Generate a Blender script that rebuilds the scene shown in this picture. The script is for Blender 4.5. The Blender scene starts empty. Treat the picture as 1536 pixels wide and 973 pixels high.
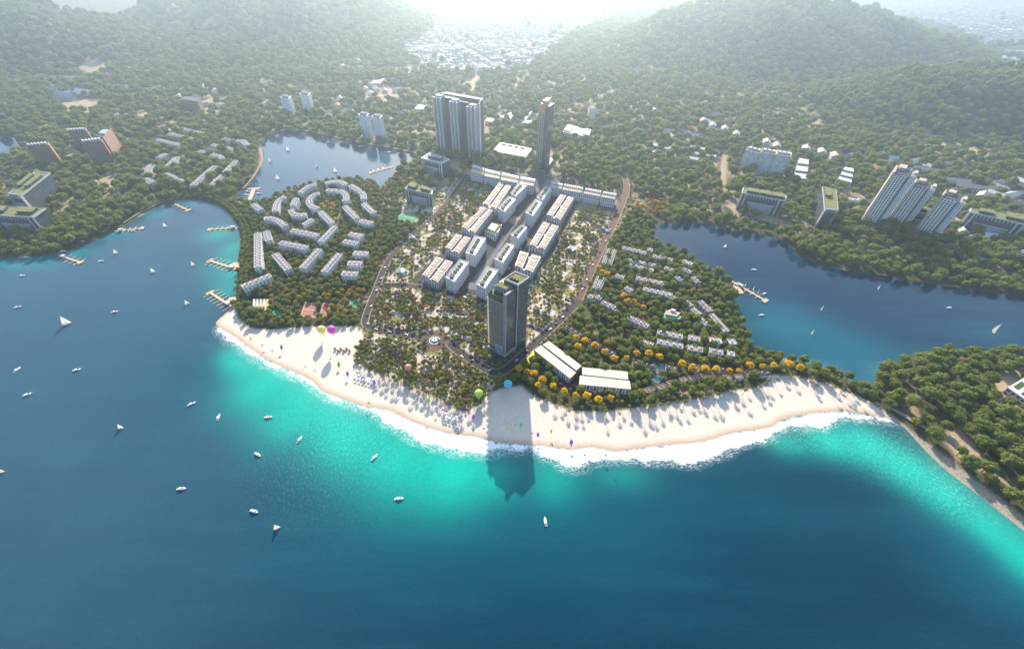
import bpy, bmesh, math, random
import numpy as np
from mathutils import Vector, Matrix, noise as mnoise
random.seed(7); np.random.seed(7)
C = bpy.context.scene.collection
sc = bpy.context.scene
R = math.radians
# ---------------------------------------------------------------- camera
F, CX, CY, HC = 618.0, 768.0, 486.5, 350.0
TH, RO = R(43.0), R(1.55)
_f = Vector((0, math.cos(TH), -math.sin(TH)))
_u0 = Vector((0, math.sin(TH), math.cos(TH)))
_x = Vector((1, 0, 0))
_r = math.cos(RO)*_x + math.sin(RO)*_u0
_u = math.cos(RO)*_u0 - math.sin(RO)*_x
cam = bpy.data.cameras.new('camera'); camo = bpy.data.objects.new('camera', cam); C.objects.link(camo)
m = Matrix((( _r.x, _u.x, -_f.x, 0), (_r.y, _u.y, -_f.y, 0), (_r.z, _u.z, -_f.z, HC), (0, 0, 0, 1)))
camo.matrix_world = m
cam.sensor_width = 36; cam.lens = 36*F/1536; cam.clip_start = 1; cam.clip_end = 40000
sc.camera = camo
# ---------------------------------------------------------------- world, sun, exposure
SUN_AZ, SUN_EL = R(-2.6), R(29)
w = bpy.data.worlds.new('World'); sc.world = w; w.use_nodes = True
nt = w.node_tree; nt.nodes.clear()
sky = nt.nodes.new('ShaderNodeTexSky'); sky.sky_type = 'NISHITA'; sky.sun_disc = False
sky.sun_elevation = SUN_EL; sky.sun_rotation = SUN_AZ; sky.air_density = 1.0; sky.dust_density = 1.0; sky.ozone_density = 1.5
bg = nt.nodes.new('ShaderNodeBackground'); bg.inputs[1].default_value = 0.15
wo = nt.nodes.new('ShaderNodeOutputWorld')
nt.links.new(sky.outputs[0], bg.inputs[0]); nt.links.new(bg.outputs[0], wo.inputs[0])
sd = Vector((math.sin(SUN_AZ)*math.cos(SUN_EL), math.cos(SUN_AZ)*math.cos(SUN_EL), math.sin(SUN_EL)))
sl = bpy.data.lights.new('sun', 'SUN'); sl.energy = 4.9; sl.angle = R(0.5); sl.color = (1.0, 0.87, 0.70)
so = bpy.data.objects.new('sun', sl); C.objects.link(so); so.rotation_mode = 'QUATERNION'
so.rotation_quaternion = (-sd).to_track_quat('-Z', 'Y'); so.location = (0, 0, 600)
sc.view_settings.view_transform = 'Standard'; sc.view_settings.look = 'None'
sc.view_settings.exposure = 1.17; sc.view_settings.gamma = 1.0; sc.view_settings.use_curve_mapping = False
sc.render.engine = 'CYCLES'
sc.cycles.use_denoising = True
sc.cycles.max_bounces = 6; sc.cycles.diffuse_bounces = 2; sc.cycles.glossy_bounces = 2; sc.cycles.transmission_bounces = 2
sc.cycles.volume_bounces = 0; sc.cycles.transparent_max_bounces = 4
sc.cycles.caustics_reflective = False; sc.cycles.caustics_refractive = False
HAZE_D, HAZE_G, HAZE_C = 0.00018, 0.70, (0.66, 0.84, 1.0)
# ---------------------------------------------------------------- photo measurements to places on the ground
def P(px, py, z=0.0):
    d = _f*F + _r*(px-CX) - _u*(py-CY)
    t = (z-HC)/d.z
    return (d.x*t, d.y*t)
def PV(px, py, z=0.0):
    a = P(px, py, z); return Vector((a[0], a[1], z))
def zm(x0, y0, s, pts): return [(x0+x/s, y0+y/s) for x, y in pts]
def PP(pts, z=0.0): return [P(x, y, z) for x, y in pts]
def proj(x, y, z):
    v = Vector((x, y, z-HC)); k = v.dot(_f)
    return CX+F*v.dot(_r)/k, CY-F*v.dot(_u)/k, k
# ---------------------------------------------------------------- materials
MATS = {}
def newmat(name):
    mt = bpy.data.materials.new(name); mt.use_nodes = True
    n = mt.node_tree; b = n.nodes['Principled BSDF']; MATS[name] = mt
    return mt, n, b
def N(n, t, **k):
    x = n.nodes.new(t)
    for a, v in k.items(): setattr(x, a, v)
    return x
def math_n(n, op, a, b=None, c=None, clamp=False):
    x = n.nodes.new('ShaderNodeMath'); x.operation = op; x.use_clamp = clamp
    for i, v in enumerate((a, b, c)):
        if v is None: continue
        if isinstance(v, (int, float)): x.inputs[i].default_value = v
        else: n.links.new(v, x.inputs[i])
    return x.outputs[0]
def mixc(n, fac, a, b):
    x = n.nodes.new('ShaderNodeMix'); x.data_type = 'RGBA'
    for i, v in ((0, fac), (6, a), (7, b)):
        if isinstance(v, (int, float)): x.inputs[i].default_value = v
        elif isinstance(v, tuple): x.inputs[i].default_value = (*v, 1)[:4]
        else: n.links.new(v, x.inputs[i])
    return x.outputs[2]
def noise_n(n, scale, detail=4, vec=None, rough=0.55):
    x = n.nodes.new('ShaderNodeTexNoise'); x.inputs['Scale'].default_value = scale
    x.inputs['Detail'].default_value = detail; x.inputs['Roughness'].default_value = rough
    if vec is not None: n.links.new(vec, x.inputs['Vector'])
    return x.outputs[0]
def ramp(n, v, lo, hi):
    x = n.nodes.new('ShaderNodeMapRange'); x.clamp = True
    n.links.new(v, x.inputs[0]); x.inputs[1].default_value = lo; x.inputs[2].default_value = hi
    return x.outputs[0]
def attr(n, name):
    x = n.nodes.new('ShaderNodeAttribute'); x.attribute_name = name; return x
def geo_pos(n): return n.nodes.new('ShaderNodeNewGeometry').outputs['Position']
def plain(name, col, rough=0.8, var=0.25, scale=0.3, metal=0.0, spec=0.4):
    mt, n, b = newmat(name)
    t = noise_n(n, scale, 5, geo_pos(n))
    c2 = tuple(c*(1-var) for c in col)
    n.links.new(mixc(n, ramp(n, t, 0.35, 0.65), c2, col), b.inputs['Base Color'])
    b.inputs['Roughness'].default_value = rough; b.inputs['Metallic'].default_value = metal
    b.inputs['Specular IOR Level'].default_value = spec
    return mt
def facade(name, wall, glass, bay, storey, fx=(0.2, 0.8), fz=(0.3, 0.8), grough=0.25, wrough=0.75, band=None, off=0.0):
    """wall with a grid of windows laid out in metres on the wall itself (uv = metres along the wall, metres up)"""
    mt, n, b = newmat(name)
    uv = N(n, 'ShaderNodeUVMap', uv_map='uv').outputs[0]
    s = N(n, 'ShaderNodeSeparateXYZ'); n.links.new(uv, s.inputs[0])
    u = math_n(n, 'FRACT', math_n(n, 'DIVIDE', s.outputs[0], bay))
    v = math_n(n, 'FRACT', math_n(n, 'DIVIDE', math_n(n, 'ADD', s.outputs[1], off), storey))
    def inside(x, a, c): return math_n(n, 'MULTIPLY', math_n(n, 'GREATER_THAN', x, a), math_n(n, 'LESS_THAN', x, c))
    mask = math_n(n, 'MULTIPLY', inside(u, *fx), inside(v, *fz))
    iu = math_n(n, 'FLOOR', math_n(n, 'DIVIDE', s.outputs[0], bay)); iv = math_n(n, 'FLOOR', math_n(n, 'DIVIDE', s.outputs[1], storey))
    cb = N(n, 'ShaderNodeCombineXYZ'); n.links.new(iu, cb.inputs[0]); n.links.new(iv, cb.inputs[1])
    wn = N(n, 'ShaderNodeTexWhiteNoise'); n.links.new(cb.outputs[0], wn.inputs[0])
    g = mixc(n, wn.outputs[0], tuple(c*0.6 for c in glass), tuple(min(1, c*1.8) for c in glass))
    t = noise_n(n, 0.15, 4, geo_pos(n))
    wc = mixc(n, ramp(n, t, 0.3, 0.7), tuple(c*0.86 for c in wall), wall)
    if band:
        wc = mixc(n, math_n(n, 'LESS_THAN', v, band[0]), wc, band[1])
    n.links.new(mixc(n, mask, wc, g), b.inputs['Base Color'])
    rr = math_n(n, 'MULTIPLY_ADD', mask, grough-wrough, wrough); n.links.new(rr, b.inputs['Roughness'])
    return mt
def foliage(name, dark, light, hue=0.04):
    mt, n, b = newmat(name)
    oi = N(n, 'ShaderNodeObjectInfo').outputs['Random']
    tc = N(n, 'ShaderNodeTexCoord').outputs['Object']
    t = noise_n(n, 2.2, 5, tc, 0.7)
    f = math_n(n, 'MULTIPLY_ADD', oi, 0.55, math_n(n, 'MULTIPLY', ramp(n, t, 0.3, 0.7), 0.5), clamp=True)
    c = mixc(n, f, dark, light)
    n.links.new(c, b.inputs['Base Color']); b.inputs['Roughness'].default_value = 0.6
    b.inputs['Specular IOR Level'].default_value = 0.25
    tr = N(n, 'ShaderNodeBsdfTranslucent'); n.links.new(mixc(n, 0.35, c, (light[0]*1.6, light[1]*1.5, light[2]*0.8)), tr.inputs[0])
    ms = N(n, 'ShaderNodeMixShader'); ms.inputs[0].default_value = 0.42
    o = n.nodes['Material Output']
    n.links.new(b.outputs[0], ms.inputs[1]); n.links.new(tr.outputs[0], ms.inputs[2]); n.links.new(ms.outputs[0], o.inputs[0])
    return mt
# ---------------------------------------------------------------- mesh helpers
class MB:
    def __init__(s): s.v = []; s.f = []; s.uv = []; s.mi = []
    def face(s, pts, uvs=None, mi=0):
        k = len(s.v); s.v += [tuple(p) for p in pts]; s.f.append(tuple(range(k, k+len(pts))))
        s.uv += list(uvs) if uvs else [(p[0], p[1]) for p in pts]; s.mi.append(mi)
    def prism(s, poly, z0, z1, side=0, top=0, bottom=False, u0=0.0):
        a = sum(poly[i][0]*poly[(i+1) % len(poly)][1]-poly[(i+1) % len(poly)][0]*poly[i][1] for i in range(len(poly)))
        if a < 0: poly = poly[::-1]
        u = u0
        for i in range(len(poly)):
            p, q = poly[i], poly[(i+1) % len(poly)]
            L = math.hypot(q[0]-p[0], q[1]-p[1])
            s.face([(p[0], p[1], z0), (q[0], q[1], z0), (q[0], q[1], z1), (p[0], p[1], z1)],
                   [(u, 0), (u+L, 0), (u+L, z1-z0), (u, z1-z0)], side); u += L
        s.face([(x, y, z1) for x, y in poly], None, top)
        if bottom: s.face([(x, y, z0) for x, y in poly[::-1]], None, top)
    def box(s, cx, cy, z0, z1, w, d, rot=0.0, side=0, top=0, bottom=False):
        c, sn = math.cos(rot), math.sin(rot)
        s.prism([(cx+x*c-y*sn, cy+x*sn+y*c) for x, y in ((-w/2, -d/2), (w/2, -d/2), (w/2, d/2), (-w/2, d/2))], z0, z1, side, top, bottom)
    def cyl(s, cx, cy, z0, z1, r0, r1=None, n=16, mi=0, cap=True):
        r1 = r0 if r1 is None else r1
        for i in range(n):
            a, b = 2*math.pi*i/n, 2*math.pi*(i+1)/n
            s.face([(cx+r0*math.cos(a), cy+r0*math.sin(a), z0), (cx+r0*math.cos(b), cy+r0*math.sin(b), z0),
                    (cx+r1*math.cos(b), cy+r1*math.sin(b), z1), (cx+r1*math.cos(a), cy+r1*math.sin(a), z1)], None, mi)
        if cap and r1 > 0: s.face([(cx+r1*math.cos(2*math.pi*i/n), cy+r1*math.sin(2*math.pi*i/n), z1) for i in range(n)], None, mi)
    def build(s, name, mats, parent=None, smooth=False, weld=False):
        if not isinstance(mats, (list, tuple)): mats = [mats]
        me = bpy.data.meshes.new(name)
        off = parent.location if parent is not None else Vector((0, 0, 0))
        if parent is not None and parent.get('_off'): off = Vector(parent['_off'])
        vs = np.array(s.v, dtype=np.float64).reshape(-1, 3)-np.array(off)[None, :]
        me.from_pydata(vs.tolist(), [], s.f)
        l = me.uv_layers.new(name='uv'); l.data.foreach_set('uv', np.array(s.uv, dtype=np.float32).ravel())
        for x in mats: me.materials.append(MATS[x] if isinstance(x, str) else x)
        me.polygons.foreach_set('material_index', s.mi)
        if smooth: me.polygons.foreach_set('use_smooth', [True]*len(s.f))
        if weld:
            bm = bmesh.new(); bm.from_mesh(me); bmesh.ops.remove_doubles(bm, verts=bm.verts, dist=1e-3); bm.to_mesh(me); bm.free()
        me.update()
        o = bpy.data.objects.new(name, me); C.objects.link(o)
        if parent is not None: o.parent = parent
        return o
def tag(o, label=None, cat=None, group=None, kind=None):
    if label: o['label'] = label
    if cat: o['category'] = cat
    if group: o['group'] = group
    if kind: o['kind'] = kind
    return o
def thing(name, label, cat, loc=(0, 0, 0), group=None):
    o = bpy.data.objects.new(name, None); C.objects.link(o); o.location = loc; o.empty_display_size = 1
    return tag(o, label, cat, group)
def dup(root, loc, rz=0.0, label=None, group=None, scale=None):
    r = root.copy(); C.objects.link(r); r.location = loc; r.rotation_euler = (0, 0, rz)
    if scale is not None: r.scale = (scale,)*3 if isinstance(scale, (int, float)) else scale
    if label: r['label'] = label
    if group: r['group'] = group
    for ch in root.children:
        c = ch.copy(); C.objects.link(c); c.parent = r
        for g in ch.children:
            d = g.copy(); C.objects.link(d); d.parent = c
    return r
# ---------------------------------------------------------------- polygons
def sdf(X, Y, poly):
    """signed distance to a polygon, positive inside"""
    shp = X.shape; X = X.ravel(); Y = Y.ravel()
    d2 = np.full(X.shape, 1e18); ins = np.zeros(X.shape, bool)
    n = len(poly)
    for i in range(n):
        ax, ay = poly[i]; bx, by = poly[(i+1) % n]
        ex, ey = bx-ax, by-ay; L = ex*ex+ey*ey+1e-12
        t = np.clip(((X-ax)*ex+(Y-ay)*ey)/L, 0, 1)
        dx = X-ax-t*ex; dy = Y-ay-t*ey
        np.minimum(d2, dx*dx+dy*dy, out=d2)
        if ay != by:
            c = ((ay > Y) != (by > Y)) & (X < (bx-ax)*(Y-ay)/(by-ay)+ax)
            ins ^= c
    return np.where(ins, np.sqrt(d2), -np.sqrt(d2)).reshape(shp)
def smooth_line(pts, k=3):
    """Catmull-Rom through the points"""
    out = []
    n = len(pts)
    for i in range(n-1):
        p0 = pts[max(i-1, 0)]; p1 = pts[i]; p2 = pts[i+1]; p3 = pts[min(i+2, n-1)]
        for j in range(k):
            t = j/k
            out.append(tuple(0.5*((2*p1[a])+(-p0[a]+p2[a])*t+(2*p0[a]-5*p1[a]+4*p2[a]-p3[a])*t*t+(-p0[a]+3*p1[a]-3*p2[a]+p3[a])*t**3) for a in (0, 1)))
    out.append(tuple(pts[-1])); return out
LAND_Z = 2.2
west_shore = [(-420, 452), (-200, 425), (0, 389), (60, 384), (110, 374), (150, 357), (185, 340), (215, 322), (250, 305), (275, 299), (300, 299), (320, 304), (340, 317), (354, 335), (360, 355), (357, 385), (355, 420), (351, 452)]
beach_line = [(340, 468), (324, 483), (329, 491), (352, 505), (373, 521), (404, 542), (435, 555), (467, 571), (482, 586), (521, 601), (547, 610), (581, 615), (612, 630), (646, 643), (679, 651), (718, 656), (744, 663), (796, 668), (822, 670), (861, 674), (887, 671), (926, 677), (952, 673), (1007, 667), (1058, 662), (1097, 650), (1155, 641), (1175, 629), (1214, 621), (1266, 617), (1305, 623), (1339, 630)]
east_shore = [(1360, 645), (1377, 664), (1400, 688), (1430, 714), (1470, 744), (1500, 768), (1540, 800), (1620, 868)]
shore = smooth_line(PP(west_shore+beach_line+east_shore), 3)
ex, ey = shore[-1]
sea_poly = shore+[(ex+260, ey-200), (ex+800, -900), (ex+1500, -3000), (-9000, -3000), (-9000, shore[0][1]-250), (-2500, shore[0][1]-60)]
foam_out = [(329, 498), (357, 518), (378, 534), (412, 552), (446, 565), (467, 577), (498, 599), (534, 607), (555, 615), (579, 633), (612, 651), (651, 669), (690, 676), (718, 680), (744, 675), (796, 673), (822, 687), (861, 701), (900, 688), (952, 688), (1004, 693), (1040, 693), (1067, 688), (1097, 672), (1116, 667), (1155, 654), (1175, 640), (1214, 638), (1233, 639), (1266, 625), (1334, 632)]
foam_poly = PP(beach_line[2:])+PP(foam_out[::-1])
lake_w = smooth_line(PP([(352, 294), (367, 285), (385, 264), (395, 242), (393, 224), (389, 215), (404, 207), (422, 199), (458, 201), (510, 212), (562, 221), (600, 229), (627, 234), (612, 244), (600, 252), (582, 272), (574, 282), (561, 274), (535, 268), (502, 270), (482, 275), (449, 281), (428, 289), (404, 299), (389, 304), (365, 303), (352, 294)]), 3)[:-1]
lake_e = smooth_line(PP([(973, 341), (999, 335), (1051, 335), (1085, 342), (1116, 348), (1155, 355), (1181, 363), (1194, 379), (1220, 393), (1272, 406), (1344, 417), (1422, 430), (1536, 445), (1650, 462), (1900, 500), (1900, 570), (1650, 535), (1536, 531), (1461, 530), (1409, 525), (1370, 530), (1344, 542), (1323, 552), (1314, 560), (1311, 574), (1300, 582), (1277, 572), (1253, 558), (1214, 546), (1175, 536), (1136, 527), (1122, 508), (1112, 480), (1100, 450), (1094, 428), (1072, 411), (1052, 399), (1030, 384), (1000, 371), (979, 356), (973, 341)]), 3)[:-1]
pond_w = PP([(-120, 232), (-60, 214), (0, 207), (18, 203), (26, 210), (30, 222), (14, 232), (0, 240), (-80, 262)])
pond_n = PP([(1474, 78), (1500, 74), (1560, 76), (1640, 84), (1640, 97), (1560, 94), (1536, 91), (1484, 84)])
pond_n2 = PP([(1484, 87), (1536, 95), (1640, 101), (1640, 122), (1536, 117), (1511, 112), (1497, 98)])
LAKES = [lake_w, lake_e, pond_w, pond_n, pond_n2]
HILLS = [  # x, y, sigma along, sigma across, rotation, height
    (985, 2150, 345, 265, 0.05, 165), (1440, 2230, 330, 250, -0.15, 112),
    (1340, 1330, 270, 140, -0.12, 100), (1620, 1180, 210, 140, 0.0, 50),
    (-1020, 2480, 290, 420, 0.1, 200), (-1450, 2800, 300, 420, 0.1, 190),
    (-1980, 1780, 320, 270, 0.0, 140)]
def smoothstep(x, a, b):
    t = np.clip((x-a)/(b-a), 0, 1); return t*t*(3-2*t)
def land_sd(X, Y):
    s = -sdf(X, Y, sea_poly)
    for l in LAKES: s = np.minimum(s, -sdf(X, Y, l))
    return s
def hill_z(X, Y):
    H = np.zeros(X.shape)
    for hx, hy, sa, sb, ro, h in HILLS:
        c, s = math.cos(ro), math.sin(ro)
        a = (X-hx)*c+(Y-hy)*s; b = -(X-hx)*s+(Y-hy)*c
        g = h*np.exp(-0.5*((a/(sa*1.18))**2+(b/(sb*1.18))**2)**1.45)
        H = np.maximum(H, g)+0.35*np.minimum(H, g)
    H = np.maximum(H-9, 0)*1.05
    rid = np.abs(np.sin(X/150+0.8*np.sin(Y/210)))
    und = 1.1*(0.6-rid)+0.8*np.sin(X/95+1.3*np.sin(Y/140))*np.sin(Y/80+0.9*np.sin(X/120))+0.6*np.sin(X/41+Y/57)
    return H*(1+0.15*und)
def PH(px, py):
    d = _f*F + _r*(px-CX) - _u*(py-CY); d = d/abs(d.z)
    for h_ in np.arange(260, 2, -1.0):
        t = HC-h_; x, y, z = d.x*t, d.y*t, h_
        if z < LAND_Z+float(hill_z(np.array([x]), np.array([y]))[0]): return (x, y)
    return P(px, py)
def ground_z(X, Y, s):
    return np.clip(np.where(s > 0, 0.055*s, 0.09*s), -7, LAND_Z)+hill_z(X, Y)*smoothstep(s, 0, 80)
# ---------------------------------------------------------------- ground and water sheets
def wedge(dense=True):
    ys = [-2600, -2000, -1500, -1100, -800, -600, -450, -350, -280]
    y = -230.0
    while y < 9000: ys.append(y); y += 2.6 if y < 430 else 0.0062*y
    us = np.concatenate([[-7, -4, -2.6, -1.9, -1.5, -1.3, -1.15], np.linspace(-1.05, 1.05, 640), [1.15, 1.3, 1.5, 1.9, 2.6, 4, 7]])
    ys = np.array(ys); hw = 1.0*np.maximum(ys, -100)+440
    X = us[None, :]*hw[:, None]; Y = np.repeat(ys[:, None], len(us), 1)
    return np.clip(X, -8900, 8900), Y
GX, GY = wedge()
GS = land_sd(GX, GY)
GZ = ground_z(GX, GY, GS)
def grid_mesh(name, X, Y, Z, keep=None):
    nr, nc = X.shape
    idx = np.arange(nr*nc).reshape(nr, nc)
    q = np.stack([idx[:-1, :-1], idx[:-1, 1:], idx[1:, 1:], idx[1:, :-1]], -1).reshape(-1, 4)
    if keep is not None:
        k = keep.ravel()[q].any(1); q = q[k]
    used, inv = np.unique(q.ravel(), return_inverse=True)
    co = np.stack([X.ravel()[used], Y.ravel()[used], Z.ravel()[used]], -1)
    me = bpy.data.meshes.new(name)
    me.vertices.add(len(co)); me.vertices.foreach_set('co', co.astype(np.float32).ravel())
    me.loops.add(len(inv)); me.loops.foreach_set('vertex_index', inv.astype(np.int32))
    me.polygons.add(len(q)); me.polygons.foreach_set('loop_start', np.arange(0, len(inv), 4, dtype=np.int32))
    me.polygons.foreach_set('loop_total', np.full(len(q), 4, dtype=np.int32))
    me.polygons.foreach_set('use_smooth', np.ones(len(q), bool))
    me.update(calc_edges=True); me.validate()
    o = bpy.data.objects.new(name, me); C.objects.link(o)
    return o, me, used
def add_attr(me, name, arr):
    a = me.attributes.new(name, 'FLOAT', 'POINT'); a.data.foreach_set('value', arr.astype(np.float32).ravel())
def add_col(me, name, arr):
    a = me.attributes.new(name, 'FLOAT_COLOR', 'POINT')
    a.data.foreach_set('color', np.concatenate([arr, np.ones((len(arr), 1))], 1).astype(np.float32).ravel())
def clear_noise(x, y): return 0.6*mnoise.noise((x*0.010, y*0.010, 0.5))+0.75*mnoise.noise((x*0.034, y*0.034, 4))
# areas on the ground
sand_in = [(351, 458), (357, 476), (372, 490), (400, 494), (440, 492), (480, 489), (520, 489), (541, 492), (548, 508), (533, 525), (536, 545), (556, 556), (586, 563), (600, 575), (640, 590), (668, 606), (700, 617), (722, 600), (738, 588), (752, 582), (782, 578), (800, 594), (830, 606), (858, 616), (900, 618), (940, 614), (972, 608), (1010, 603), (1050, 597), (1095, 586), (1130, 583), (1150, 572), (1160, 561), (1185, 563), (1215, 569), (1245, 576), (1280, 590), (1310, 604), (1335, 620), (1362, 640)]
sand_poly = PP(sand_in, LAND_Z)+PP([(1395, 690), (1200, 760), (800, 800), (400, 640), (290, 500), (310, 460)])
east_strip = PP([(1335, 622), (1362, 642), (1400, 672), (1440, 702), (1490, 740), (1536, 775), (1620, 840), (1700, 900), (1600, 900), (1500, 800), (1400, 720), (1330, 640)])
PARKS = {k: PP(v, LAND_Z) for k, v in {
    'west': [(600, 365), (640, 330), (668, 312), (700, 272), (740, 278), (728, 300), (712, 340), (680, 365), (655, 385), (625, 410), (612, 425), (577, 427), (588, 395)],
    'north': [(595, 298), (640, 282), (705, 272), (735, 280), (715, 320), (690, 345), (650, 345), (640, 325), (612, 330)],
    'plaza': [(572, 430), (620, 432), (680, 442), (715, 452), (735, 470), (740, 530), (732, 545), (700, 528), (672, 508), (655, 496), (632, 498), (600, 494), (556, 484), (560, 455)],
    'east': [(868, 312), (925, 318), (918, 345), (900, 370), (878, 412), (862, 450), (840, 470), (812, 500), (790, 520), (790, 430), (815, 402), (838, 360)],
    'shore': [(545, 495), (600, 508), (640, 512), (690, 540), (722, 560), (745, 572), (735, 590), (715, 612), (690, 612), (650, 597), (600, 575), (556, 558), (532, 545), (530, 525), (548, 505)]}.items()}
boulevard = PP([(699, 432), (800, 300), (822, 268), (838, 270), (815, 322), (735, 440)], LAND_Z)
CLEAR = [PP(v, LAND_Z) for v in [
    [(2, 292), (20, 262), (30, 268), (12, 300)], [(75, 330), (112, 300), (122, 304), (105, 325), (85, 335)], [(95, 228), (112, 222), (128, 236), (104, 243)],
    [(140, 282), (172, 266), (182, 272), (158, 288)], [(122, 108), (140, 100), (172, 100), (165, 112), (130, 122)], [(95, 150), (150, 148), (160, 165), (85, 175)],
    [(235, 185), (262, 180), (275, 192), (240, 200)],
    [(545, 135), (600, 130), (640, 133), (600, 147), (550, 145)], [(690, 120), (720, 112), (724, 130), (700, 140)], [(770, 122), (795, 120), (793, 130), (775, 130)],
    [(1078, 225), (1092, 228), (1088, 300), (1075, 300)], [(1430, 270), (1470, 280), (1500, 300), (1450, 300)], [(1500, 300), (1536, 300), (1536, 318), (1505, 315)],
    [(1470, 560), (1536, 550), (1536, 620), (1490, 600)], [(1350, 470), (1380, 500)] + [(1381, 501)], [(1410, 650), (1440, 640), (1480, 690), (1500, 720), (1440, 690)],
    [(1478, 125), (1500, 120), (1536, 130), (1536, 170), (1500, 160)], [(405, 200), (388, 222), (390, 250), (397, 250), (396, 220)]]]
CLEAR += [[PH(*p) for p in [(256, 40), (282, 22), (302, 4), (309, 2), (292, 24), (268, 42)]], [PH(*p) for p in [(293, 42), (312, 28), (332, 22), (334, 32), (308, 46)]], [PH(*p) for p in [(236, 12), (262, 6), (270, 12), (248, 19)]]]
ROADS = []
def road_excl(pts, w): ROADS.append((pts, w))
city_mask_poly = [PP([(598, 60), (640, 22), (700, 5), (760, -4), (900, -8), (1100, -8), (1536, -8), (1700, -8), (1700, 60), (1536, 72), (1470, 72), (1400, 40), (1200, 12), (1050, -2), (930, 28), (860, 55), (805, 100), (740, 116), (650, 112), (600, 82)])]
def softmask(X, Y, poly, w=2.0):
    x0 = min(p[0] for p in poly)-3*w; x1 = max(p[0] for p in poly)+3*w; y0 = min(p[1] for p in poly)-3*w; y1 = max(p[1] for p in poly)+3*w
    k = (X > x0) & (X < x1) & (Y > y0) & (Y < y1)
    out = np.zeros(X.shape)
    if k.any(): out[k] = smoothstep(sdf(X[k], Y[k], poly), -w, w)
    return out
g_o, g_me, used = grid_mesh('ground', GX, GY, GZ)
tag(g_o, kind='structure')
gx, gy, gs, gz = GX.ravel()[used], GY.ravel()[used], GS.ravel()[used], GZ.ravel()[used]
m_sand = softmask(gx, gy, sand_poly, 1.8)
m_strip = softmask(gx, gy, east_strip, 2.5)
m_park = np.zeros(len(gx))
for k in ('west', 'north', 'plaza', 'east', 'shore'): m_park = np.maximum(m_park, softmask(gx, gy, PARKS[k], 1.5))
m_blv = softmask(gx, gy, boulevard, 1.5)
m_clear = np.zeros(len(gx))
for c in CLEAR: m_clear = np.maximum(m_clear, softmask(gx, gy, c, 4))
k_ = (gy > 600) & (gy < 1800) & (gz < 14) & (gs > 45) & (np.abs(gx) < 1.1*gy+350)
nzv = np.array([clear_noise(float(x_), float(y_)) for x_, y_ in zip(gx[k_], gy[k_])])
m_clear[k_] = np.maximum(m_clear[k_], np.maximum(smoothstep(-nzv, 0.24, 0.34), 0.75*smoothstep(-nzv, 0.0, 0.2)))
m_city = softmask(gx, gy, city_mask_poly[0], 60)*(gz < 22)
core = PP([(700, 250), (830, 262), (938, 296), (868, 452), (760, 560), (700, 530), (628, 430), (668, 320)], LAND_Z)
m_core = softmask(gx, gy, core, 3)
m_wet = smoothstep(-gs, -9, 1.0)*(m_sand > 0.3)
for nm, a in (('sand', m_sand), ('strip', m_strip), ('park', m_park), ('blv', m_blv), ('clear', m_clear), ('city', m_city), ('core', m_core), ('wet', m_wet)): add_attr(g_me, nm, a)
mt, n, b = newmat('ground_material')
pos = geo_pos(n)
n1 = noise_n(n, 0.035, 6, pos); n2 = noise_n(n, 0.4, 4, pos); n3 = noise_n(n, 0.009, 4, pos); n4 = noise_n(n, 0.12, 3, pos, 0.4)
soil = mixc(n, ramp(n, n1, 0.56, 0.66), (0.045, 0.060, 0.022), (0.40, 0.29, 0.19))
soil = mixc(n, ramp(n, n2, 0.3, 0.8), soil, (0.09, 0.08, 0.04))
core_c = mixc(n, ramp(n, n2, 0.3, 0.7), (0.045, 0.045, 0.05), (0.09, 0.085, 0.085))
soil = mixc(n, attr(n, 'core').outputs['Fac'], soil, core_c)
cl = mixc(n, ramp(n, n2, 0.3, 0.7), (0.26, 0.20, 0.13), (0.44, 0.34, 0.23))
soil = mixc(n, attr(n, 'clear').outputs['Fac'], soil, cl)
pk = mixc(n, ramp(n, noise_n(n, 0.06, 6, pos, 0.7), 0.47, 0.52), mixc(n, ramp(n, n2, 0.3, 0.7), (0.44, 0.37, 0.33), (0.60, 0.52, 0.44)), mixc(n, ramp(n, n2, 0.42, 0.58), (0.085, 0.11, 0.035), (0.26, 0.22, 0.09)))
soil = mixc(n, attr(n, 'park').outputs['Fac'], soil, pk)
soil = mixc(n, attr(n, 'blv').outputs['Fac'], soil, mixc(n, ramp(n, n2, 0.3, 0.7), (0.13, 0.135, 0.155), (0.20, 0.20, 0.22)))
soil = mixc(n, attr(n, 'city').outputs['Fac'], soil, mixc(n, ramp(n, n1, 0.4, 0.6), (0.26, 0.24, 0.22), (0.11, 0.12, 0.10)))
sandc = mixc(n, ramp(n, n2, 0.25, 0.75), (0.565, 0.485, 0.395), (0.66, 0.585, 0.495))
sandc = mixc(n, attr(n, 'wet').outputs['Fac'], sandc, (0.42, 0.31, 0.215))
c = mixc(n, attr(n, 'sand').outputs['Fac'], soil, sandc)
c = mixc(n, attr(n, 'strip').outputs['Fac'], c, mixc(n, ramp(n, n2, 0.3, 0.7), (0.20, 0.18, 0.14), (0.38, 0.34, 0.27)))
n.links.new(c, b.inputs['Base Color']); b.inputs['Roughness'].default_value = 0.95; b.inputs['Specular IOR Level'].default_value = 0.1
bp = N(n, 'ShaderNodeBump'); bp.inputs['Strength'].default_value = 0.35; bp.inputs['Distance'].default_value = 0.6
n.links.new(noise_n(n, 0.7, 5, pos), bp.inputs['Height']); n.links.new(bp.outputs[0], b.inputs['Normal'])
g_me.materials.append(mt)
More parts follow.
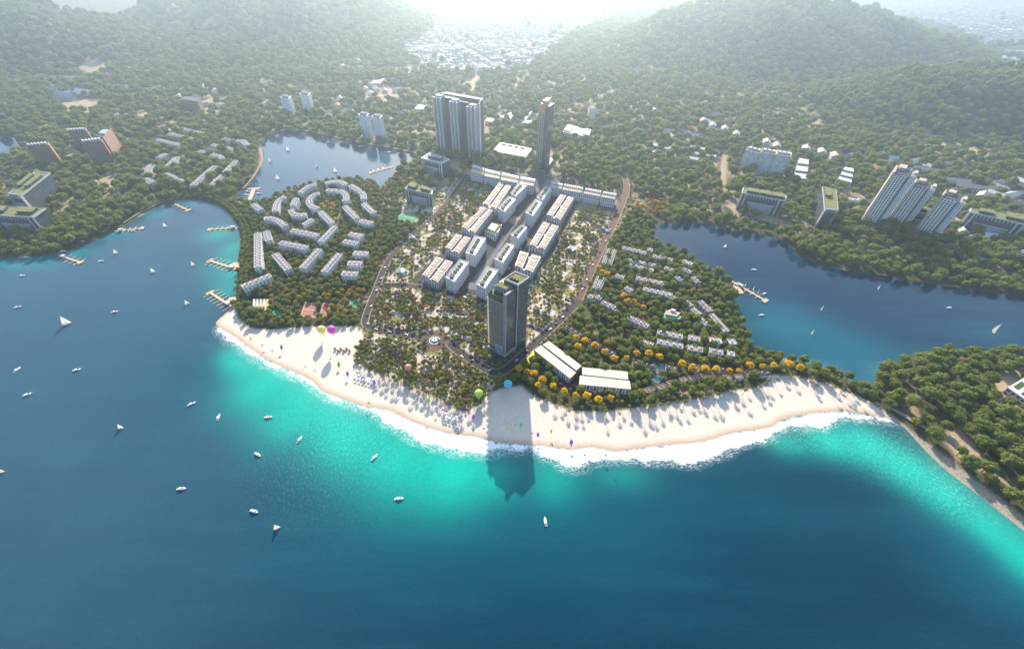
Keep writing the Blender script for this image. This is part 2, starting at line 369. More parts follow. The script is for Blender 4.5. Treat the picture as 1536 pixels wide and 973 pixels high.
# water: the colour is that of the bed under it, shallow turquoise over white sand, deep blue further out; at left, sky and haze reflection is painted in
keep = (GS < 8)
wt, w_me, used = grid_mesh('sea_and_lagoons', GX, GY, np.zeros(GX.shape), keep)
wt.name = 'water'; tag(wt, kind='structure')
wx, wy, ws = GX.ravel()[used], GY.ravel()[used], GS.ravel()[used]
def srgb(c): return np.array([((v/255+0.055)/1.055)**2.4 if v > 10 else v/255/12.92 for v in c])
deep = np.tile(np.array((0.0, 0.025, 0.050)), (len(wx), 1))
def blob(px, py, r, amp, rx=1.0):
    x, y = P(px, py); return amp*np.exp(-(((wx-x)/(r*rx))**2+((wy-y)/r)**2))
def blend(base, col, blobs):
    q = np.ones(len(wx))
    for bb in blobs: q *= 1-np.clip(blob(*bb), 0, 1)
    f = (1-q)[:, None]
    return base*(1-f)+np.array(col)*f
wc = deep
wc = blend(wc, (0.026, 0.080, 0.120), [(60, 430, 200, 0.5), (0, 600, 330, 0.9), (150, 500, 260, 0.9), (60, 420, 300, 0.8), (250, 700, 150, 0.5)])  # paler blue-grey left sea: sky and haze reflection put into the water colour
wc = blend(wc, (0.001, 0.085, 0.120), [(640, 770, 60, 0.6, 2.5), (1150, 730, 60, 0.25, 2), (1480, 830, 50, 0.8), (330, 540, 60, 0.6), (850, 740, 50, 0.6, 2)])
turq = (0.001, 0.42, 0.31)
wc = blend(wc, turq, [(352, 545, 14, 0.6), (375, 550, 20, 0.75), (410, 565, 24, 0.8), (450, 590, 26, 0.85), (500, 615, 26, 0.85), (640, 700, 40, 0.6, 1.6), (352, 370, 22, 0.6), (352, 410, 14, 0.6), (1560, 850, 24, 0.8), (390, 580, 34, 0.75), (440, 620, 36, 0.8), (520, 650, 34, 0.9), (600, 680, 32, 0.95), (680, 705, 30, 0.95), (560, 650, 26, 0.7), (740, 712, 22, 0.6), (830, 715, 24, 0.5), (930, 712, 14, 0.35, 2.0), (350, 530, 18, 0.6),
                      (348, 395, 34, 0.55), (330, 350, 26, 0.6), (345, 432, 24, 0.5), (1180, 665, 14, 0.6, 1.6), (1245, 660, 20, 0.9, 1.3), (1300, 665, 24, 0.95), (1360, 700, 26, 0.9), (1420, 740, 24, 0.9), (1480, 785, 20, 0.85), (1530, 820, 18, 0.8)])
wc = blend(wc, (0.002, 0.24, 0.25), [(30, 392, 22, 0.8, 2.4), (110, 378, 16, 0.8, 1.8), (170, 352, 16, 0.7, 1.5), (230, 320, 16, 0.7, 1.5), (290, 305, 14, 0.7, 2)])
wc = blend(wc, (0.006, 0.12, 0.175), [(1180, 485, 50, 0.9, 1.3), (1270, 530, 55, 0.95, 1.3), (1150, 450, 20, 0.6), (1480, 500, 20, 0.5, 2)])
wc = blend(wc, (0.001, 0.018, 0.052), [(1100, 370, 90, 0.9, 1.5), (1300, 450, 110, 0.9, 2.0)])
wc = blend(wc, (0.006, 0.095, 0.14), [(1180, 490, 40, 0.9, 1.3), (1265, 535, 45, 0.95, 1.3)])
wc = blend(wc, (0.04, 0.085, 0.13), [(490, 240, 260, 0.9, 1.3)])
near_lake_e = np.exp(-np.abs(ws)/7.0)*(wx > 200)*(wy > 330)
wc = wc*(1-0.5*near_lake_e[:, None])+np.array((0.01, 0.10, 0.08))*0.5*near_lake_e[:, None]
sandy = np.exp(-np.maximum(-ws, 0)/9.0)*np.clip(blob(700, 640, 420, 1.3)+blob(340, 480, 60, 1.2), 0, 1)*(wy < 330)
wc = wc*(1-0.35*sandy[:, None])+np.array((0.30, 0.62, 0.50))*0.35*sandy[:, None]
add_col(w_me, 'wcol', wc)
kf = np.zeros(len(wx))-60.0
sel = (np.abs(wx) < 650) & (wy > 100) & (wy < 480)
kf[sel] = sdf(wx[sel], wy[sel], foam_poly)
add_attr(w_me, 'foam', np.clip(kf, -60, 60))
add_attr(w_me, 'shore', np.clip(-ws, -30, 60)*(wy < 480)+60*(wy >= 480))
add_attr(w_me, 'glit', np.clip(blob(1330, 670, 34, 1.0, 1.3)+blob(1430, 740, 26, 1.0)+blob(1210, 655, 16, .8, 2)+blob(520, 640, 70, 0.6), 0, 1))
mt, n, b = newmat('water_material')
pos = geo_pos(n)
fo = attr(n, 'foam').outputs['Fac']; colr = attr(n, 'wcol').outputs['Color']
big = noise_n(n, 0.07, 5, pos, 0.6); fine = noise_n(n, 0.5, 6, pos, 0.75); mid = noise_n(n, 0.2, 5, pos, 0.7)
e = math_n(n, 'ADD', fo, math_n(n, 'MULTIPLY', math_n(n, 'SUBTRACT', big, 0.5), 15.0))
e = math_n(n, 'ADD', e, math_n(n, 'MULTIPLY', math_n(n, 'SUBTRACT', fine, 0.5), 12.0))
foam_a = ramp(n, e, -0.6, 1.4)
# lacy streaks just outside the main foam
lace_r = ramp(n, math_n(n, 'ADD', fo, math_n(n, 'MULTIPLY', math_n(n, 'SUBTRACT', big, 0.5), 14)), -9.0, 0.0)
mp = N(n, 'ShaderNodeMapping'); mp.inputs['Scale'].default_value = (0.22, 0.55, 1); n.links.new(pos, mp.inputs[0])
vor = N(n, 'ShaderNodeTexNoise'); vor.inputs['Scale'].default_value = 1.0; vor.inputs['Detail'].default_value = 4; n.links.new(mp.outputs[0], vor.inputs['Vector'])
ridge = math_n(n, 'SUBTRACT', 1.0, math_n(n, 'MULTIPLY', math_n(n, 'ABSOLUTE', math_n(n, 'SUBTRACT', vor.outputs[0], 0.5)), 22.0), clamp=True)
lace = math_n(n, 'MULTIPLY', ridge, math_n(n, 'MULTIPLY', lace_r, 0.95))
foam_all = math_n(n, 'MAXIMUM', foam_a, lace)
# ripples: pale flecks on the shallow bank
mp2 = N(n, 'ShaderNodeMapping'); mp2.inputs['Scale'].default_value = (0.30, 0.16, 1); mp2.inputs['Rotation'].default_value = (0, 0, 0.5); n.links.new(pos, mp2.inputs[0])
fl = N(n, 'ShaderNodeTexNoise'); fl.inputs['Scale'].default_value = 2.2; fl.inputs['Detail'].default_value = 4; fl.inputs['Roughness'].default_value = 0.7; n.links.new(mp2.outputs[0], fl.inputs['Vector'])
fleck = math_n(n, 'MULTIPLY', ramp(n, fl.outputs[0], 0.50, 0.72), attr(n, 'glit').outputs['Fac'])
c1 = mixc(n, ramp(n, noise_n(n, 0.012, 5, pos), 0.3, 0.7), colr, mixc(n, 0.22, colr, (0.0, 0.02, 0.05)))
c1 = mixc(n, math_n(n, 'MULTIPLY', ramp(n, mid, 0.35, 0.75), 0.32), c1, mixc(n, 0.5, c1, (0.0, 0.05, 0.09)))
mp3 = N(n, 'ShaderNodeMapping'); mp3.inputs['Scale'].default_value = (0.006, 0.035, 1); mp3.inputs['Rotation'].default_value = (0, 0, -0.25); n.links.new(pos, mp3.inputs[0])
st = N(n, 'ShaderNodeTexNoise'); st.inputs['Scale'].default_value = 1.0; st.inputs['Detail'].default_value = 6; st.inputs['Roughness'].default_value = 0.62; n.links.new(mp3.outputs[0], st.inputs['Vector'])
c1 = mixc(n, math_n(n, 'MULTIPLY', ramp(n, st.outputs[0], 0.45, 0.72), 0.13), c1, (0.02, 0.15, 0.20))
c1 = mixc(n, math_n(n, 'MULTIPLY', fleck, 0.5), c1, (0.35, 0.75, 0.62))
c2 = mixc(n, foam_all, c1, mixc(n, ramp(n, fine, 0.35, 0.6), (0.70, 0.74, 0.76), (0.86, 0.87, 0.87)))
n.links.new(c2, b.inputs['Base Color']); b.inputs['IOR'].default_value = 1.33; b.inputs['Specular IOR Level'].default_value = 0.28
n.links.new(math_n(n, 'MULTIPLY_ADD', foam_all, 0.7, 0.10), b.inputs['Roughness'])
bp = N(n, 'ShaderNodeBump'); bp.inputs['Distance'].default_value = 0.5
n.links.new(ramp(n, attr(n, 'shore').outputs['Fac'], 61, 59.5), bp.inputs['Strength'])
bs = math_n(n, 'MULTIPLY_ADD', ramp(n, attr(n, 'calm').outputs['Fac'], 0, 1), -0.48, 0.52); n.links.new(bs, bp.inputs['Strength'])
n.links.new(math_n(n, 'ADD', noise_n(n, 0.33, 4, pos, 0.6), math_n(n, 'MULTIPLY', noise_n(n, 1.1, 3, pos, 0.6), 0.35)), bp.inputs['Height'])
n.links.new(bp.outputs[0], b.inputs['Normal'])
add_attr(w_me, 'calm', ((wy > 445) & (wx > 100) | (wy > 760)).astype(float))
w_me.materials.append(mt)
# the air
hz = MB(); hz.prism([(-9400, -3200), (9400, -3200), (9400, 9400), (-9400, 9400)], -8.5, 372, bottom=True)
mt, n, b = newmat('haze_material')
pv = N(n, 'ShaderNodeVolumePrincipled'); pv.inputs['Color'].default_value = (*HAZE_C, 1); pv.inputs['Density'].default_value = HAZE_D; pv.inputs['Anisotropy'].default_value = HAZE_G
o = n.nodes['Material Output']; n.nodes.remove(b); n.links.new(pv.outputs[0], o.inputs['Volume'])
ho = hz.build('haze', mt); tag(ho, kind='stuff')
# ---------------------------------------------------------------- building materials
facade('white_wall', (0.68, 0.67, 0.68), (0.10, 0.12, 0.15), 4.6, 3.4, (0.25, 0.7), (0.3, 0.8))
facade('villa_wall', (0.68, 0.65, 0.63), (0.03, 0.04, 0.06), 6.0, 3.3, (0.2, 0.75), (0.25, 0.8))
facade('loggia_wall', (0.66, 0.66, 0.67), (0.035, 0.045, 0.06), 4.6, 3.7, (0.16, 0.84), (0.16, 0.78))
facade('slab_wall', (0.64, 0.65, 0.67), (0.10, 0.12, 0.15), 3.9, 3.5, (0.3, 0.72), (0.3, 0.82))
facade('slab_front', (0.70, 0.71, 0.73), (0.03, 0.04, 0.05), 3.4, 3.5, (0.18, 0.82), (0.16, 0.86))
facade('dark_tower_glass', (0.17, 0.16, 0.155), (0.045, 0.05, 0.06), 1.7, 3.4, (0.12, 0.88), (0.12, 0.94), 0.15)
facade('tower_balcony_wall', (0.16, 0.13, 0.10), (0.02, 0.022, 0.026), 3.6, 3.3, (0.1, 0.8), (0.25, 0.97), 0.2)
facade('grey_office_glass', (0.11, 0.13, 0.15), (0.025, 0.04, 0.055), 2.2, 3.6, (0.08, 0.92), (0.15, 0.92), 0.15)
facade('office_panel', (0.42, 0.44, 0.45), (0.12, 0.16, 0.18), 2.6, 3.6, (0.1, 0.9), (0.12, 0.72), 0.2)
facade('three_tower_light', (0.33, 0.33, 0.34), (0.06, 0.07, 0.09), 3.2, 3.4, (0.2, 0.8), (0.25, 0.85))
facade('three_tower_dark', (0.13, 0.13, 0.14), (0.03, 0.036, 0.05), 3.0, 3.4, (0.1, 0.9), (0.2, 0.9), 0.15)
facade('slender_light', (0.44, 0.33, 0.23), (0.06, 0.06, 0.07), 2.8, 3.6, (0.2, 0.85), (0.2, 0.85))
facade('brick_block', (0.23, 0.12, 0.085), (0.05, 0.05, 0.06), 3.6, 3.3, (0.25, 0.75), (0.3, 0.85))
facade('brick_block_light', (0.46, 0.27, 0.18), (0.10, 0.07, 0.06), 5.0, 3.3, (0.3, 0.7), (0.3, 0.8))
facade('grid_tower', (0.80, 0.79, 0.76), (0.035, 0.055, 0.07), 4.2, 3.3, (0.16, 0.84), (0.22, 0.92))
facade('strip_tower', (0.66, 0.70, 0.76), (0.08, 0.10, 0.14), 3.2, 3.3, (0.35, 0.8), (0.25, 0.8))
facade('colonnade', (0.80, 0.78, 0.74), (0.03, 0.035, 0.04), 3.4, 12.0, (0.4, 0.86), (0.08, 0.86))
facade('green_glass', (0.62, 0.66, 0.66), (0.20, 0.27, 0.31), 1.9, 2.4, (0.1, 0.9), (0.1, 0.9), 0.2)
facade('school_wall', (0.60, 0.58, 0.54), (0.03, 0.04, 0.05), 5.0, 3.6, (0.15, 0.85), (0.25, 0.85))
facade('tile_roof_pattern', (0.52, 0.42, 0.34), (0.30, 0.25, 0.21), 4.2, 60, (0.90, 1.0), (0.0, 1.0), 0.8, 0.85)
plain('white_roof', (0.50, 0.49, 0.48), 0.7, 0.12, 0.2)
plain('tan_terrace', (0.34, 0.26, 0.22), 0.85, 0.3, 0.5)
plain('mauve_terrace', (0.36, 0.29, 0.28), 0.85, 0.3, 0.5)
plain('tan_roof', (0.50, 0.40, 0.30), 0.85, 0.25, 0.3)
plain('grey_roof', (0.28, 0.29, 0.31), 0.8, 0.25, 0.3)
plain('blue_grey_roof', (0.22, 0.26, 0.33), 0.6, 0.2, 0.3)
plain('dark_roof', (0.055, 0.055, 0.065), 0.75, 0.4, 0.4)
plain('cream_roof', (0.58, 0.48, 0.395), 0.7, 0.06, 0.1)
plain('white_paint', (0.64, 0.63, 0.62), 0.6, 0.1, 0.3)
plain('frame_grey', (0.45, 0.46, 0.48), 0.6, 0.15, 0.4)
plain('concrete', (0.36, 0.35, 0.33), 0.9, 0.3, 0.2)
plain('green_roof', (0.19, 0.20, 0.06), 0.9, 0.55, 0.5)
plain('planting', (0.055, 0.11, 0.025), 0.9, 0.6, 0.8)
plain('copper', (0.55, 0.27, 0.10), 0.5, 0.2, 0.4)
plain('terracotta', (0.42, 0.19, 0.11), 0.85, 0.3, 0.3)
plain('yellow_gable', (0.62, 0.46, 0.18), 0.8, 0.25, 0.6)
plain('villa_trim', (0.48, 0.45, 0.45), 0.8, 0.2, 0.4)
plain('balcony_slab', (0.40, 0.33, 0.25), 0.8, 0.2, 0.4)
plain('pale_tile', (0.46, 0.37, 0.33), 0.8, 0.25, 0.3)
plain('asphalt', (0.040, 0.036, 0.036), 0.9, 0.25, 0.3)
plain('asphalt_warm', (0.14, 0.085, 0.056), 0.95, 0.3, 0.15)
plain('pavement', (0.27, 0.22, 0.165), 0.9, 0.2, 0.4)
plain('wood', (0.58, 0.42, 0.27), 0.8, 0.2, 0.6)
plain('tent_fabric', (0.80, 0.82, 0.85), 0.7, 0.08, 0.3)
plain('glass_dark', (0.02, 0.03, 0.045), 0.1, 0.2, 0.5, spec=0.6)
plain('court_green', (0.05, 0.25, 0.12), 0.85, 0.2, 0.1)
plain('court_red', (0.40, 0.17, 0.12), 0.9, 0.25, 0.2)
plain('pool_water', (0.02, 0.16, 0.22), 0.1, 0.2, 0.3, spec=0.6)
plain('line_white', (0.78, 0.78, 0.76), 0.8, 0.1)
GROUND_EXCL = []    # footprints that keep trees off
def excl(poly, grow=1.0):
    GROUND_EXCL.append((poly, grow))
def lerp2(q, u, v):
    a, b, c, d = q      # near-left, near-right, far-right, far-left
    return tuple((a[i]*(1-u)+b[i]*u)*(1-v)+(d[i]*(1-u)+c[i]*u)*v for i in (0, 1))
def sub(q, u0, u1, v0, v1): return [lerp2(q, u0, v0), lerp2(q, u1, v0), lerp2(q, u1, v1), lerp2(q, u0, v1)]
def shrink(poly, d):
    cx = sum(p[0] for p in poly)/len(poly); cy = sum(p[1] for p in poly)/len(poly)
    out = []
    for x, y in poly:
        L = math.hypot(x-cx, y-cy); k = max(0.1, (L-d*1.414)/L); out.append((cx+(x-cx)*k, cy+(y-cy)*k))
    return out
def base_z(poly):
    X = np.array([p[0] for p in poly]); Y = np.array([p[1] for p in poly])
    return float(ground_z(X, Y, np.full(len(poly), 200.0)).min())-0.3
def quad(px4, h):
    """world corners from four roof corners measured on the photo (near-left, near-right, far-right, far-left)"""
    z = LAND_Z+h
    q = [P(x, y, z) for x, y in px4]
    bz = base_z(q)+0.3
    if bz > LAND_Z+1: q = [P(x, y, bz+h) for x, y in px4]
    return q
def root(name, label, cat, q, group=None):
    cx = sum(p[0] for p in q)/len(q); cy = sum(p[1] for p in q)/len(q)
    z = base_z(q)
    t = thing(name, label, cat, (cx, cy, z), group); t['_z'] = z
    excl(q, 3.0)
    return t
def part(name, parent, mats, fn, off=None):
    m_ = MB(); fn(m_)
    if off is None: return m_.build(name, mats, parent)
    o = m_.build(name, mats, None)
    return o
def subpart(name, par, mats, fn):
    """a piece of a part: the part's mesh is already relative to the thing"""
    m_ = MB(); fn(m_)
    me_o = m_.build(name, mats, None)
    off = np.array(par.parent.location)
    for v in me_o.data.vertices: v.co = Vector((v.co.x-off[0], v.co.y-off[1], v.co.z-off[2]))
    me_o.parent = par; return me_o
def parapet(m_, q, z, t=0.5, h=0.9, mi=0):
    n_ = len(q); inn = shrink(q, t)
    for i in range(n_):
        a, b_, c, d = q[i], q[(i+1) % n_], inn[(i+1) % n_], inn[i]
        m_.prism([a, b_, c, d], z, z+h, mi, mi)
# ---------------------------------------------------------------- white apartment blocks (ribbon plans)
def ribbon(pts, w):
    L, Rr = [], []
    for i, p in enumerate(pts):
        a = pts[max(i-1, 0)]; b_ = pts[min(i+1, len(pts)-1)]
        dx, dy = b_[0]-a[0], b_[1]-a[1]; l = math.hypot(dx, dy) or 1
        nx, ny = -dy/l, dx/l
        L.append((p[0]+nx*w/2, p[1]+ny*w/2)); Rr.append((p[0]-nx*w/2, p[1]-ny*w/2))
    return L, Rr
def resample(pts, step):
    seg = [math.hypot(pts[i+1][0]-pts[i][0], pts[i+1][1]-pts[i][1]) for i in range(len(pts)-1)]
    T = sum(seg); n_ = max(1, round(T/step)); out = []
    for k in range(n_+1):
        s_ = T*k/n_; i = 0
        while i < len(seg)-1 and s_ > seg[i]: s_ -= seg[i]; i += 1
        t = s_/seg[i]; out.append((pts[i][0]*(1-t)+pts[i+1][0]*t, pts[i][1]*(1-t)+pts[i+1][1]*t))
    return out, T/n_
def ribbon_block(name, label, cat, group, px_pts, h, w, wall='white_wall', roof='mauve_terrace', unit=7.4, boxname='stair_house', trim='white_paint', bs=1.0):
    z = LAND_Z+h
    pts = [P(x, y, z) for x, y in px_pts]
    bz = base_z(pts)
    if bz > LAND_Z+1: pts = [P(x, y, bz+h) for x, y in px_pts]; z = bz+h
    if len(pts) > 2: pts = smooth_line(pts, 4)
    cells, L0 = resample(pts, unit)
    l, r = ribbon(cells, w)
    cx, cy = cells[len(cells)//2]
    t = thing(name, label, cat, (cx, cy, bz), group)
    poly = l+r[::-1]; excl(poly, 1.5 if cat != 'villa row' else -0.6)
    def body(m_):
        u = 0
        for line in (r, l[::-1]):
            for i in range(len(line)-1):
                p, q = line[i], line[i+1]; d = math.hypot(q[0]-p[0], q[1]-p[1])
                m_.face([(p[0], p[1], bz), (q[0], q[1], bz), (q[0], q[1], z), (p[0], p[1], z)], [(u, 0), (u+d, 0), (u+d, z-bz), (u, z-bz)]); u += d
        for p, q in ((r[-1], l[-1]), (l[0], r[0])):
            d = math.hypot(q[0]-p[0], q[1]-p[1])
            m_.face([(p[0], p[1], bz), (q[0], q[1], bz), (q[0], q[1], z), (p[0], p[1], z)], [(0, 0), (d, 0), (d, z-bz), (0, z-bz)])
    part('wall', t, wall, body)
    lo, ro = ribbon(cells, w+0.3); li, ri = ribbon(cells, w-0.6)
    def roofm(m_):
        for i in range(len(cells)-1): m_.face([(*ri[i], z+0.05), (*ri[i+1], z+0.05), (*li[i+1], z+0.05), (*li[i], z+0.05)])
    rf = part('roof', t, roof, roofm)
    def para(m_):
        for o_, i_ in ((ro, ri), (li, lo)):
            for i in range(len(cells)-1): m_.prism([o_[i], o_[i+1], i_[i+1], i_[i]], z-0.3, z+0.7)
        for e_ in (0, -1):
            a, b_ = ro[e_], lo[e_]; k = cells[1] if e_ == 0 else cells[-2]; c0 = cells[e_]
            dx, dy = (k[0]-c0[0])/L0*0.6, (k[1]-c0[1])/L0*0.6
            m_.prism([a, b_, (b_[0]+dx, b_[1]+dy), (a[0]+dx, a[1]+dy)], z-0.25, z+1.0)
    part('parapet', t, trim, para)
    for i in range(len(cells)-1):
        mx, my = (cells[i][0]+cells[i+1][0])/2, (cells[i][1]+cells[i+1][1])/2
        a = math.atan2(cells[i+1][1]-cells[i][1], cells[i+1][0]-cells[i][0])
        part(boxname, t, ['white_paint', 'white_roof'], lambda m_: m_.box(mx, my, z, z+2.4*bs, L0*0.34*bs, w*0.25*bs, a, 0, 1))
        # dark terrace recess and low party wall beside each stair house
        part('party_wall', t, trim, lambda m_: m_.box(cells[i][0], cells[i][1], z, z+1.1, 0.22, w-1.0, a)) if i else None
    return t
Z6 = lambda *p: zm(340, 200, 5.12, p)
Z7 = lambda *p: zm(340, 350, 5.12, p)
G1 = 'white apartment blocks on the left peninsula'
WB = [
 (Z6((760, 385), (800, 374), (845, 370), (890, 378), (915, 395)), 'curved white apartment block at the top of the left peninsula, facing the upper lagoon'),
 (Z6((565, 458), (595, 432), (640, 405), (688, 393)), 'bowed white apartment block left of the topmost curved block, by the lagoon trees'),
 (Z6((950, 400), (1022, 440)), 'short white apartment block right of the ring of curved blocks, upper one of a pair'),
 (Z6((1022, 450), (1050, 465), (1050, 505)), 'small rounded white block below the short slanting one, right of the ring'),
 (Z6((768, 437), (845, 440)), 'small white block closing the top of the ring round the yellow trees'),
 (Z6((865, 440), (905, 458), (920, 490), (908, 522)), 'curved white block forming the right side of the ring round the yellow trees'),
 (Z6((715, 462), (675, 470), (640, 500), (632, 532), (655, 562), (702, 578)), 'C shaped white block forming the left side of the ring round the yellow trees'),
 (Z6((508, 555), (535, 500)), 'small white block between the C shaped block and the long left arc'),
 (Z6((495, 588), (512, 618), (555, 628), (612, 622)), 'cup shaped white block with its hollow turned up, below the C shaped one'),
 (Z6((372, 598), (382, 550), (405, 510), (450, 488)), 'steep white arc block at the left edge of the peninsula near the small jetty'),
 (Z6((205, 545), (262, 588)), 'isolated little white block nearest the small lagoon jetty'),
 (Z6((290, 655), (340, 652), (400, 675), (450, 712)), 'long white arc block above the two upright blocks on the left shore'),
 (Z6((595, 702), (658, 662)), 'short white slanting block between the cup shaped block and the long straight ones'),
 (Z6((500, 745), (700, 785)), 'straight white block below the short slanting block, left of the V'),
 (Z6((722, 604), (808, 690)), 'white block making the upper arm of the V in the middle of the peninsula'),
 (Z6((832, 718), (722, 832)), 'white block making the lower arm of the V in the middle of the peninsula'),
 (Z6((908, 562), (1000, 655)), 'long slanting white block under the right side of the ring'),
 (Z6((1052, 540), (1128, 612)), 'rightmost slanting white block of the peninsula, by the tennis court trees'),
 (Z6((1025, 672), (1118, 692)), 'short level white block at the lower end of the two slanting blocks'),
 (Z6((945, 772), (1045, 792)), 'upper of two short white blocks stacked right of the V'),
 (Z6((900, 828), (1003, 848)), 'lower of two short white blocks stacked right of the V'),
 ([(386.5, 350), (387, 401)], 'longest upright white block, running along the west shore tree row'),
 (Z6((305, 755), (325, 825)), 'stubby white block next to the top of the longest upright block'),
 (Z6((412, 838), (618, 880)), 'long straight white block below the long arc block'),
 (Z7((372, 160), (475, 278)), 'white block sloping down right, left one of the lower fan of three'),
 (Z7((580, 268), (712, 122)), 'white block sloping down left, middle one of the lower fan of three'),
 (Z7((748, 298), (868, 158)), 'white block sloping down left, right one of the lower fan of three'),
 (Z7((975, 152), (1085, 158)), 'topmost of the three short level blocks at the lower right of the peninsula'),
 (Z7((932, 228), (1038, 232)), 'middle of the three short level blocks at the lower right of the peninsula'),
 (Z7((888, 306), (1002, 314)), 'bottom of the three short level blocks at the lower right of the peninsula'),
 (Z7((120, 412), (338, 322)), 'white block nearest the sandy headland, slanting above the play court'),
]
for pts, lab in WB:
    ribbon_block('apartment_block', lab, 'apartment block', G1, pts, 12.5, 9.5)
# far villa rows across the lagoon
ZV = lambda *p: zm(200, 170, 7.68, p)
G2 = 'pale terraced blocks among trees left of the upper lagoon'
for pts, lab, w_ in [
 (ZV((550, 172), (820, 240)), 'pale terrace row highest up the wooded slope left of the lagoon', 13), (ZV((420, 232), (680, 295)), 'pale terrace row second from the top of the wooded slope', 13),
 (ZV((265, 302), (560, 370)), 'pale terrace row third from the top, left of the wooded slope', 13), (ZV((1050, 290), (1150, 310)), 'tiny pale terrace just left of the domed row near the lagoon corner', 12),
 (ZV((1185, 320), (1260, 318), (1320, 370)), 'rounded pale terrace nearest the lagoon corner beach', 14), (ZV((910, 362), (990, 378)), 'small pale terrace alone in the middle of the trees', 12),
 (ZV((1045, 390), (1180, 428)), 'pale terrace below the rounded one, sloping right', 13), (ZV((760, 435), (840, 450)), 'small pale terrace left of the blue grey rounded block', 12),
 (ZV((905, 475), (980, 490), (1020, 530)), 'blue grey rounded block above the long slanting terraces', 15), (ZV((285, 515), (380, 470)), 'pale block behind the big peach coloured pair', 15),
 (ZV((135, 700), (215, 590)), 'peach coloured slanting block at the far left of the terraces, upper half', 15), (ZV((140, 755), (225, 800)), 'pale block at the foot of the leftmost peach coloured block', 14),
 (ZV((410, 610), (500, 510)), 'peach coloured slanting block right of the leftmost pair', 15), (ZV((375, 695), (570, 790)), 'pale terrace sloping right under the second peach block', 13),
 (ZV((690, 830), (940, 610)), 'long pale terrace climbing right from the shore trees', 15), (ZV((900, 830), (1030, 715)), 'pale terrace stub beside the lagoon bank path, lower piece', 12), (ZV((1060, 680), (1180, 545)), 'pale terrace stub beside the lagoon bank path, upper piece', 12)]:
    ribbon_block('terrace_block', lab, 'terrace block', G2, pts, 11, w_*0.85, 'white_wall', 'mauve_terrace', 8)
# ---------------------------------------------------------------- central district
ZC1 = lambda *p: zm(580, 260, 6.4, p)
ZC2 = lambda *p: zm(740, 230, 6.4, p)
ZC3 = lambda *p: zm(540, 380, 5.12, p)
ZC4 = lambda *p: zm(760, 340, 5.12, p)
ZT8 = lambda *p: zm(600, 120, 5.12, p)
G3 = 'courtyard blocks with tan double roofs'
for pts, lab, sp in [
 (ZC1((930, 290), (1045, 340), (1200, 115), (1085, 85)), 'tan roofed courtyard block at the top of the left row, under the long terrace', 1),
 (ZC1((722, 515), (845, 570), (1015, 358), (925, 325)), 'tan roofed courtyard block second from the top of the left row', 2),
 (ZC1((565, 712), (690, 768), (805, 622), (670, 585)), 'tan roofed courtyard block third from the top of the left row', 1),
 (ZC3((480, 165), (595, 222), (712, 68), (590, 30)), 'tan roofed courtyard block at the lower end of the left row, by the plaza', 2),
 (ZC2((515, 588), (640, 638), (772, 430), (645, 398)), 'tan roofed courtyard block at the top of the right row', 2),
 (ZC2((350, 875), (490, 920), (625, 702), (482, 662)), 'tan roofed courtyard block in the middle of the right row', 2),
 (ZC4((65, 300), (195, 350), (262, 232), (105, 188)), 'tan roofed courtyard block lowest in the right row, behind the tall dark tower', 1)]:
    h = 14
    q = quad(pts, h); t = root('courtyard_block', lab, 'apartment block', q, G3); z0 = t['_z']; z = LAND_Z+h
    part('podium', t, 'grey_roof', lambda m_: m_.prism(sub(q, -0.03, 1.03, -0.02, 1.02), z0, z0+4.3))
    nseg = sp
    for k in range(nseg):
        v0, v1 = k/nseg+(0.012 if k else 0), (k+1)/nseg-(0.012 if k < nseg-1 else 0)
        for (u0, u1) in ((0, 0.40), (0.58, 1.0)):
            s_ = sub(q, u0, u1, v0, v1)
            wg = part('wing', t, 'loggia_wall', lambda m_: m_.prism(s_, z0, z))
            def rf(m_):
                m_.prism(sub(q, u0-0.012, u1+0.012, v0-0.006, v1+0.006), z, z+0.35, 0, 0)
            subpart('roof_slab', wg, 'white_paint', rf)
            def rf2(m_):
                nn = 9
                for i in range(nn):
                    a, b_ = v0+(v1-v0)*(i+0.06)/nn, v0+(v1-v0)*(i+0.94)/nn
                    m_.prism(sub(q, u0+0.04, u1-0.04, a, b_), z+0.3, z+1.1+0.25*(i % 2))
            subpart('tan_terrace', wg, 'tan_roof', rf2)
            for i in range(3):
                a = v0+(v1-v0)*(0.18+i*0.3)
                subpart('skylight', wg, 'white_paint', lambda m_: m_.prism(sub(q, (u0+u1)/2-0.035, (u0+u1)/2+0.035, a, a+0.05), z+1.0, z+1.9))
        part('court_roof', t, 'blue_grey_roof', lambda m_: m_.prism(sub(q, 0.40, 0.58, v0+0.02, v1-0.02), z0, z-5))
        part('gable_wing', t, 'loggia_wall', lambda m_: m_.prism(sub(q, 0.401, 0.579, v0+0.0, v0+0.06), z0, z-1.5))
G4 = 'tall white slabs with rooftop planters along the boulevard'
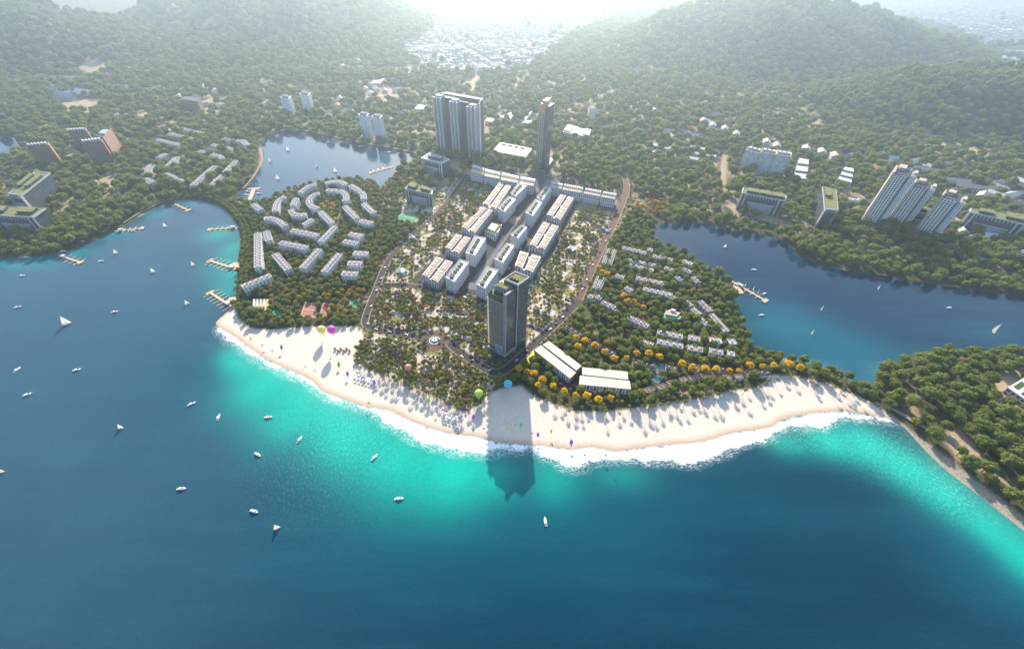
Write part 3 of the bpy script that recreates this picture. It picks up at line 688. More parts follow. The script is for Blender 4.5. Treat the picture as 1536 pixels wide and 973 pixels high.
for pts, lab, hh in [
 (ZC1((1190, 192), (1240, 222), (1345, 122), (1262, 98)), 'white slab with planters, left of the boulevard, nearest the long terrace', 21),
 (ZC1((1068, 335), (1132, 372), (1240, 252), (1168, 222)), 'white slab with planters, left of the boulevard, second from the top', 21),
 (ZC1((757, 765), (850, 790), (955, 625), (845, 603)), 'white slab with planters, left of the boulevard, above the lowest one', 20),
 (ZC3((655, 185), (725, 222), (835, 72), (765, 48)), 'lowest white slab with planters left of the boulevard', 20),
 (ZC2((415, 420), (472, 452), (556, 342), (500, 322)), 'white slab with planters, right of the boulevard, nearest the long terrace', 21),
 (ZC2((308, 568), (380, 604), (468, 474), (402, 442)), 'white slab with planters, right of the boulevard, second from the top', 21),
 (ZC1((1188, 590), (1265, 625), (1350, 520), (1290, 500)), 'white slab with planters, right of the boulevard, third from the top', 20),
 (ZC1((1035, 822), (1118, 862), (1228, 694), (1152, 668)), 'white slab with planters, right of the boulevard, fourth from the top', 20),
 (ZC3((893, 238), (960, 272), (1062, 132), (975, 106)), 'white slab with planters right beside the tall dark tower', 20)]:
    q = quad(pts, hh); t = root('apartment_slab', lab, 'apartment slab', q, G4); z0 = t['_z']; z = LAND_Z+hh
    def body(m_):
        m_.prism(q, z0, z, 0, 0)
    part('wall', t, 'slab_wall', body)
    part('parapet', t, 'white_paint', lambda m_: parapet(m_, sub(q, -0.01, 1.01, -0.005, 1.005), z-0.2, 0.5, 1.1))
    rf = part('roof', t, 'white_roof', lambda m_: m_.prism(shrink(q, 0.6), z, z+0.15))
    for i in range(5):
        a = 0.2+i*0.15
        subpart('planter', rf, 'planting' if i % 2 else 'green_roof', lambda m_: m_.prism(sub(q, 0.30, 0.62, a, a+0.07), z+0.15, z+1.7))
    subpart('plant_room', rf, 'dark_roof', lambda m_: m_.prism(sub(q, 0.34, 0.66, 0.07, 0.17), z+0.15, z+2.8))
    subpart('service_strip', rf, 'grey_roof', lambda m_: m_.prism(sub(q, 0.05, 0.2, 0.06, 0.94), z+0.15, z+0.5))
    for i in range(4):
        part('fin', t, 'white_paint', lambda m_: m_.prism(sub(q, 0.12+i*0.24, 0.16+i*0.24, -0.02, 0.003), z0, z+0.4))
pts = ZC1((945, 550), (1045, 600), (1102, 492), (1010, 468)); q = quad(pts, 11)
t = root('garden_house', 'low white house with a green garden roof on the left of the boulevard', 'house', q); z0 = t['_z']
part('wall', t, 'loggia_wall', lambda m_: m_.prism(q, z0, z0+11))
rf = part('roof', t, 'green_roof', lambda m_: m_.prism(shrink(q, 0.5), z0+11, z0+11.5))
subpart('pergola', rf, 'white_paint', lambda m_: [m_.prism(sub(q, 0.15+0.14*i, 0.22+0.14*i, 0.2, 0.8), z0+11.5, z0+13.5) for i in range(5)])
subpart('planting', rf, 'planting', lambda m_: m_.prism(sub(q, 0.03, 0.12, 0.05, 0.95), z0+11.5, z0+13))
G5 = 'white terraces in the long row closing the top of the district'
for pts, lab in [
 (ZT8((542, 705), (640, 728), (655, 682), (560, 650)), 'leftmost white terrace of the long row, beside the grey office'),
 (ZT8((645, 735), (765, 758), (775, 715), (655, 684)), 'second white terrace of the long row from the left'),
 (ZT8((770, 765), (908, 790), (922, 745), (785, 712)), 'third white terrace of the long row from the left'),
 (ZT8((913, 795), (1025, 815), (1048, 765), (928, 742)), 'fourth white terrace of the long row, left of the gap under the slender tower'),
 (ZC2((540, 318), (655, 340), (675, 302), (560, 278)), 'white terrace right of the gap under the slender tower'),
 (ZC2((660, 345), (850, 378), (870, 335), (685, 298)), 'white terrace second right of the gap in the long row'),
 (ZC2((862, 382), (1025, 412), (1045, 368), (885, 338)), 'white terrace next to the right hand end of the long row'),
 (ZC2((1035, 415), (1168, 438), (1190, 398), (1058, 370)), 'white terrace at the right hand end of the long row, by the road junction')]:
    q = sub(quad(pts, 19), 0.018, 0.982, 0, 1); t = root('terrace_row', lab, 'terrace row', q, G5); z0 = t['_z']; z = LAND_Z+19
    part('wall', t, 'slab_front', lambda m_: m_.prism(q, z0, z))
    rf = part('roof', t, 'tan_roof', lambda m_: m_.prism(sub(q, -0.005, 1.005, -0.03, 1.0), z, z+0.4))
    nn = 9
    for i in range(nn):
        a = (i+0.12)/nn
        subpart('stair_house', rf, 'white_paint', lambda m_: m_.prism(sub(q, a, a+0.55/nn, 0.55, 0.86), z+0.4, z+2.8))
    subpart('planting_strip', rf, 'planting', lambda m_: m_.prism(sub(q, 0, 1, 0.93, 0.995), z+0.4, z+1.6))
    part('ridge_wall', t, 'grey_roof', lambda m_: m_.prism(sub(q, 0, 1, 0.4, 0.45), z+0.4, z+1.5))
    for i in range(1, 4):
        part('floor_band', t, 'white_paint', lambda m_: m_.prism(sub(q, -0.003, 1.003, -0.06, -0.004), z0+i*4.6, z0+i*4.6+0.7))
# ---------------------------------------------------------------- the tall dark tower by the beach
z0 = LAND_Z-0.3
c_front = P(*ZC3((1105, 795))[0], LAND_Z); c_left = P(*ZC3((985, 735))[0], LAND_Z); c_mid = P(*ZC3((1262, 668))[0], LAND_Z)
# lower terraced volume on the left, tall slab on the right
dx = (c_left[0]-c_front[0], c_left[1]-c_front[1]); ll = math.hypot(*dx); dl = (dx[0]/ll, dx[1]/ll)
dr = (c_mid[0]-c_front[0], c_mid[1]-c_front[1]); lr = math.hypot(*dr); dr = (dr[0]/lr, dr[1]/lr)
def tp(a, b_): return (c_front[0]+dl[0]*a+dr[0]*b_, c_front[1]+dl[1]*a+dr[1]*b_)
HT = 0
for h in np.arange(60, 140, 0.5):
    if proj(*c_front, h)[1] < 380+330/5.12+1: HT = h; break
tw = thing('apartment_tower', 'tall dark apartment tower with planted roof terraces, standing alone by the beach', 'tower', (c_front[0], c_front[1], z0))
H1 = HT
A0, A1 = 0.0, ll          # along the left
W = lr
excl([tp(-3, -3), tp(ll+3, -3), tp(ll+3, W+3), tp(-3, W+3)], 2)
part('balcony_wing', tw, 'tower_balcony_wall', lambda m_: m_.prism([tp(2.5, 2.2), tp(ll, 2.2), tp(ll, W*0.52), tp(2.5, W*0.52)], z0, H1-6))
part('glass_wing', tw, 'dark_tower_glass', lambda m_: m_.prism([tp(0, 2.6), tp(2.4, 2.6), tp(2.4, W*0.50), tp(0, W*0.50)], z0, H1+0.5))
part('main_slab', tw, 'dark_tower_glass', lambda m_: m_.prism([tp(-1.5, W*0.52), tp(ll*0.72, W*0.52), tp(ll*0.72, W), tp(-1.5, W)], z0, H1+4))
part('rear_slab', tw, 'three_tower_light', lambda m_: m_.prism([tp(ll*0.73, W*0.53), tp(ll, W*0.53), tp(ll, W*0.95), tp(ll*0.73, W*0.95)], z0, H1-1))
nfl = int((H1-10)/3.3)
for i in range(3, nfl):
    zz = z0+3.3*i
    part('balcony', tw, 'balcony_slab', lambda m_: m_.prism([tp(2.6, 0.6), tp(ll+1.0, 0.6), tp(ll+1.0, W*0.5), tp(2.6, W*0.5)], zz, zz+1.0))
for k in range(3):
    part('fin', tw, 'frame_grey', lambda m_: m_.prism([tp(-0.5+1.3*k, 1.7), tp(-0.1+1.3*k, 1.7), tp(-0.1+1.3*k, 2.5), tp(-0.5+1.3*k, 2.5)], z0, H1+1.5))
part('corner_fin', tw, 'frame_grey', lambda m_: m_.prism([tp(-2.1, W*0.50), tp(-1.2, W*0.50), tp(-1.2, W*0.518), tp(-2.1, W*0.518)], z0, H1+5.5))
part('podium', tw, 'concrete', lambda m_: m_.prism([tp(-2.2, 0.3), tp(ll+1.5, 0.3), tp(ll+1.5, W*0.515), tp(-2.2, W*0.515)], z0, z0+4.2))
part('lobby_panel', tw, 'office_panel', lambda m_: m_.prism([tp(1.8, 0.0), tp(ll*0.55, 0.0), tp(ll*0.55, 0.29), tp(1.8, 0.29)], z0, z0+17))
part('lower_terrace', tw, 'green_roof', lambda m_: m_.prism([tp(2.6, 2.4), tp(ll-0.3, 2.4), tp(ll-0.3, W*0.5), tp(2.6, W*0.5)], H1-6, H1-5.4))
for k in range(5):
    part('roof_shrub', tw, 'planting', lambda m_: m_.cyl(*tp(4+k*(ll-6)/4, 4.0+(k % 2)*1.5), H1-5.4, H1-3.0, 1.6, 0.7, 8))
part('pent_house', tw, 'three_tower_light', lambda m_: m_.prism([tp(4.5, W*0.22), tp(ll-3, W*0.22), tp(ll-3, W*0.5), tp(4.5, W*0.5)], H1-5.4, H1+1.5))
rt = part('upper_terrace', tw, 'green_roof', lambda m_: m_.prism([tp(-0.8, W*0.55), tp(ll*0.70, W*0.55), tp(ll*0.70, W*0.98), tp(-0.8, W*0.98)], H1+4, H1+4.7))
part('crown_wall', tw, 'frame_grey', lambda m_: parapet(m_, [tp(-1.6, W*0.515), tp(ll*0.73, W*0.515), tp(ll*0.73, W+.1), tp(-1.6, W+.1)], H1+3.6, 0.6, 2.0))
for k in range(3):
    part('roof_unit', tw, 'dark_roof', lambda m_: m_.prism([tp(3+k*3.6, W*0.62), tp(4.8+k*3.6, W*0.62), tp(4.8+k*3.6, W*0.70), tp(3+k*3.6, W*0.70)], H1+4.7, H1+6.6))
part('roof_deck', tw, 'green_roof', lambda m_: m_.prism([tp(4.9, W*0.24), tp(ll-3.4, W*0.24), tp(ll-3.4, W*0.49), tp(4.9, W*0.49)], H1+1.5, H1+2.0))
# ---------------------------------------------------------------- beach hotels with cream roofs
ZH = lambda *p: zm(760, 480, 5.12, p)
for front, back, lab in [
 (ZH((213, 230), (487, 447), (533, 402), (262, 192)), ZH((277, 190), (535, 386), (576, 352), (324, 160)), 'cream roofed pavilion slanting towards the tall tower, left one of two above the beach'),
 (ZH((556, 492), (955, 530), (946, 466), (562, 424)), ZH((580, 418), (934, 456), (928, 396), (580, 362)), 'cream roofed pavilion lying level above the beach, right one of two')]:
    q = quad(front, 9.5); q2 = quad(back, 9.5); t = root('beach_pavilion', lab, 'pavilion', q, 'cream roofed pavilions behind the beach'); z0 = t['_z']; z = LAND_Z+9.5
    excl(q2, 3)
    part('front_hall', t, 'colonnade', lambda m_: m_.prism(shrink(q, 0.8), z0, z-0.6))
    part('rear_hall', t, 'colonnade', lambda m_: m_.prism(shrink(q2, 0.8), z0, z-0.6))
    part('front_roof', t, 'cream_roof', lambda m_: m_.prism(q, z-0.6, z))
    part('rear_roof', t, 'cream_roof', lambda m_: m_.prism(q2, z-0.3, z+0.3))
    part('link', t, 'dark_roof', lambda m_: m_.prism([q[3], q[2], q2[1], q2[0]], z0, z-1.5))
    for i in range(22):
        u = (i+0.5)/22
        part('pier', t, 'white_paint', lambda m_: m_.prism(sub(q, u-0.006, u+0.006, -0.02, 0.03), z0, z-0.61))
# ---------------------------------------------------------------- towers and offices further back
def fins(t, q, z0, z1, us, v0=-0.03, v1=0.003, mat='white_paint', name='fin', wd=0.012):
    for u in us: part(name, t, mat, lambda m_: m_.prism(sub(q, u-wd, u+wd, v0, v1), z0, z1))
# three linked towers
cols = [(ZT8((262, 140), (345, 150), (440, 108), (345, 92)), 0.0), (ZT8((405, 150), (470, 160), (555, 128), (470, 112)), 2.0), (ZT8((512, 182), (585, 195), (640, 145), (570, 130)), -6.0)]
hT = 108
q0 = quad(ZT8((262, 140), (585, 195), (640, 145), (345, 92)), hT)
t = root('triple_tower', 'group of three tall grey residential towers joined at the back, behind the upper lagoon', 'tower', q0); z0 = t['_z']
bigq = q0
for k, (u0, u1) in enumerate(((0.0, 0.2), (0.40, 0.58), (0.80, 1.0))):
    zt = z0+hT+(3, 0, -4)[k]
    wg = part('tower_shaft', t, 'three_tower_light', lambda m_: m_.prism(sub(bigq, u0, u1, -0.1, 0.35), z0, zt))
    subpart('roof_box', wg, 'grey_roof', lambda m_: m_.prism(sub(bigq, u0+0.02, u1-0.02, 0.0, 0.3), zt, zt+3))
    fins(t, bigq, z0, zt+1.5, (u0+0.01, (u0+u1)/2, u1-0.01), -0.16, -0.103, 'frame_grey')
    if k < 2:
        part('recessed_core', t, 'three_tower_dark', lambda m_: m_.prism(sub(bigq, u1+0.003, u1+0.197, 0.2, 0.9), z0, zt-1))
part('rear_wing', t, 'three_tower_dark', lambda m_: m_.prism(sub(bigq, 0.02, 1.0, 0.4, 1.0), z0, z0+hT+1))
part('sky_bridge', t, 'dark_roof', lambda m_: m_.prism(sub(bigq, 0.03, 0.97, 0.5, 0.7), z0+hT+1, z0+hT+4))
part('end_strip', t, 'white_paint', lambda m_: m_.prism(sub(bigq, 1.001, 1.012, 0.3, 0.5), z0, z0+hT))
# slender tower with copper crown
bq = [P(803.0, 250.5, LAND_Z), P(816.5, 252.5, LAND_Z), P(824, 243, LAND_Z), P(811, 241.5, LAND_Z)]
def height_for(p, py):
    for h in np.arange(10, 200, 0.5):
        if proj(p[0], p[1], LAND_Z+h)[1] < py: return h
hs = height_for(bq[1], 172)
t = root('slender_tower', 'slender tower with a copper coloured crown standing alone behind the long terrace', 'tower', bq); z0 = t['_z']
part('light_shaft', t, 'slender_light', lambda m_: m_.prism(sub(bq, 0, 0.62, 0, 0.6), z0, z0+hs))
part('dark_shaft', t, 'three_tower_dark', lambda m_: m_.prism(sub(bq, 0.625, 1.0, 0.05, 1.0), z0, z0+hs+11))
part('rear_shaft', t, 'slender_light', lambda m_: m_.prism(sub(bq, 0.0, 0.62, 0.605, 1.0), z0, z0+hs+3))
fins(t, bq, z0, z0+hs+1, (0.03, 0.2, 0.4, 0.6), -0.06, -0.003, 'frame_grey')
cr = part('crown', t, 'copper', lambda m_: m_.prism(sub(bq, 0.17, 0.62, 0.02, 0.6), z0+hs+0.05, z0+hs+17, bottom=True))
subpart('crown_cap', cr, 'copper', lambda m_: m_.prism(sub(bq, 0.25, 0.7, 0.2, 0.9), z0+hs+17, z0+hs+21))
part('sky_terrace', t, 'planting', lambda m_: m_.prism(sub(bq, 0.0, 0.16, 0.05, 0.5), z0+hs, z0+hs+3))
part('podium', t, 'glass_dark', lambda m_: m_.prism(sub(bq, -0.2, 1.5, -0.25, 1.2), z0, z0+8))
# offices with framed front panels and green stepped roofs
def office(lab, pts, h, wall='grey_office_glass', frame='frame_grey', white=False, panel=True, boxes=((0.08, 0.35, 0.3, 0.8), (0.62, 0.92, 0.3, 0.8)), roofm='green_roof', group=None):
    q = quad(pts, h); t = root('office_building', lab, 'office building', q, group); z0 = t['_z']; z = z0+h
    part('wall', t, wall, lambda m_: m_.prism(q, z0, z))
    part('parapet', t, frame, lambda m_: parapet(m_, sub(q, -0.012, 1.012, -0.02, 1.02), z-0.9, 1.2, 2.0))
    part('roof_garden', t, roofm, lambda m_: m_.prism(shrink(q, 1.5), z, z+0.5))
    for b_ in boxes:
        bx = part('roof_house', t, wall, lambda m_: m_.prism(sub(q, b_[0], b_[1], b_[2], b_[3]), z+0.5, z+4.5))
        subpart('roof_lawn', bx, roofm, lambda m_: m_.prism(sub(q, b_[0]-0.01, b_[1]+0.01, b_[2]-0.02, b_[3]+0.02), z+4.5, z+5))
    fins(t, q, z0, z, (0.012, 0.1, 0.88, 0.988), -0.07, -0.003, frame, wd=0.014)
    fins(t, q, z-5.5, z-0.95, [0.16+0.07*i for i in range(11)], -0.06, -0.003, frame, 'bracket', 0.006)
    if panel:
        part('front_panel', t, 'office_panel', lambda m_: m_.prism(sub(q, 0.22, 0.80, -0.10, -0.004), z0, z0+h*0.55))
        part('panel_frame', t, frame, lambda m_: m_.prism(sub(q, 0.19, 0.83, -0.09, -0.005), z0+h*0.55+0.05, z0+h*0.55+1.2))
    return t, q
ZL = lambda *p: zm(0, 180, 5.56, p)
office('glass office with framed front below the brown towers, upper of two at the left', ZL((75, 612), (185, 625), (415, 445), (290, 432)), 34)[0]
office('glass office with framed front cut by the left edge, nearest the shore wood', [(-22, 322), (50, 326), (68, 313), (-12, 309)], 30)
ZR = lambda *p: zm(1080, 170, 5.56, p)
office('wide office with green roof gardens above the north bank of the right lagoon', ZR((185, 665), (545, 730), (550, 690), (195, 622)), 30, boxes=((0.1, 0.36, 0.2, 0.8), (0.4, 0.62, 0.2, 0.8), (0.66, 0.95, 0.2, 0.8)))
office('narrow office with green roof beside the white marquee, left of the leaning towers', ZR((872, 795), (985, 805), (968, 640), (855, 618)), 34, boxes=((0.1, 0.5, 0.55, 0.9),), panel=False)
ZQ = lambda *p: zm(1260, 220, 5.56, p)
office('wide framed office at the right edge behind the white gabled halls', ZQ((1085, 545), (1545, 650), (1530, 575), (1090, 515)), 32, boxes=((0.15, 0.4, 0.2, 0.8), (0.65, 0.98, 0.2, 0.8)))
office('dark office half hidden between the second and third leaning towers', ZQ((640, 545), (760, 570), (765, 520), (655, 510)), 26, boxes=((0.2, 0.6, 0.2, 0.8),))
office('white framed office left of the long terrace', ZT8((165, 600), (320, 640), (378, 610), (228, 560)), 30, wall='grey_office_glass', frame='white_paint', boxes=((0.2, 0.5, 0.3, 0.8), (0.55, 0.8, 0.3, 0.8)), roofm='grey_roof')
office('dark office with olive green roof boxes near the tennis court', ZT8((40, 835), (245, 880), (250, 850), (85, 790)), 24, frame='frame_grey', boxes=((0.05, 0.35, 0.2, 0.9), (0.55, 0.9, 0.3, 0.9)))
# brown slab towers
G = 'brown slab towers left of the villas'
for pts, lab, h in [
 (ZL((222, 225), (405, 212), (400, 185), (225, 205)), 'leftmost brown slab tower, nearest the small turquoise pond', 42),
 (ZL((560, 100), (718, 92), (712, 68), (560, 82)), 'brown slab tower at the back, left of the slanting brick one', 42),
 (ZL((675, 195), (850, 180), (848, 148), (680, 172)), 'front brown slab tower below the slanting brick one', 44),
 (ZL((800, 140), (860, 150), (925, 72), (880, 78)), 'slanting brick coloured tower with its sunlit long side showing', 46)]:
    q = quad(pts, h); t = root('slab_tower', lab, 'tower', q, G); z0 = t['_z']; z = z0+h
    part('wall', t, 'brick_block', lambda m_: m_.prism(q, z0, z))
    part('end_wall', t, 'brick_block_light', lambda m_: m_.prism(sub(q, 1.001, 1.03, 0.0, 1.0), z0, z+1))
    part('roof_terrace', t, 'dark_roof', lambda m_: m_.prism(shrink(q, 1), z, z+1.0))
    for i in range(6): part('roof_box', t, 'frame_grey', lambda m_: m_.prism(sub(q, 0.05+i*0.16, 0.14+i*0.16, 0.3, 0.75), z+1, z+3.6))
q = quad([(272, 150), (296, 153), (300, 147), (276, 145)], 30)
t = root('slab_tower', 'lone dull brown tower in the woods above the terrace rows', 'tower', q); z0 = t['_z']
part('wall', t, 'brick_block', lambda m_: m_.prism(q, z0, z0+30)); part('roof_terrace', t, 'dark_roof', lambda m_: m_.prism(shrink(q, 1), z0+30, z0+31.5))
# small white towers behind the lagoon
for (x0, y0), lab in (((420, 145), 'pale tower at the left of the farther pair behind the lagoon'), ((449, 140), 'pale tower at the right of the farther pair behind the lagoon'), ((537, 171), 'pale tower at the left of the nearer pair behind the lagoon'), ((557, 174), 'pale tower at the right of the nearer pair behind the lagoon')):
    q = quad([(x0, y0+1), (x0+13, y0+3), (x0+17, y0-1), (x0+5, y0-3)], 46 if x0 < 500 else 50)
    t = root('white_tower', lab, 'tower', q, 'pale towers behind the upper lagoon'); z0 = t['_z']; h = 46 if x0 < 500 else 50
    part('wall', t, 'strip_tower', lambda m_: m_.prism(q, z0, z0+h))
    part('roof_box', t, 'dark_roof', lambda m_: m_.prism(shrink(q, 3), z0+h, z0+h+3))
    fins(t, q, z0, z0+h+1, (0.05, 0.5, 0.95), -0.05, -0.003, 'white_paint', wd=0.03)
# low buildings
def low(name, lab, cat, pts, h, wall, roof, group=None, boxes=()):
    q = quad(pts, h); t = root(name, lab, cat, q, group); z0 = t['_z']; z = z0+h
    part('wall', t, wall, lambda m_: m_.prism(q, z0, z)); rf = part('roof', t, roof, lambda m_: m_.prism(sub(q, -0.01, 1.01, -0.015, 1.015), z, z+0.7))
    for b_ in boxes: subpart('roof_house', rf, 'white_roof', lambda m_: m_.prism(sub(q, *b_), z+0.7, z+3.4))
    return t, q, z0
low('market_hall', 'long low hall with a cream roof left of the slender tower', 'hall', ZT8((712, 545), (965, 592), (1012, 528), (770, 482)), 15, 'school_wall', 'cream_roof', boxes=[(0.1+i*0.2, 0.2+i*0.2, 0.8, 0.9) for i in range(4)])
t, q, z0 = low('white_school', 'U shaped white building right of the slender tower', 'building', ZT8((1252, 400), (1450, 440), (1468, 385), (1290, 345)), 14, 'loggia_wall', 'white_roof', boxes=[(0.0, 0.25, 0.1, 0.9), (0.75, 1.0, 0.1, 0.9)])
low('white_building', 'low white building left of the three linked towers', 'building', [(622, 163), (645, 166), (648, 160), (628, 157)], 10, 'white_wall', 'white_roof')
low('white_building', 'low pale roofed hall just right of the three linked towers', 'building', ZT8((655, 315), (760, 330), (765, 305), (670, 290)), 8, 'white_wall', 'white_roof')
low('white_building', 'white block half hidden by trees between the two tower groups', 'building', ZT8((770, 285), (850, 300), (880, 262), (850, 250)), 10, 'white_wall', 'white_roof')
low('white_building', 'small white block with notched roof in the woods below the far city', 'building', [(551, 126), (573, 124), (577, 118), (555, 121)], 10, 'white_wall', 'white_roof')
q = quad(ZT8((920, 325), (1025, 338), (1050, 240), (1010, 235)), 9)
t = root('angled_building', 'white L shaped building outline left of the slender tower top', 'building', q); z0 = t['_z']
part('long_wing', t, 'white_roof', lambda m_: m_.prism(sub(q, 0.0, 0.25, 0, 1), z0, z0+9)); part('short_wing', t, 'white_roof', lambda m_: m_.prism(sub(q, 0.26, 1.0, 0, 0.2), z0, z0+9))
ZB = lambda *p: zm(860, 150, 6.144, p)
GB = 'long low sheds in the woods above the right road'
for pts, lab in [
 (ZB((712, 478), (945, 518), (950, 495), (722, 458)), 'front left long shed with a row of dark openings'), (ZB((735, 420), (790, 432), (795, 408), (740, 395)), 'short shed behind the front left long shed'),
 (ZB((840, 450), (965, 468), (968, 448), (845, 428)), 'middle shed behind the front left long shed'), (ZB((1078, 440), (1325, 478), (1325, 460), (1085, 415)), 'back right long shed'),
 (ZB((1120, 498), (1315, 530), (1318, 508), (1125, 475)), 'middle right long shed'), (ZB((1072, 545), (1160, 560), (1165, 535), (1075, 522)), 'front right short shed')]:
    low('long_shed', lab, 'shed', pts, 7, 'school_wall', 'blue_grey_roof', GB)
# gabled houses
def gable_house(name, lab, cat, px, py, L, Wd, h, rot, wall, roof, group=None, front=None):
    x, y = P(px, py, LAND_Z)
    q = [(x+a*math.cos(rot)-b_*math.sin(rot), y+a*math.sin(rot)+b_*math.cos(rot)) for a, b_ in ((-L/2, -Wd/2), (L/2, -Wd/2), (L/2, Wd/2), (-L/2, Wd/2))]
    bz = base_z(q)
    if bz > LAND_Z+1:
        x, y = P(px, py, bz); q = [(x+a*math.cos(rot)-b_*math.sin(rot), y+a*math.sin(rot)+b_*math.cos(rot)) for a, b_ in ((-L/2, -Wd/2), (L/2, -Wd/2), (L/2, Wd/2), (-L/2, Wd/2))]; bz = base_z(q)
    t = root(name, lab, cat, q, group); z0 = t['_z']; rh = Wd*0.28
    def wl(m_):
        m_.prism(q, z0, z0+h)
        for a, b_ in ((0, 3), (1, 2)):
            mid = ((q[a][0]+q[b_][0])/2, (q[a][1]+q[b_][1])/2, z0+h+rh)
            m_.face([(*q[a], z0+h), (*q[b_], z0+h), mid])
    part('wall', t, wall, wl)
    def rf(m_):
        o = sub(q, -0.04, 1.04, -0.06, 1.06); ml = lerp2(q, -0.04, 0.5); mr = lerp2(q, 1.04, 0.5)
        zt = z0+h+rh+0.3; ze = z0+h-0.3
        m_.face([(*o[0], ze), (*o[1], ze), (*mr, zt), (*ml, zt)]); m_.face([(*o[2], ze), (*o[3], ze), (*ml, zt), (*mr, zt)])
        m_.face([(*o[0], ze-0.3), (*o[1], ze-0.3), (*mr, zt-0.3), (*ml, zt-0.3)]); m_.face([(*o[2], ze-0.3), (*o[3], ze-0.3), (*ml, zt-0.3), (*mr, zt-0.3)])
    part('roof', t, roof, rf)
    if front: part('gable_front', t, front, lambda m_: m_.prism(sub(q, -0.03, -0.003, 0.1, 0.9), z0, z0+h+rh*0.5))
    return t
GS_ = 'tall narrow gabled houses on the slope behind the pale block'
for i, (x_, y_, lab) in enumerate([(1052, 190, 'at the far left of the slope'), (1066, 197, 'second from the left'), (1084, 202, 'third from the left, pale fronted'), (1101, 210, 'fourth from the left, beside white stacks'), (1146, 222, 'just above the pale block, left one'), (1161, 228, 'just above the pale block, right one'), (1205, 232, 'alone right of the pale block'), (1228, 237, 'second right of the pale block'), (1247, 243, 'farthest right of the slope row')]):
    gable_house('gabled_house', 'narrow gabled house with pinkish roof '+lab, 'house', x_, y_, 24, 15, 16, R(68), 'white_wall', 'pale_tile', GS_)
# pale block of three bays, seen leaning at the edge of the wide view
for i, (p0, p1, lab) in enumerate([((152, 462), (262, 492), 'left bay of the pale glass fronted block above the right lagoon'), ((268, 498), (382, 522), 'middle bay of the pale glass fronted block above the right lagoon'), ((388, 528), (500, 550), 'right bay of the pale glass fronted block above the right lagoon')]):
    a_, b_2 = PP(ZR(p0, p1), LAND_Z); dxx, dyy = b_2[0]-a_[0], b_2[1]-a_[1]; l_ = math.hypot(dxx, dyy); nx, ny = -dyy/l_*26, dxx/l_*26
    q = [a_, b_2, (b_2[0]+nx, b_2[1]+ny), (a_[0]+nx, a_[1]+ny)]; h = height_for(a_, 170+305/5.56+3.5*i)
    t = root('pale_block', lab, 'apartment block', q, 'pale bays of one block side by side'); z0 = t['_z']
    part('front', t, 'green_glass', lambda m_: m_.prism(q, z0, z0+h)); part('divider', t, 'yellow_gable', lambda m_: m_.prism(sub(q, 1.003, 1.04, -0.05, 0.9), z0, z0+h+2))
    part('parapet', t, 'white_paint', lambda m_: parapet(m_, sub(q, -0.01, 1.0, -0.02, 1.0), z0+h-0.2, 0.6, 1.4)); part('roof', t, 'dark_roof', lambda m_: m_.prism(shrink(q, 1), z0+h, z0+h+0.6))
    for k in range(3): part('roof_house', t, 'white_roof', lambda m_: m_.prism(sub(q, 0.08+0.32*k, 0.28+0.32*k, 0.3, 0.6), z0+h+0.6, z0+h+4))
# stepped white blocks
for pts, lab in [(ZR((622, 520), (735, 530), (735, 395), (655, 382)), 'stepped white flats right of the pale block'), (ZR((995, 530), (1110, 560), (1110, 470), (1035, 455)), 'stepped white flats above the white marquee')]:
    q = quad(pts, 16); t = root('stepped_flats', lab, 'flats', q, 'stepped white flats'); z0 = t['_z']
    for k in range(3): part('step', t, ['loggia_wall', 'white_roof'], lambda m_: m_.prism(sub(q, 0, 1, k/3+0.01, (k+1)/3-0.01), z0, z0+12+3.5*k, 0, 1))
# three leaning-looking grid towers at the right
for base, tops, lab in [
 ([(1290, 338), (1310, 341), (1316, 329), (1296, 325)], 262, 'tallest white gridded tower, left one of three on the right'),
 ([(1329, 337), (1349, 341), (1354, 331), (1335, 327)], 280, 'white gridded tower in the middle of the three on the right'),
 ([(1371, 350), (1392, 357), (1398, 346), (1378, 341)], 296, 'white gridded tower, right one of three on the right')]:
    q = [P(x_, y_, LAND_Z) for x_, y_ in base]; h = height_for(q[0], tops); t = root('gridded_tower', lab, 'tower', q, 'three white gridded towers'); z0 = t['_z']; z = z0+h
    part('grid_front', t, 'grid_tower', lambda m_: m_.prism(sub(q, 0.0, 1.0, 0.0, 1.0), z0, z))
    part('side_frame', t, 'pale_tile', lambda m_: m_.prism(sub(q, -0.13, -0.005, 0.0, 0.9), z0, z+4))
    part('strip_wing', t, 'strip_tower', lambda m_: m_.prism(sub(q, 1.12, 1.55, 0.15, 0.95), z0, z-2))
    part('recess', t, 'dark_roof', lambda m_: m_.prism(sub(q, 1.003, 1.117, 0.2, 0.9), z0, z-1))
    part('roof_terrace', t, 'dark_roof', lambda m_: m_.prism(shrink(q, 1.5), z, z+1))
    part('roof_house', t, 'pale_tile', lambda m_: m_.prism(sub(q, 0.1, 0.6, 0.5, 0.95), z+1, z+6))
    part('wing_terrace', t, 'tan_terrace', lambda m_: m_.prism(sub(q, 1.14, 1.53, 0.2, 0.9), z-2, z-1.2))
    part('wing_box', t, 'white_roof', lambda m_: m_.prism(sub(q, 1.25, 1.45, 0.45, 0.8), z-1.2, z+2))
    part('base_storey', t, 'concrete', lambda m_: m_.prism(sub(q, -0.16, 1.6, -0.06, 1.02), z0, z0+9))
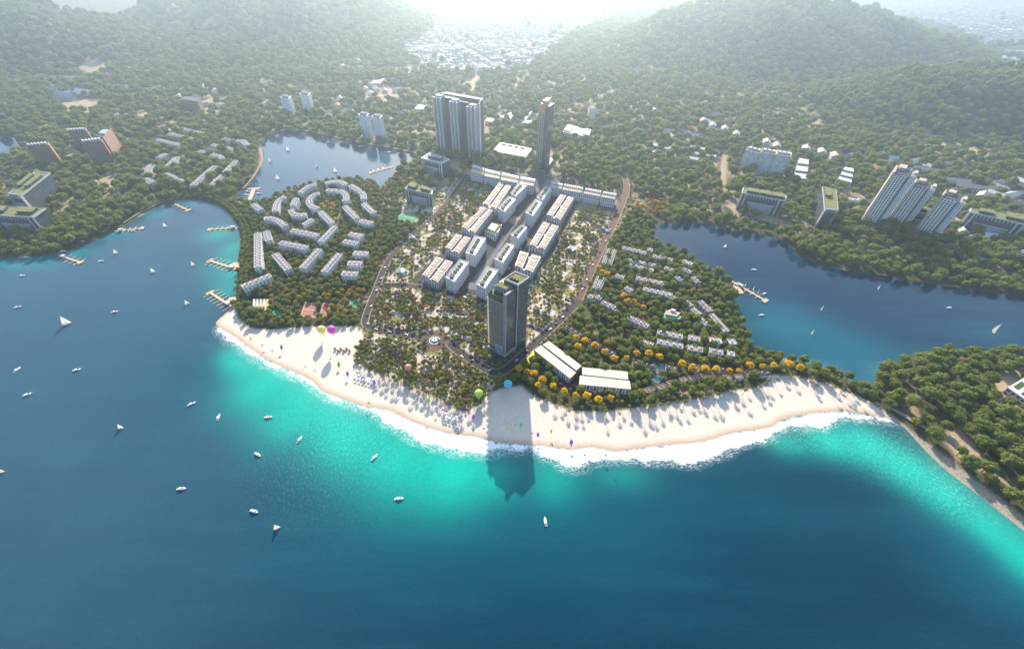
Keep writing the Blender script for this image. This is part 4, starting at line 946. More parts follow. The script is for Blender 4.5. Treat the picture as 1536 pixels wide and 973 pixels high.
# school with yellow gables, at the right
for i, (x_, y_, L, rr, lab) in enumerate([(1386, 262, 50, -20, 'long gabled house with lattice end at the upper left of the school'), (1425, 252, 46, 4, 'gabled house with yellow end wall at the top of the school'), (1428, 278, 44, -15, 'gabled house with yellow end wall in the middle of the school'), (1455, 288, 60, -18, 'long gabled wing sloping down right in the school'), (1468, 300, 30, 40, 'gabled end wing with lattice front at the lower right of the school'),
                                         (1325, 258, 34, 30, 'brown gabled shed in the trees left of the school'), (1330, 248, 26, 30, 'smaller gabled shed behind the brown one'), (1425, 290, 22, 20, 'small reddish roofed house in front of the school'), (1528, 308, 34, 10, 'dark roofed house at the right edge beyond the school'), (1515, 318, 30, -20, 'brown house at the right edge behind the framed office')]):
    gable_house('school_house' if i < 5 else 'gabled_house', lab, 'house', x_, y_, L, 15, 11 if i < 5 else 6, R(rr), 'school_wall', 'pale_tile' if i not in (7,) else 'terracotta', None, 'yellow_gable' if i in (1, 2) else None)
# tents and white gabled halls
for i, (x_, y_, L, rr, lab) in enumerate([(1440, 352, 26, 55, 'pinkish white gabled hall nearest the lagoon road'), (1462, 361, 26, -15, 'white glazed gabled hall right of the pinkish one'), (1487, 358, 30, -12, 'low white flat hall in front of the framed office'), (1533, 385, 22, 30, 'white gabled hall cut by the right edge near the road')]):
    gable_house('gabled_hall', lab, 'hall', x_, y_, L, 14, 6, R(rr), 'white_wall', 'tent_fabric', 'white halls by the right lagoon road')
x_, y_ = P(1275, 303, LAND_Z); t = thing('marquee', 'white marquee with a row of peaks beside the narrow office', 'tent', (x_, y_, LAND_Z))
excl([(x_-26, y_-9), (x_+26, y_-9), (x_+26, y_+9), (x_-26, y_+9)], 2)
part('canopy', t, 'tent_fabric', lambda m_: [m_.cyl(x_-20+8*i, y_-i*0.6, LAND_Z+4.5, LAND_Z+9, 5.6, 0.3, 4) for i in range(6)])
part('side_wall', t, 'tent_fabric', lambda m_: m_.box(x_, y_, LAND_Z, LAND_Z+4.4, 46, 8.5, -0.07))
# big white building at the right edge of the headland
q = quad([(1512, 581), (1540, 600), (1560, 585), (1537, 566)], 8); t = root('white_building', 'white roofed building with green panels on the right headland', 'building', q); z0 = t['_z']
part('wall', t, 'loggia_wall', lambda m_: m_.prism(q, z0, z0+8)); rf = part('roof', t, 'white_roof', lambda m_: m_.prism(sub(q, -0.02, 1.02, -0.02, 1.02), z0+8, z0+8.6))
subpart('roof_panel', rf, 'planting', lambda m_: m_.prism(sub(q, 0.1, 0.35, 0.2, 0.7), z0+8.6, z0+9)); subpart('roof_panel', rf, 'planting', lambda m_: m_.prism(sub(q, 0.6, 0.9, 0.1, 0.4), z0+8.6, z0+9))
# left far: dark curved halls and red roofed compound
for x_, y_, L, rr, lab, mt_ in [(70, 95, 70, -20, 'long dark roofed hall at the foot of the left hill', 'blue_grey_roof'), (85, 107, 50, 10, 'grey roofed hall below the long dark one', 'grey_roof'), (105, 122, 60, 15, 'broad pale roofed hall in the clearing', 'white_roof'), (80, 138, 60, 0, 'wide grey hall at the left of the clearing', 'grey_roof'), (130, 142, 56, -15, 'pale roofed hall at the right of the clearing', 'white_roof'), (105, 150, 34, 5, 'blue grey hall at the foot of the clearing', 'blue_grey_roof'),
                             (165, 117, 14, 80, 'small dark tower like house standing on the lawn', 'dark_roof'), (120, 112, 30, 0, 'dark grey hall beside the sunlit strip', 'dark_roof'), (185, 135, 40, 10, 'white hall behind the clearing', 'white_roof'), (215, 142, 30, 0, 'grey hall at the edge of the mist', 'grey_roof')]:
    gable_house('hall', lab, 'hall', x_, y_, L, 22, 8, R(rr), 'white_wall', mt_, 'halls in the clearing at the upper left')
for x_, y_, L, rr, lab in [(125, 82, 60, 15, 'red roofed wing at the left of the far compound'), (142, 78, 60, 8, 'red roofed wing in the middle of the far compound'), (158, 72, 44, 30, 'red roofed wing at the right of the far compound'), (172, 58, 26, 0, 'small red roofed house up the valley')]:
    gable_house('red_roofed_house', lab, 'house', x_, y_, L, 15, 8, R(rr), 'white_wall', 'terracotta', 'red roofed wings of the far compound')
# ---------------------------------------------------------------- villas on the right peninsula
ZP = lambda *p: zm(880, 340, 7.68, p)
ZS = lambda *p: zm(960, 440, 7.68, p)
GV = 'terraced villas among the trees of the right peninsula'
for pts, lab, roof in [
 (ZP((195, 425), (255, 260)), 'left half of the double villa row beside the right road, upper pair', 'tan_terrace'), (ZP((262, 440), (322, 268)), 'right half of the double villa row beside the right road, upper pair', 'tan_terrace'),
 (ZP((85, 710), (140, 575)), 'left half of the double villa row beside the right road, lower pair', 'tan_terrace'), (ZP((140, 715), (195, 590)), 'right half of the double villa row beside the right road, lower pair', 'tan_terrace'),
 (ZP((410, 240), (685, 305)), 'villa row highest on the right peninsula, half covered by trees', 'mauve_terrace'), (ZP((760, 335), (985, 385)), 'villa row continuing the highest one towards the lagoon', 'mauve_terrace'),
 (ZP((480, 385), (795, 450)), 'blue grey villa row, back one of the close pair', 'blue_grey_roof'), (ZP((480, 440), (770, 505)), 'villa row, front one of the close pair', 'mauve_terrace'),
 (ZP((895, 475), (1005, 505)), 'short villa row right of the close pair', 'mauve_terrace'), (ZP((570, 590), (890, 655)), 'villa row with dark archways in the middle of the peninsula', 'mauve_terrace'),
 (ZP((650, 715), (985, 790)), 'villa row just below the one with archways', 'mauve_terrace'), (ZP((1105, 390), (1215, 435)), 'cream villa pair close to the lagoon edge', 'white_roof'),
 (ZP((175, 868), (355, 950)), 'villa row with grey terraces above the curving green lane, left piece', 'mauve_terrace'), (ZS((-135, 270), (95, 385)), 'villa row with grey terraces above the curving green lane, right piece', 'mauve_terrace'),
 (ZS((525, 90), (590, 150)), 'short villa pair right of the clubhouse, top', 'mauve_terrace'), (ZS((600, 175), (690, 245)), 'short villa pair right of the clubhouse, middle', 'tan_roof'),
 (ZS((690, 290), (785, 365)), 'tan roofed villa pair right of the clubhouse, bottom', 'tan_roof'), (ZS((690, 90), (815, 210)), 'slanting villa row facing the lagoon, upper piece', 'mauve_terrace'),
 (ZS((820, 240), (1000, 440)), 'slanting villa row facing the lagoon, lower piece', 'tan_roof'), (ZS((200, 440), (490, 500)), 'villa row below the clubhouse with white stair boxes', 'mauve_terrace'),
 (ZS((560, 505), (690, 530)), 'short villa row right of the red square, below the clubhouse', 'mauve_terrace'), (ZS((790, 530), (940, 550)), 'pale villa row at the lower right by the dark lane', 'white_roof'),
 (ZS((1015, 560), (1100, 555)), 'single white villa at the lagoon corner', 'white_roof'), (ZS((200, 550), (495, 612)), 'dark blue roofed villa row in the lower trees', 'blue_grey_roof'),
 (ZS((800, 655), (955, 685)), 'blue roofed villa row at the lower right in the trees', 'blue_grey_roof'), (ZS((1005, 680), (1090, 700)), 'white villa pair behind the yellow tree row', 'white_roof')]:
    ribbon_block('villa_row', lab, 'villa row', GV, pts, 8.5, 6.0 if 'double' in lab else 8.0, 'villa_wall', roof, 7.0, trim='villa_trim', bs=0.95)
for pts, lab in [(ZP((20, 795), (75, 815)), 'small white villa left of two at the road junction'), (ZP((105, 800), (175, 825)), 'small white villa right of two at the road junction'), (ZP((445, 700), (520, 745)), 'short villa row half covered left of the row below the archways'),
 (ZP((1030, 575), (1095, 620)), 'cream villa in the trees right of the archway row'), (ZP((1225, 580), (1290, 645)), 'cream villa nearest the lagoon trees on the right'), (ZP((330, 560), (430, 590)), 'short villa row left of the archway row'), (ZS((310, 20), (420, 70)), 'short villa row above the clubhouse'),
 (ZS((30, 560), (150, 600)), 'dark blue villa row end beside the green lane'), (ZS((550, 620), (720, 650)), 'blue roofed villa row in the middle of the lower trees'), (ZP((1100, 480), (1200, 530)), 'villa pair below the cream pair near the lagoon'), (ZP((700, 260), (760, 275)), 'tiny villa between the two highest rows')]:
    ribbon_block('villa_row', lab, 'villa row', GV, pts, 8.5, 8.0, 'villa_wall', 'mauve_terrace', 7.0, trim='villa_trim', bs=0.95)
GD = 'dark roofed bungalows behind the beach'
for pts, lab in [
 (ZH((445, 40), (575, 120)), 'dark bungalow row left of the first yellow trees'), (ZH((620, 145), (720, 200)), 'dark bungalow row between two yellow trees'), (ZH((745, 215), (830, 265)), 'dark bungalow row right of the first yellow trees'),
 (ZH((970, 325), (1140, 350)), 'dark bungalow row under three yellow trees'), (ZH((1225, 355), (1310, 375)), 'dark bungalow row with a pool beside it'),
 (ZS((680, 845), (800, 860)), 'dark bungalow row left of the big yellow trees'), (ZS((910, 870), (990, 872)), 'dark bungalow row between the big yellow trees'), (ZS((1240, 905), (1500, 915)), 'dark bungalow row at the right under the last yellow trees')]:
    ribbon_block('bungalow_row', lab, 'bungalow row', GD, pts, 5.5, 7.5, 'villa_wall', 'dark_roof', 6.0, trim='dark_roof', bs=0.6)
for i, (a, b_) in enumerate([((1060, 545), (1130, 520)), ((1160, 525), (1215, 500)), ((1235, 490), (1310, 470)), ((1330, 465), (1380, 450)), ((1400, 450), (1470, 435)), ((1490, 428), (1560, 420)), ((1580, 425), (1640, 425)), ((1660, 438), (1720, 440)), ((1750, 435), (1810, 430))]):
    ribbon_block('beach_hut_row', 'brown roofed hut number %s from the left in the chain along the beach lane' % ('one two three four five six seven eight nine'.split()[i]), 'hut row', 'brown roofed huts along the beach lane', ZH(a, b_), 4.5, 5.5, 'villa_wall', 'tan_terrace', 4.5, trim='tan_terrace', bs=0.45)
# clubhouse
q = quad(ZS((250, 275), (410, 300), (470, 240), (305, 190)), 7); t = root('clubhouse', 'clubhouse with ochre roof and green glass sides among the right villas', 'clubhouse', q); z0 = t['_z']
plain('green_panel', (0.16, 0.42, 0.26), 0.4, 0.2, 0.5)
part('hall', t, 'green_panel', lambda m_: m_.prism(q, z0, z0+7)); rf = part('roof', t, 'tan_roof', lambda m_: m_.prism(sub(q, 0.15, 0.95, 0.3, 1.0), z0+7, z0+9.5))
subpart('roof_house', rf, 'white_paint', lambda m_: m_.prism(sub(q, 0.3, 0.6, 0.8, 1.0), z0+9.5, z0+12)); part('wing', t, 'green_panel', lambda m_: m_.prism(sub(q, 1.005, 1.3, 0.1, 0.7), z0, z0+8)); part('pool', t, 'pool_water', lambda m_: m_.prism(sub(q, 0.3, 0.9, -0.5, -0.05), z0, z0+0.8))
rsw = random.Random(12)
WZ = [('behind the upper lagoon', [(430, 150), (480, 128), (560, 125), (640, 145), (640, 175), (600, 190), (500, 185)], 26), ('in the valley below the far town', [(440, 100), (520, 85), (600, 90), (600, 110), (500, 120)], 14),
      ('behind the slender tower', [(660, 90), (800, 95), (860, 120), (880, 170), (740, 165), (650, 130)], 20), ('at the foot of the large central hill', [(880, 165), (1000, 155), (1090, 180), (1060, 210), (900, 205)], 22),
      ('behind the gridded towers', [(1240, 240), (1300, 230), (1400, 245), (1380, 262), (1260, 270)], 8), ('at the right edge behind the framed office', [(1480, 270), (1536, 280), (1536, 300), (1490, 300)], 6), ('left of the upper lagoon', [(200, 140), (300, 120), (360, 140), (340, 170), (220, 165)], 12)]
for zone, poly, n_ in WZ:
    pl = PP(poly, LAND_Z); xs = [p[0] for p in pl]; ys = [p[1] for p in pl]; c = 0; seen = []; tries = 0; n_ = int(n_*1.7)
    while c < n_:
        x, y = rsw.uniform(min(xs), max(xs)), rsw.uniform(min(ys), max(ys)); tries += 1
        if tries > 3000: break
        if sdf(np.array([x]), np.array([y]), pl)[0] < 0 or any((x-a)**2+(y-b_)**2 < 700 for a, b_ in seen): continue
        seen.append((x, y)); c += 1; px_, py_, _k = proj(x, y, LAND_Z)
        mt_ = rsw.choice(['pale_tile', 'blue_grey_roof', 'white_roof', 'grey_roof', 'terracotta', 'pale_tile'])
        cn = {'pale_tile': 'pinkish', 'blue_grey_roof': 'blue grey', 'white_roof': 'white', 'grey_roof': 'grey', 'terracotta': 'red'}[mt_]
        gable_house('wood_house', 'house with %s roof in the woods %s' % (cn, zone), 'house', px_, py_, rsw.uniform(16, 34), rsw.uniform(11, 16), rsw.uniform(6, 10), R(rsw.choice([24, 114, -10])+rsw.uniform(-8, 8)), 'white_wall', mt_, 'houses with %s roofs %s' % (cn, zone))
# ---------------------------------------------------------------- roads
def road(name, px_pts, w, mat='asphalt', dz=0.06, curb=True, sm=True, struct=True):
    pts = PP(px_pts, LAND_Z)
    if sm and len(pts) > 2: pts = smooth_line(pts, 6)
    l, r = ribbon(pts, w); m_ = MB()
    z = LAND_Z+dz
    for i in range(len(pts)-1): m_.face([(*r[i], z), (*r[i+1], z), (*l[i+1], z), (*l[i], z)])
    o = m_.build(name, mat); tag(o, kind='structure')
    if curb:
        lo, ro = ribbon(pts, w+2.4); m_ = MB()
        for i in range(len(pts)-1):
            m_.prism([l[i], l[i+1], lo[i+1], lo[i]], LAND_Z-0.2, LAND_Z+0.19); m_.prism([ro[i], ro[i+1], r[i+1], r[i]], LAND_Z-0.2, LAND_Z+0.19)
        k = m_.build('pavement', 'pavement'); tag(k, kind='structure')
    ROADS.append((pts, w/2+1.8))
    return pts
road('road', [(700, 262), (672, 302), (640, 336), (612, 358), (582, 392), (562, 440), (548, 478), (553, 490), (572, 496), (600, 501), (628, 505)], 7.5, 'asphalt')
road('road', [(668, 508), (682, 522), (704, 538), (726, 552), (745, 559), (760, 553), (785, 531), (815, 503), (842, 478), (862, 458)], 9, 'asphalt', 0.055)
road('road', [(867, 450), (880, 420), (900, 377), (918, 340), (935, 300), (940, 282), (936, 262)], 10, 'asphalt_warm', 0.065)
road('road', [(702, 252), (745, 254), (800, 261), (850, 273), (900, 286), (938, 296), (1000, 300), (1052, 309), (1115, 330), (1200, 345), (1300, 370), (1400, 392), (1536, 420), (1640, 440)], 7, 'asphalt', 0.05)
road('road', [(558, 428), (590, 428), (625, 430), (680, 441), (718, 449), (738, 458)], 8, 'asphalt', 0.07)
road('road', [(737, 452), (752, 425), (775, 385), (800, 345), (828, 300), (845, 270)], 9, 'asphalt', 0.075)
road('road', [(780, 440), (800, 412), (830, 372), (850, 330), (862, 310)], 6, 'asphalt', 0.08)
road('road', [(788, 487), (812, 497), (826, 500)], 6, 'asphalt', 0.08, curb=False)
road('road', [(628, 392), (640, 405), (622, 430)], 6, 'asphalt', 0.08, curb=False)
road('road', [(820, 262), (826, 240), (850, 215), (862, 208)], 8, 'asphalt', 0.045, curb=False)
road('road', [(1083, 228), (1078, 250), (1080, 275), (1086, 302)], 7, 'asphalt_warm', 0.045)
road('lane', [(868, 455), (890, 480), (925, 505), (955, 528), (990, 545), (1050, 552), (1110, 556)], 7, 'planting', 0.04, curb=False)
road('lane', [(955, 590), (990, 580), (1020, 567), (1060, 560), (1100, 556), (1140, 552)], 5, 'asphalt', 0.05, curb=False)
road('lane', [(1337, 612), (1355, 622), (1380, 637), (1420, 658), (1460, 688), (1500, 718), (1545, 752)], 4.5, 'pavement', 0.05, curb=False)
road('bank_path', [(185, 334), (215, 316), (250, 300), (275, 293), (300, 293), (325, 299), (345, 314), (360, 332)], 3, 'pavement', 0.04, curb=False)
road('bank_path', [(392, 208), (425, 195), (460, 196), (510, 207), (562, 217), (600, 224), (632, 231)], 4, 'pavement', 0.04, curb=False)
road('bank_path', [(365, 282), (382, 262), (392, 240), (388, 224)], 4, 'pavement', 0.045, curb=False)
# roundabout with a fountain
fx, fy = P(652, 511, LAND_Z)
m_ = MB(); m_.cyl(fx, fy, LAND_Z-0.2, LAND_Z+0.09, 17, 17, 40); o = m_.build('roundabout', 'asphalt_warm'); tag(o, kind='structure')
ROADS.append(([(fx-4, fy), (fx+4, fy)], 18))
t = thing('fountain', 'round white fountain in the middle of the roundabout behind the beach park', 'fountain', (fx, fy, LAND_Z))
part('basin', t, 'white_paint', lambda m_: (m_.cyl(fx, fy, LAND_Z, LAND_Z+0.8, 6.8, 6.6, 32)))
part('water', t, 'pool_water', lambda m_: m_.cyl(fx, fy, LAND_Z+0.7, LAND_Z+0.85, 5.8, 5.8, 32))
part('tier', t, 'white_paint', lambda m_: (m_.cyl(fx, fy, LAND_Z+0.8, LAND_Z+2.0, 2.2, 3.2, 20), m_.cyl(fx, fy, LAND_Z+2.0, LAND_Z+5, 0.7, 0.3, 12)))
# courts
for pts, mat_, lab in [(Z7((335, 640), (420, 650), (440, 600), (360, 590)), 'court_green', 'green ball court behind the left beach'), (Z7((560, 640), (690, 650), (700, 535), (600, 525)), 'court_red', 'reddish ball court, left one of two behind the beach'),
                       (Z7((705, 640), (790, 645), (800, 535), (740, 530)), 'court_red', 'reddish ball court, right one of two behind the beach'), (Z7((930, 560), (1020, 575), (1030, 520), (950, 512)), 'court_green', 'green court near the left road above the beach'),
                       (Z7((195, 590), (320, 590), (330, 505), (200, 505)), 'yellow_gable', 'ochre striped play court on the headland'), (Z6((1280, 650), (1440, 700), (1500, 640), (1360, 600)), 'court_green', 'green tennis court under the dark office')]:
    q = PP(pts, LAND_Z); t = thing('ball_court', lab, 'court', (q[0][0], q[0][1], LAND_Z)); excl(q, 1.0)
    part('surface', t, mat_, lambda m_: m_.prism(q, LAND_Z-0.1, LAND_Z+0.12))
    def ln(m_):
        for u0, u1, v0, v1 in ((0.06, 0.94, 0.06, 0.075), (0.06, 0.94, 0.925, 0.94), (0.06, 0.075, 0.08, 0.92), (0.925, 0.94, 0.08, 0.92), (0.08, 0.92, 0.49, 0.505)): m_.prism(sub(q, u0, u1, v0, v1), LAND_Z+0.1, LAND_Z+0.14)
    part('line_marking', t, 'line_white', ln)
    if mat_ == 'yellow_gable':
        part('shade_row', t, 'white_paint', lambda m_: [m_.prism(sub(q, 0.1+0.2*i, 0.18+0.2*i, 0.2, 0.85), LAND_Z+0.14, LAND_Z+3) for i in range(4)])
# pools between bungalows
for pts, lab in [(ZH((600, 190), (640, 250), (700, 290), (690, 240)), 'blue lagoon pool under the first yellow trees'), (ZH((590, 330), (690, 350), (760, 375), (700, 300)), 'pool behind the level cream pavilion'), (ZH((1090, 440), (1160, 480), (1200, 440), (1130, 420)), 'round pool between bungalows and huts'), (ZH((1150, 400), (1210, 410), (1220, 340), (1170, 335)), 'pale pool terrace right of the bungalow row'), (ZP((510, 900), (560, 950), (590, 880), (550, 860)), 'small dark blue pond among the right villas')]:
    q = PP(pts, LAND_Z); t = thing('pool', lab, 'pool', (q[0][0], q[0][1], LAND_Z)); excl(q, 0.5)
    part('pool_edge', t, 'pavement', lambda m_: m_.prism(sub(q, -0.08, 1.08, -0.1, 1.1), LAND_Z-0.1, LAND_Z+0.10)); part('pool_surface', t, 'pool_water', lambda m_: m_.prism(q, LAND_Z-0.1, LAND_Z+0.16))
# ---------------------------------------------------------------- jetties
def jetty(lab, root_px, end_px, w=3.2, nf=9, fl=9, hut=True, deck=None, head=True):
    a = P(*root_px, 1.0); b_ = P(*end_px, 1.0); L = math.hypot(b_[0]-a[0], b_[1]-a[1]); rot = math.atan2(b_[1]-a[1], b_[0]-a[0])
    t = thing('jetty', lab, 'jetty', (a[0], a[1], 0), 'wooden jetties'); c, s = math.cos(rot), math.sin(rot)
    def at(u, v): return (a[0]+u*c-v*s, a[1]+u*s+v*c)
    part('deck', t, 'wood', lambda m_: m_.box(*at(L/2, 0), 0.7, 1.1, L, w, rot))
    for i in range(nf):
        u = L*(0.12+0.85*i/(nf-1))
        for sgn in (-1, 1):
            part('finger_pier', t, 'wood', lambda m_: m_.box(*at(u, sgn*(w/2+fl/2+0.02)), 0.72, 1.0, 0.9, fl, rot))
    if head: part('pier_head', t, 'wood', lambda m_: m_.box(*at(L+1.8, 0), 0.7, 1.12, 3.4, w*3.2, rot))
    if hut:
        hx, hy = at(L*0.25, 0); g = part('hut', t, 'white_paint', lambda m_: m_.box(hx, hy, 1.1, 3.6, 6, 3.4, rot)); subpart('hut_roof', g, 'white_roof', lambda m_: m_.box(hx, hy, 3.6, 4.0, 7, 4.2, rot))
    if deck:
        q = PP(deck, 1.0); part('shore_deck', t, 'wood', lambda m_: m_.prism(q, 0.6, 1.06))
    for i in range(6): part('pile', t, 'concrete', lambda m_: m_.cyl(*at(L*(0.1+0.16*i), w/2), -3, 1.3, 0.25, 0.25, 6))
    return at, L, rot
J = []
J.append(jetty('long wooden jetty with white hut on the west shore, second above the headland', (359, 405), (316, 391), nf=7, deck=[(345, 399), (362, 403), (362, 392), (350, 394)]))
J.append(jetty('long wooden jetty with white hut right above the sandy headland', (351, 462), (316, 439), nf=7, deck=[(340, 452), (356, 458), (354, 445), (344, 446)]))
J.append(jetty('wooden jetty in the turquoise top of the west bay', (361, 341), (315, 344), w=2.4, nf=6, fl=6))
J.append(jetty('jetty along the wooded left shore, nearer the left edge', (88, 383), (120, 393), w=2.6, nf=5, fl=7))
J.append(jetty('jetty along the wooded left shore, in the middle', (172, 347), (212, 342), w=2.6, nf=5, fl=6))
J.append(jetty('jetty near the head of the west bay under the path', (262, 306), (282, 315), w=2.6, nf=4, fl=6, hut=False))
J.append(jetty('broad jetty with moored yachts at the left end of the upper lagoon', (374, 300), (381, 283), w=7, nf=5, fl=7, hut=False))
J.append(jetty('wooden jetty with sailing boats reaching into the right lagoon', (1098, 422), (1147, 450), w=3.2, nf=6, fl=5, deck=[(1102, 440), (1116, 440), (1110, 430), (1100, 428)]))
J.append(jetty('jetty with white yachts at the right corner of the upper lagoon', (590, 250), (556, 259), w=3, nf=5, fl=5, hut=False))
# ---------------------------------------------------------------- boats
plain('hull_white', (0.82, 0.82, 0.82), 0.35, 0.05); foliage('sail_cloth', (0.60, 0.62, 0.64), (0.62, 0.62, 0.64)); plain('deck_tan', (0.45, 0.36, 0.26), 0.7, 0.2, 2)
def hull_mesh(L, Wd, H):
    m_ = MB(); n_ = 9; rings = []
    for i in range(n_):
        u = i/(n_-1); x = (u-0.5)*L; wd = Wd/2*(0.72+0.28*math.sin(min(u*2.2, 1.57)))*(1-max(0, (u-0.55)/0.45)**2.0)+0.02
        sh = H*(1+0.35*u*u)
        rings.append([(x, -wd, sh), (x, -wd*0.75, 0.1), (x, 0, -0.35), (x, wd*0.75, 0.1), (x, wd, sh)])
    for i in range(n_-1):
        a, b_ = rings[i], rings[i+1]
        for k in range(4): m_.face([a[k], b_[k], b_[k+1], a[k+1]])
        m_.face([a[4], b_[4], b_[0], a[0]], None, 1)
    m_.face(rings[0]); return m_
def make_sailboat():
    t = thing('sailboat', 'x', 'sailboat'); hull_mesh(10, 3.2, 0.9).build('hull', ['hull_white', 'deck_tan'], t)
    m_ = MB(); m_.cyl(0.6, 0, 0.9, 14.5, 0.13, 0.07, 6); m_.box(-1.6, 0, 2.0, 2.2, 4.4, 0.16); m_.build('mast', 'frame_grey', t)
    def sail(p, nm):
        m_ = MB(); n_ = 6
        a, b_, c_ = map(Vector, p)
        for i in range(n_):
            for j in range(n_-i):
                def g(u, v):
                    w_ = 1-u-v; q = a*w_+b_*u+c_*v; q.y += 1.3*u*w_+1.6*v*w_+0.8*u*v; return tuple(q)
                m_.face([g(i/n_, j/n_), g((i+1)/n_, j/n_), g(i/n_, (j+1)/n_)])
                if j < n_-i-1: m_.face([g((i+1)/n_, j/n_), g((i+1)/n_, (j+1)/n_), g(i/n_, (j+1)/n_)])
        m_.build(nm, 'sail_cloth', t)
    sail([(0.45, 0, 2.3), (-4.4, 0, 2.3), (0.5, 0, 14)], 'mainsail'); sail([(4.8, 0, 1.3), (0.9, 0, 2.0), (0.7, 0, 12.4)], 'jib')
    return t
def make_motorboat():
    t = thing('motorboat', 'x', 'motorboat'); hull_mesh(9.5, 3.0, 1.1).build('hull', ['hull_white', 'hull_white'], t)
    m_ = MB(); m_.prism([(-2.2, -1.0), (1.4, -0.9), (2.2, 0), (1.4, 0.9), (-2.2, 1.0)], 1.15, 2.3); m_.build('cabin', 'hull_white', t)
    m_ = MB(); m_.prism([(1.0, -0.8), (2.0, -0.5), (2.4, 0), (2.0, 0.5), (1.0, 0.8)], 1.6, 2.32); m_.build('windscreen', 'glass_dark', t)
    m_ = MB(); m_.box(-3.2, 0, 1.3, 1.5, 1.6, 1.8); m_.build('cockpit', 'deck_tan', t)
    return t
SB = make_sailboat(); MBt = make_motorboat(); sb_used = mb_used = False
boats = [
 ('s', 432, 226, 40, 'sailboat in the middle left of the upper lagoon'), ('s', 405, 243, 60, 'sailboat near the little beach of the upper lagoon'), ('s', 475, 250, 70, 'sailboat in the centre of the upper lagoon'), ('s', 417, 269, 40, 'sailboat at the lower left of the upper lagoon'), ('s', 503, 258, 10, 'sailboat close to the near bank of the upper lagoon'),
 ('m', 540, 220, 10, 'white boat under the far bank trees of the upper lagoon, left one'), ('m', 584, 229, 15, 'white boat under the far bank trees of the upper lagoon, right one'),
 ('m', 560, 257, 100, 'white yacht moored at the left of the corner jetty'), ('m', 567, 255, 100, 'white yacht moored in the middle of the corner jetty'), ('m', 574, 253, 100, 'white yacht moored at the right of the corner jetty'),
 ('s', 583, 252, 90, 'sailing yacht moored at the shore end of the corner jetty'),
 ('m', 372, 288, 0, 'white boat moored left of the broad lagoon jetty, outer'), ('m', 370, 293, 0, 'white boat moored left of the broad lagoon jetty, inner'), ('m', 386, 285, 0, 'white boat moored right of the broad lagoon jetty, outer'), ('m', 388, 291, 0, 'white boat moored right of the broad lagoon jetty, inner'),
 ('s', 248, 340, 30, 'sailboat nearest the head of the west bay'), ('s', 174, 380, 30, 'dark shadowed sailboat in the bay off the left wood'), ('s', 230, 408, 30, 'sailboat in the bay, right of the shadowed one'), ('s', 290, 398, 50, 'sailboat off the two long jetties, upper one'), ('s', 281, 456, 50, 'sailboat off the headland, just below the jetties'), ('s', 101, 486, 25, 'largest sailboat on the open water at the left'),
 ('m', 34, 414, 10, 'white boat in the upper left water near the left edge'), ('m', 152, 392, 30, 'white boat beside the dark shadowed sailboat'), ('m', 27, 461, 30, 'white boat near the left edge, above the big sailboat'), ('m', 173, 468, 8, 'white boat in open water right of the big sailboat'),
 ('m', 26, 555, 85, 'white boat pointing up, near the left edge'), ('m', 116, 555, 25, 'white boat in open water level with the one pointing up'), ('m', 42, 592, 30, 'white boat below the one pointing up, left edge'), ('m', 288, 606, 45, 'white boat left of the turquoise bank'),
 ('m', 328, 626, 95, 'white boat at the inner edge of the turquoise bank'), ('m', 403, 626, 10, 'white boat on the turquoise water right of the headland'), ('m', 450, 659, 85, 'white boat standing upright on the turquoise water'), ('m', 387, 682, -20, 'white boat below the turquoise bank'),
 ('s', 182, 642, 10, 'sailboat with tilted mast in the left open water'), ('s', 3, 708, 10, 'sailboat cut by the left edge'), ('m', 273, 733, 10, 'white boat in the lower left, highest of four'), ('m', 382, 767, -15, 'white boat in the lower left, above the last sailboat'), ('s', 416, 792, 20, 'sailboat lowest in the picture at the left'),
 ('m', 562, 686, 60, 'white boat on turquoise water in front of the middle beach'), ('m', 599, 748, 5, 'white boat at the edge where turquoise turns deep'), ('m', 818, 782, 97, 'lone white boat in front of the tower shadow'),
 ('s', 1087, 371, 20, 'sailboat alone in the narrow top of the right lagoon'), ('m', 1131, 405, 5, 'white boat above the right lagoon jetty'), ('s', 1118, 428, 60, 'sailboat moored first on the right lagoon jetty'), ('s', 1130, 434, 60, 'sailboat moored second on the right lagoon jetty'), ('s', 1137, 439, 60, 'sailboat moored third on the right lagoon jetty'), ('m', 1146, 441, 30, 'white boat moored at the head of the right lagoon jetty'), ('m', 1142, 473, 5, 'white boat below the right lagoon jetty'),
 ('s', 1232, 464, 60, 'sailboat in the middle of the right lagoon'), ('s', 1218, 500, 60, 'sailboat over the pale bank of the right lagoon'), ('s', 1317, 433, 60, 'sailboat near the far bank of the right lagoon'), ('m', 1423, 462, 5, 'white boat right of centre in the right lagoon'), ('s', 1490, 497, 60, 'largest sailboat of the right lagoon, near the right edge'),
 ('m', 95, 377, 10, 'white boat moored by the left shore jetty, outer'), ('m', 40, 386, 20, 'white boat lying under the left shore trees'), ('m', 125, 362, 20, 'white boat moored under the left wood between jetties'), ('m', 200, 347, 15, 'white boat at the middle shore jetty'),
]
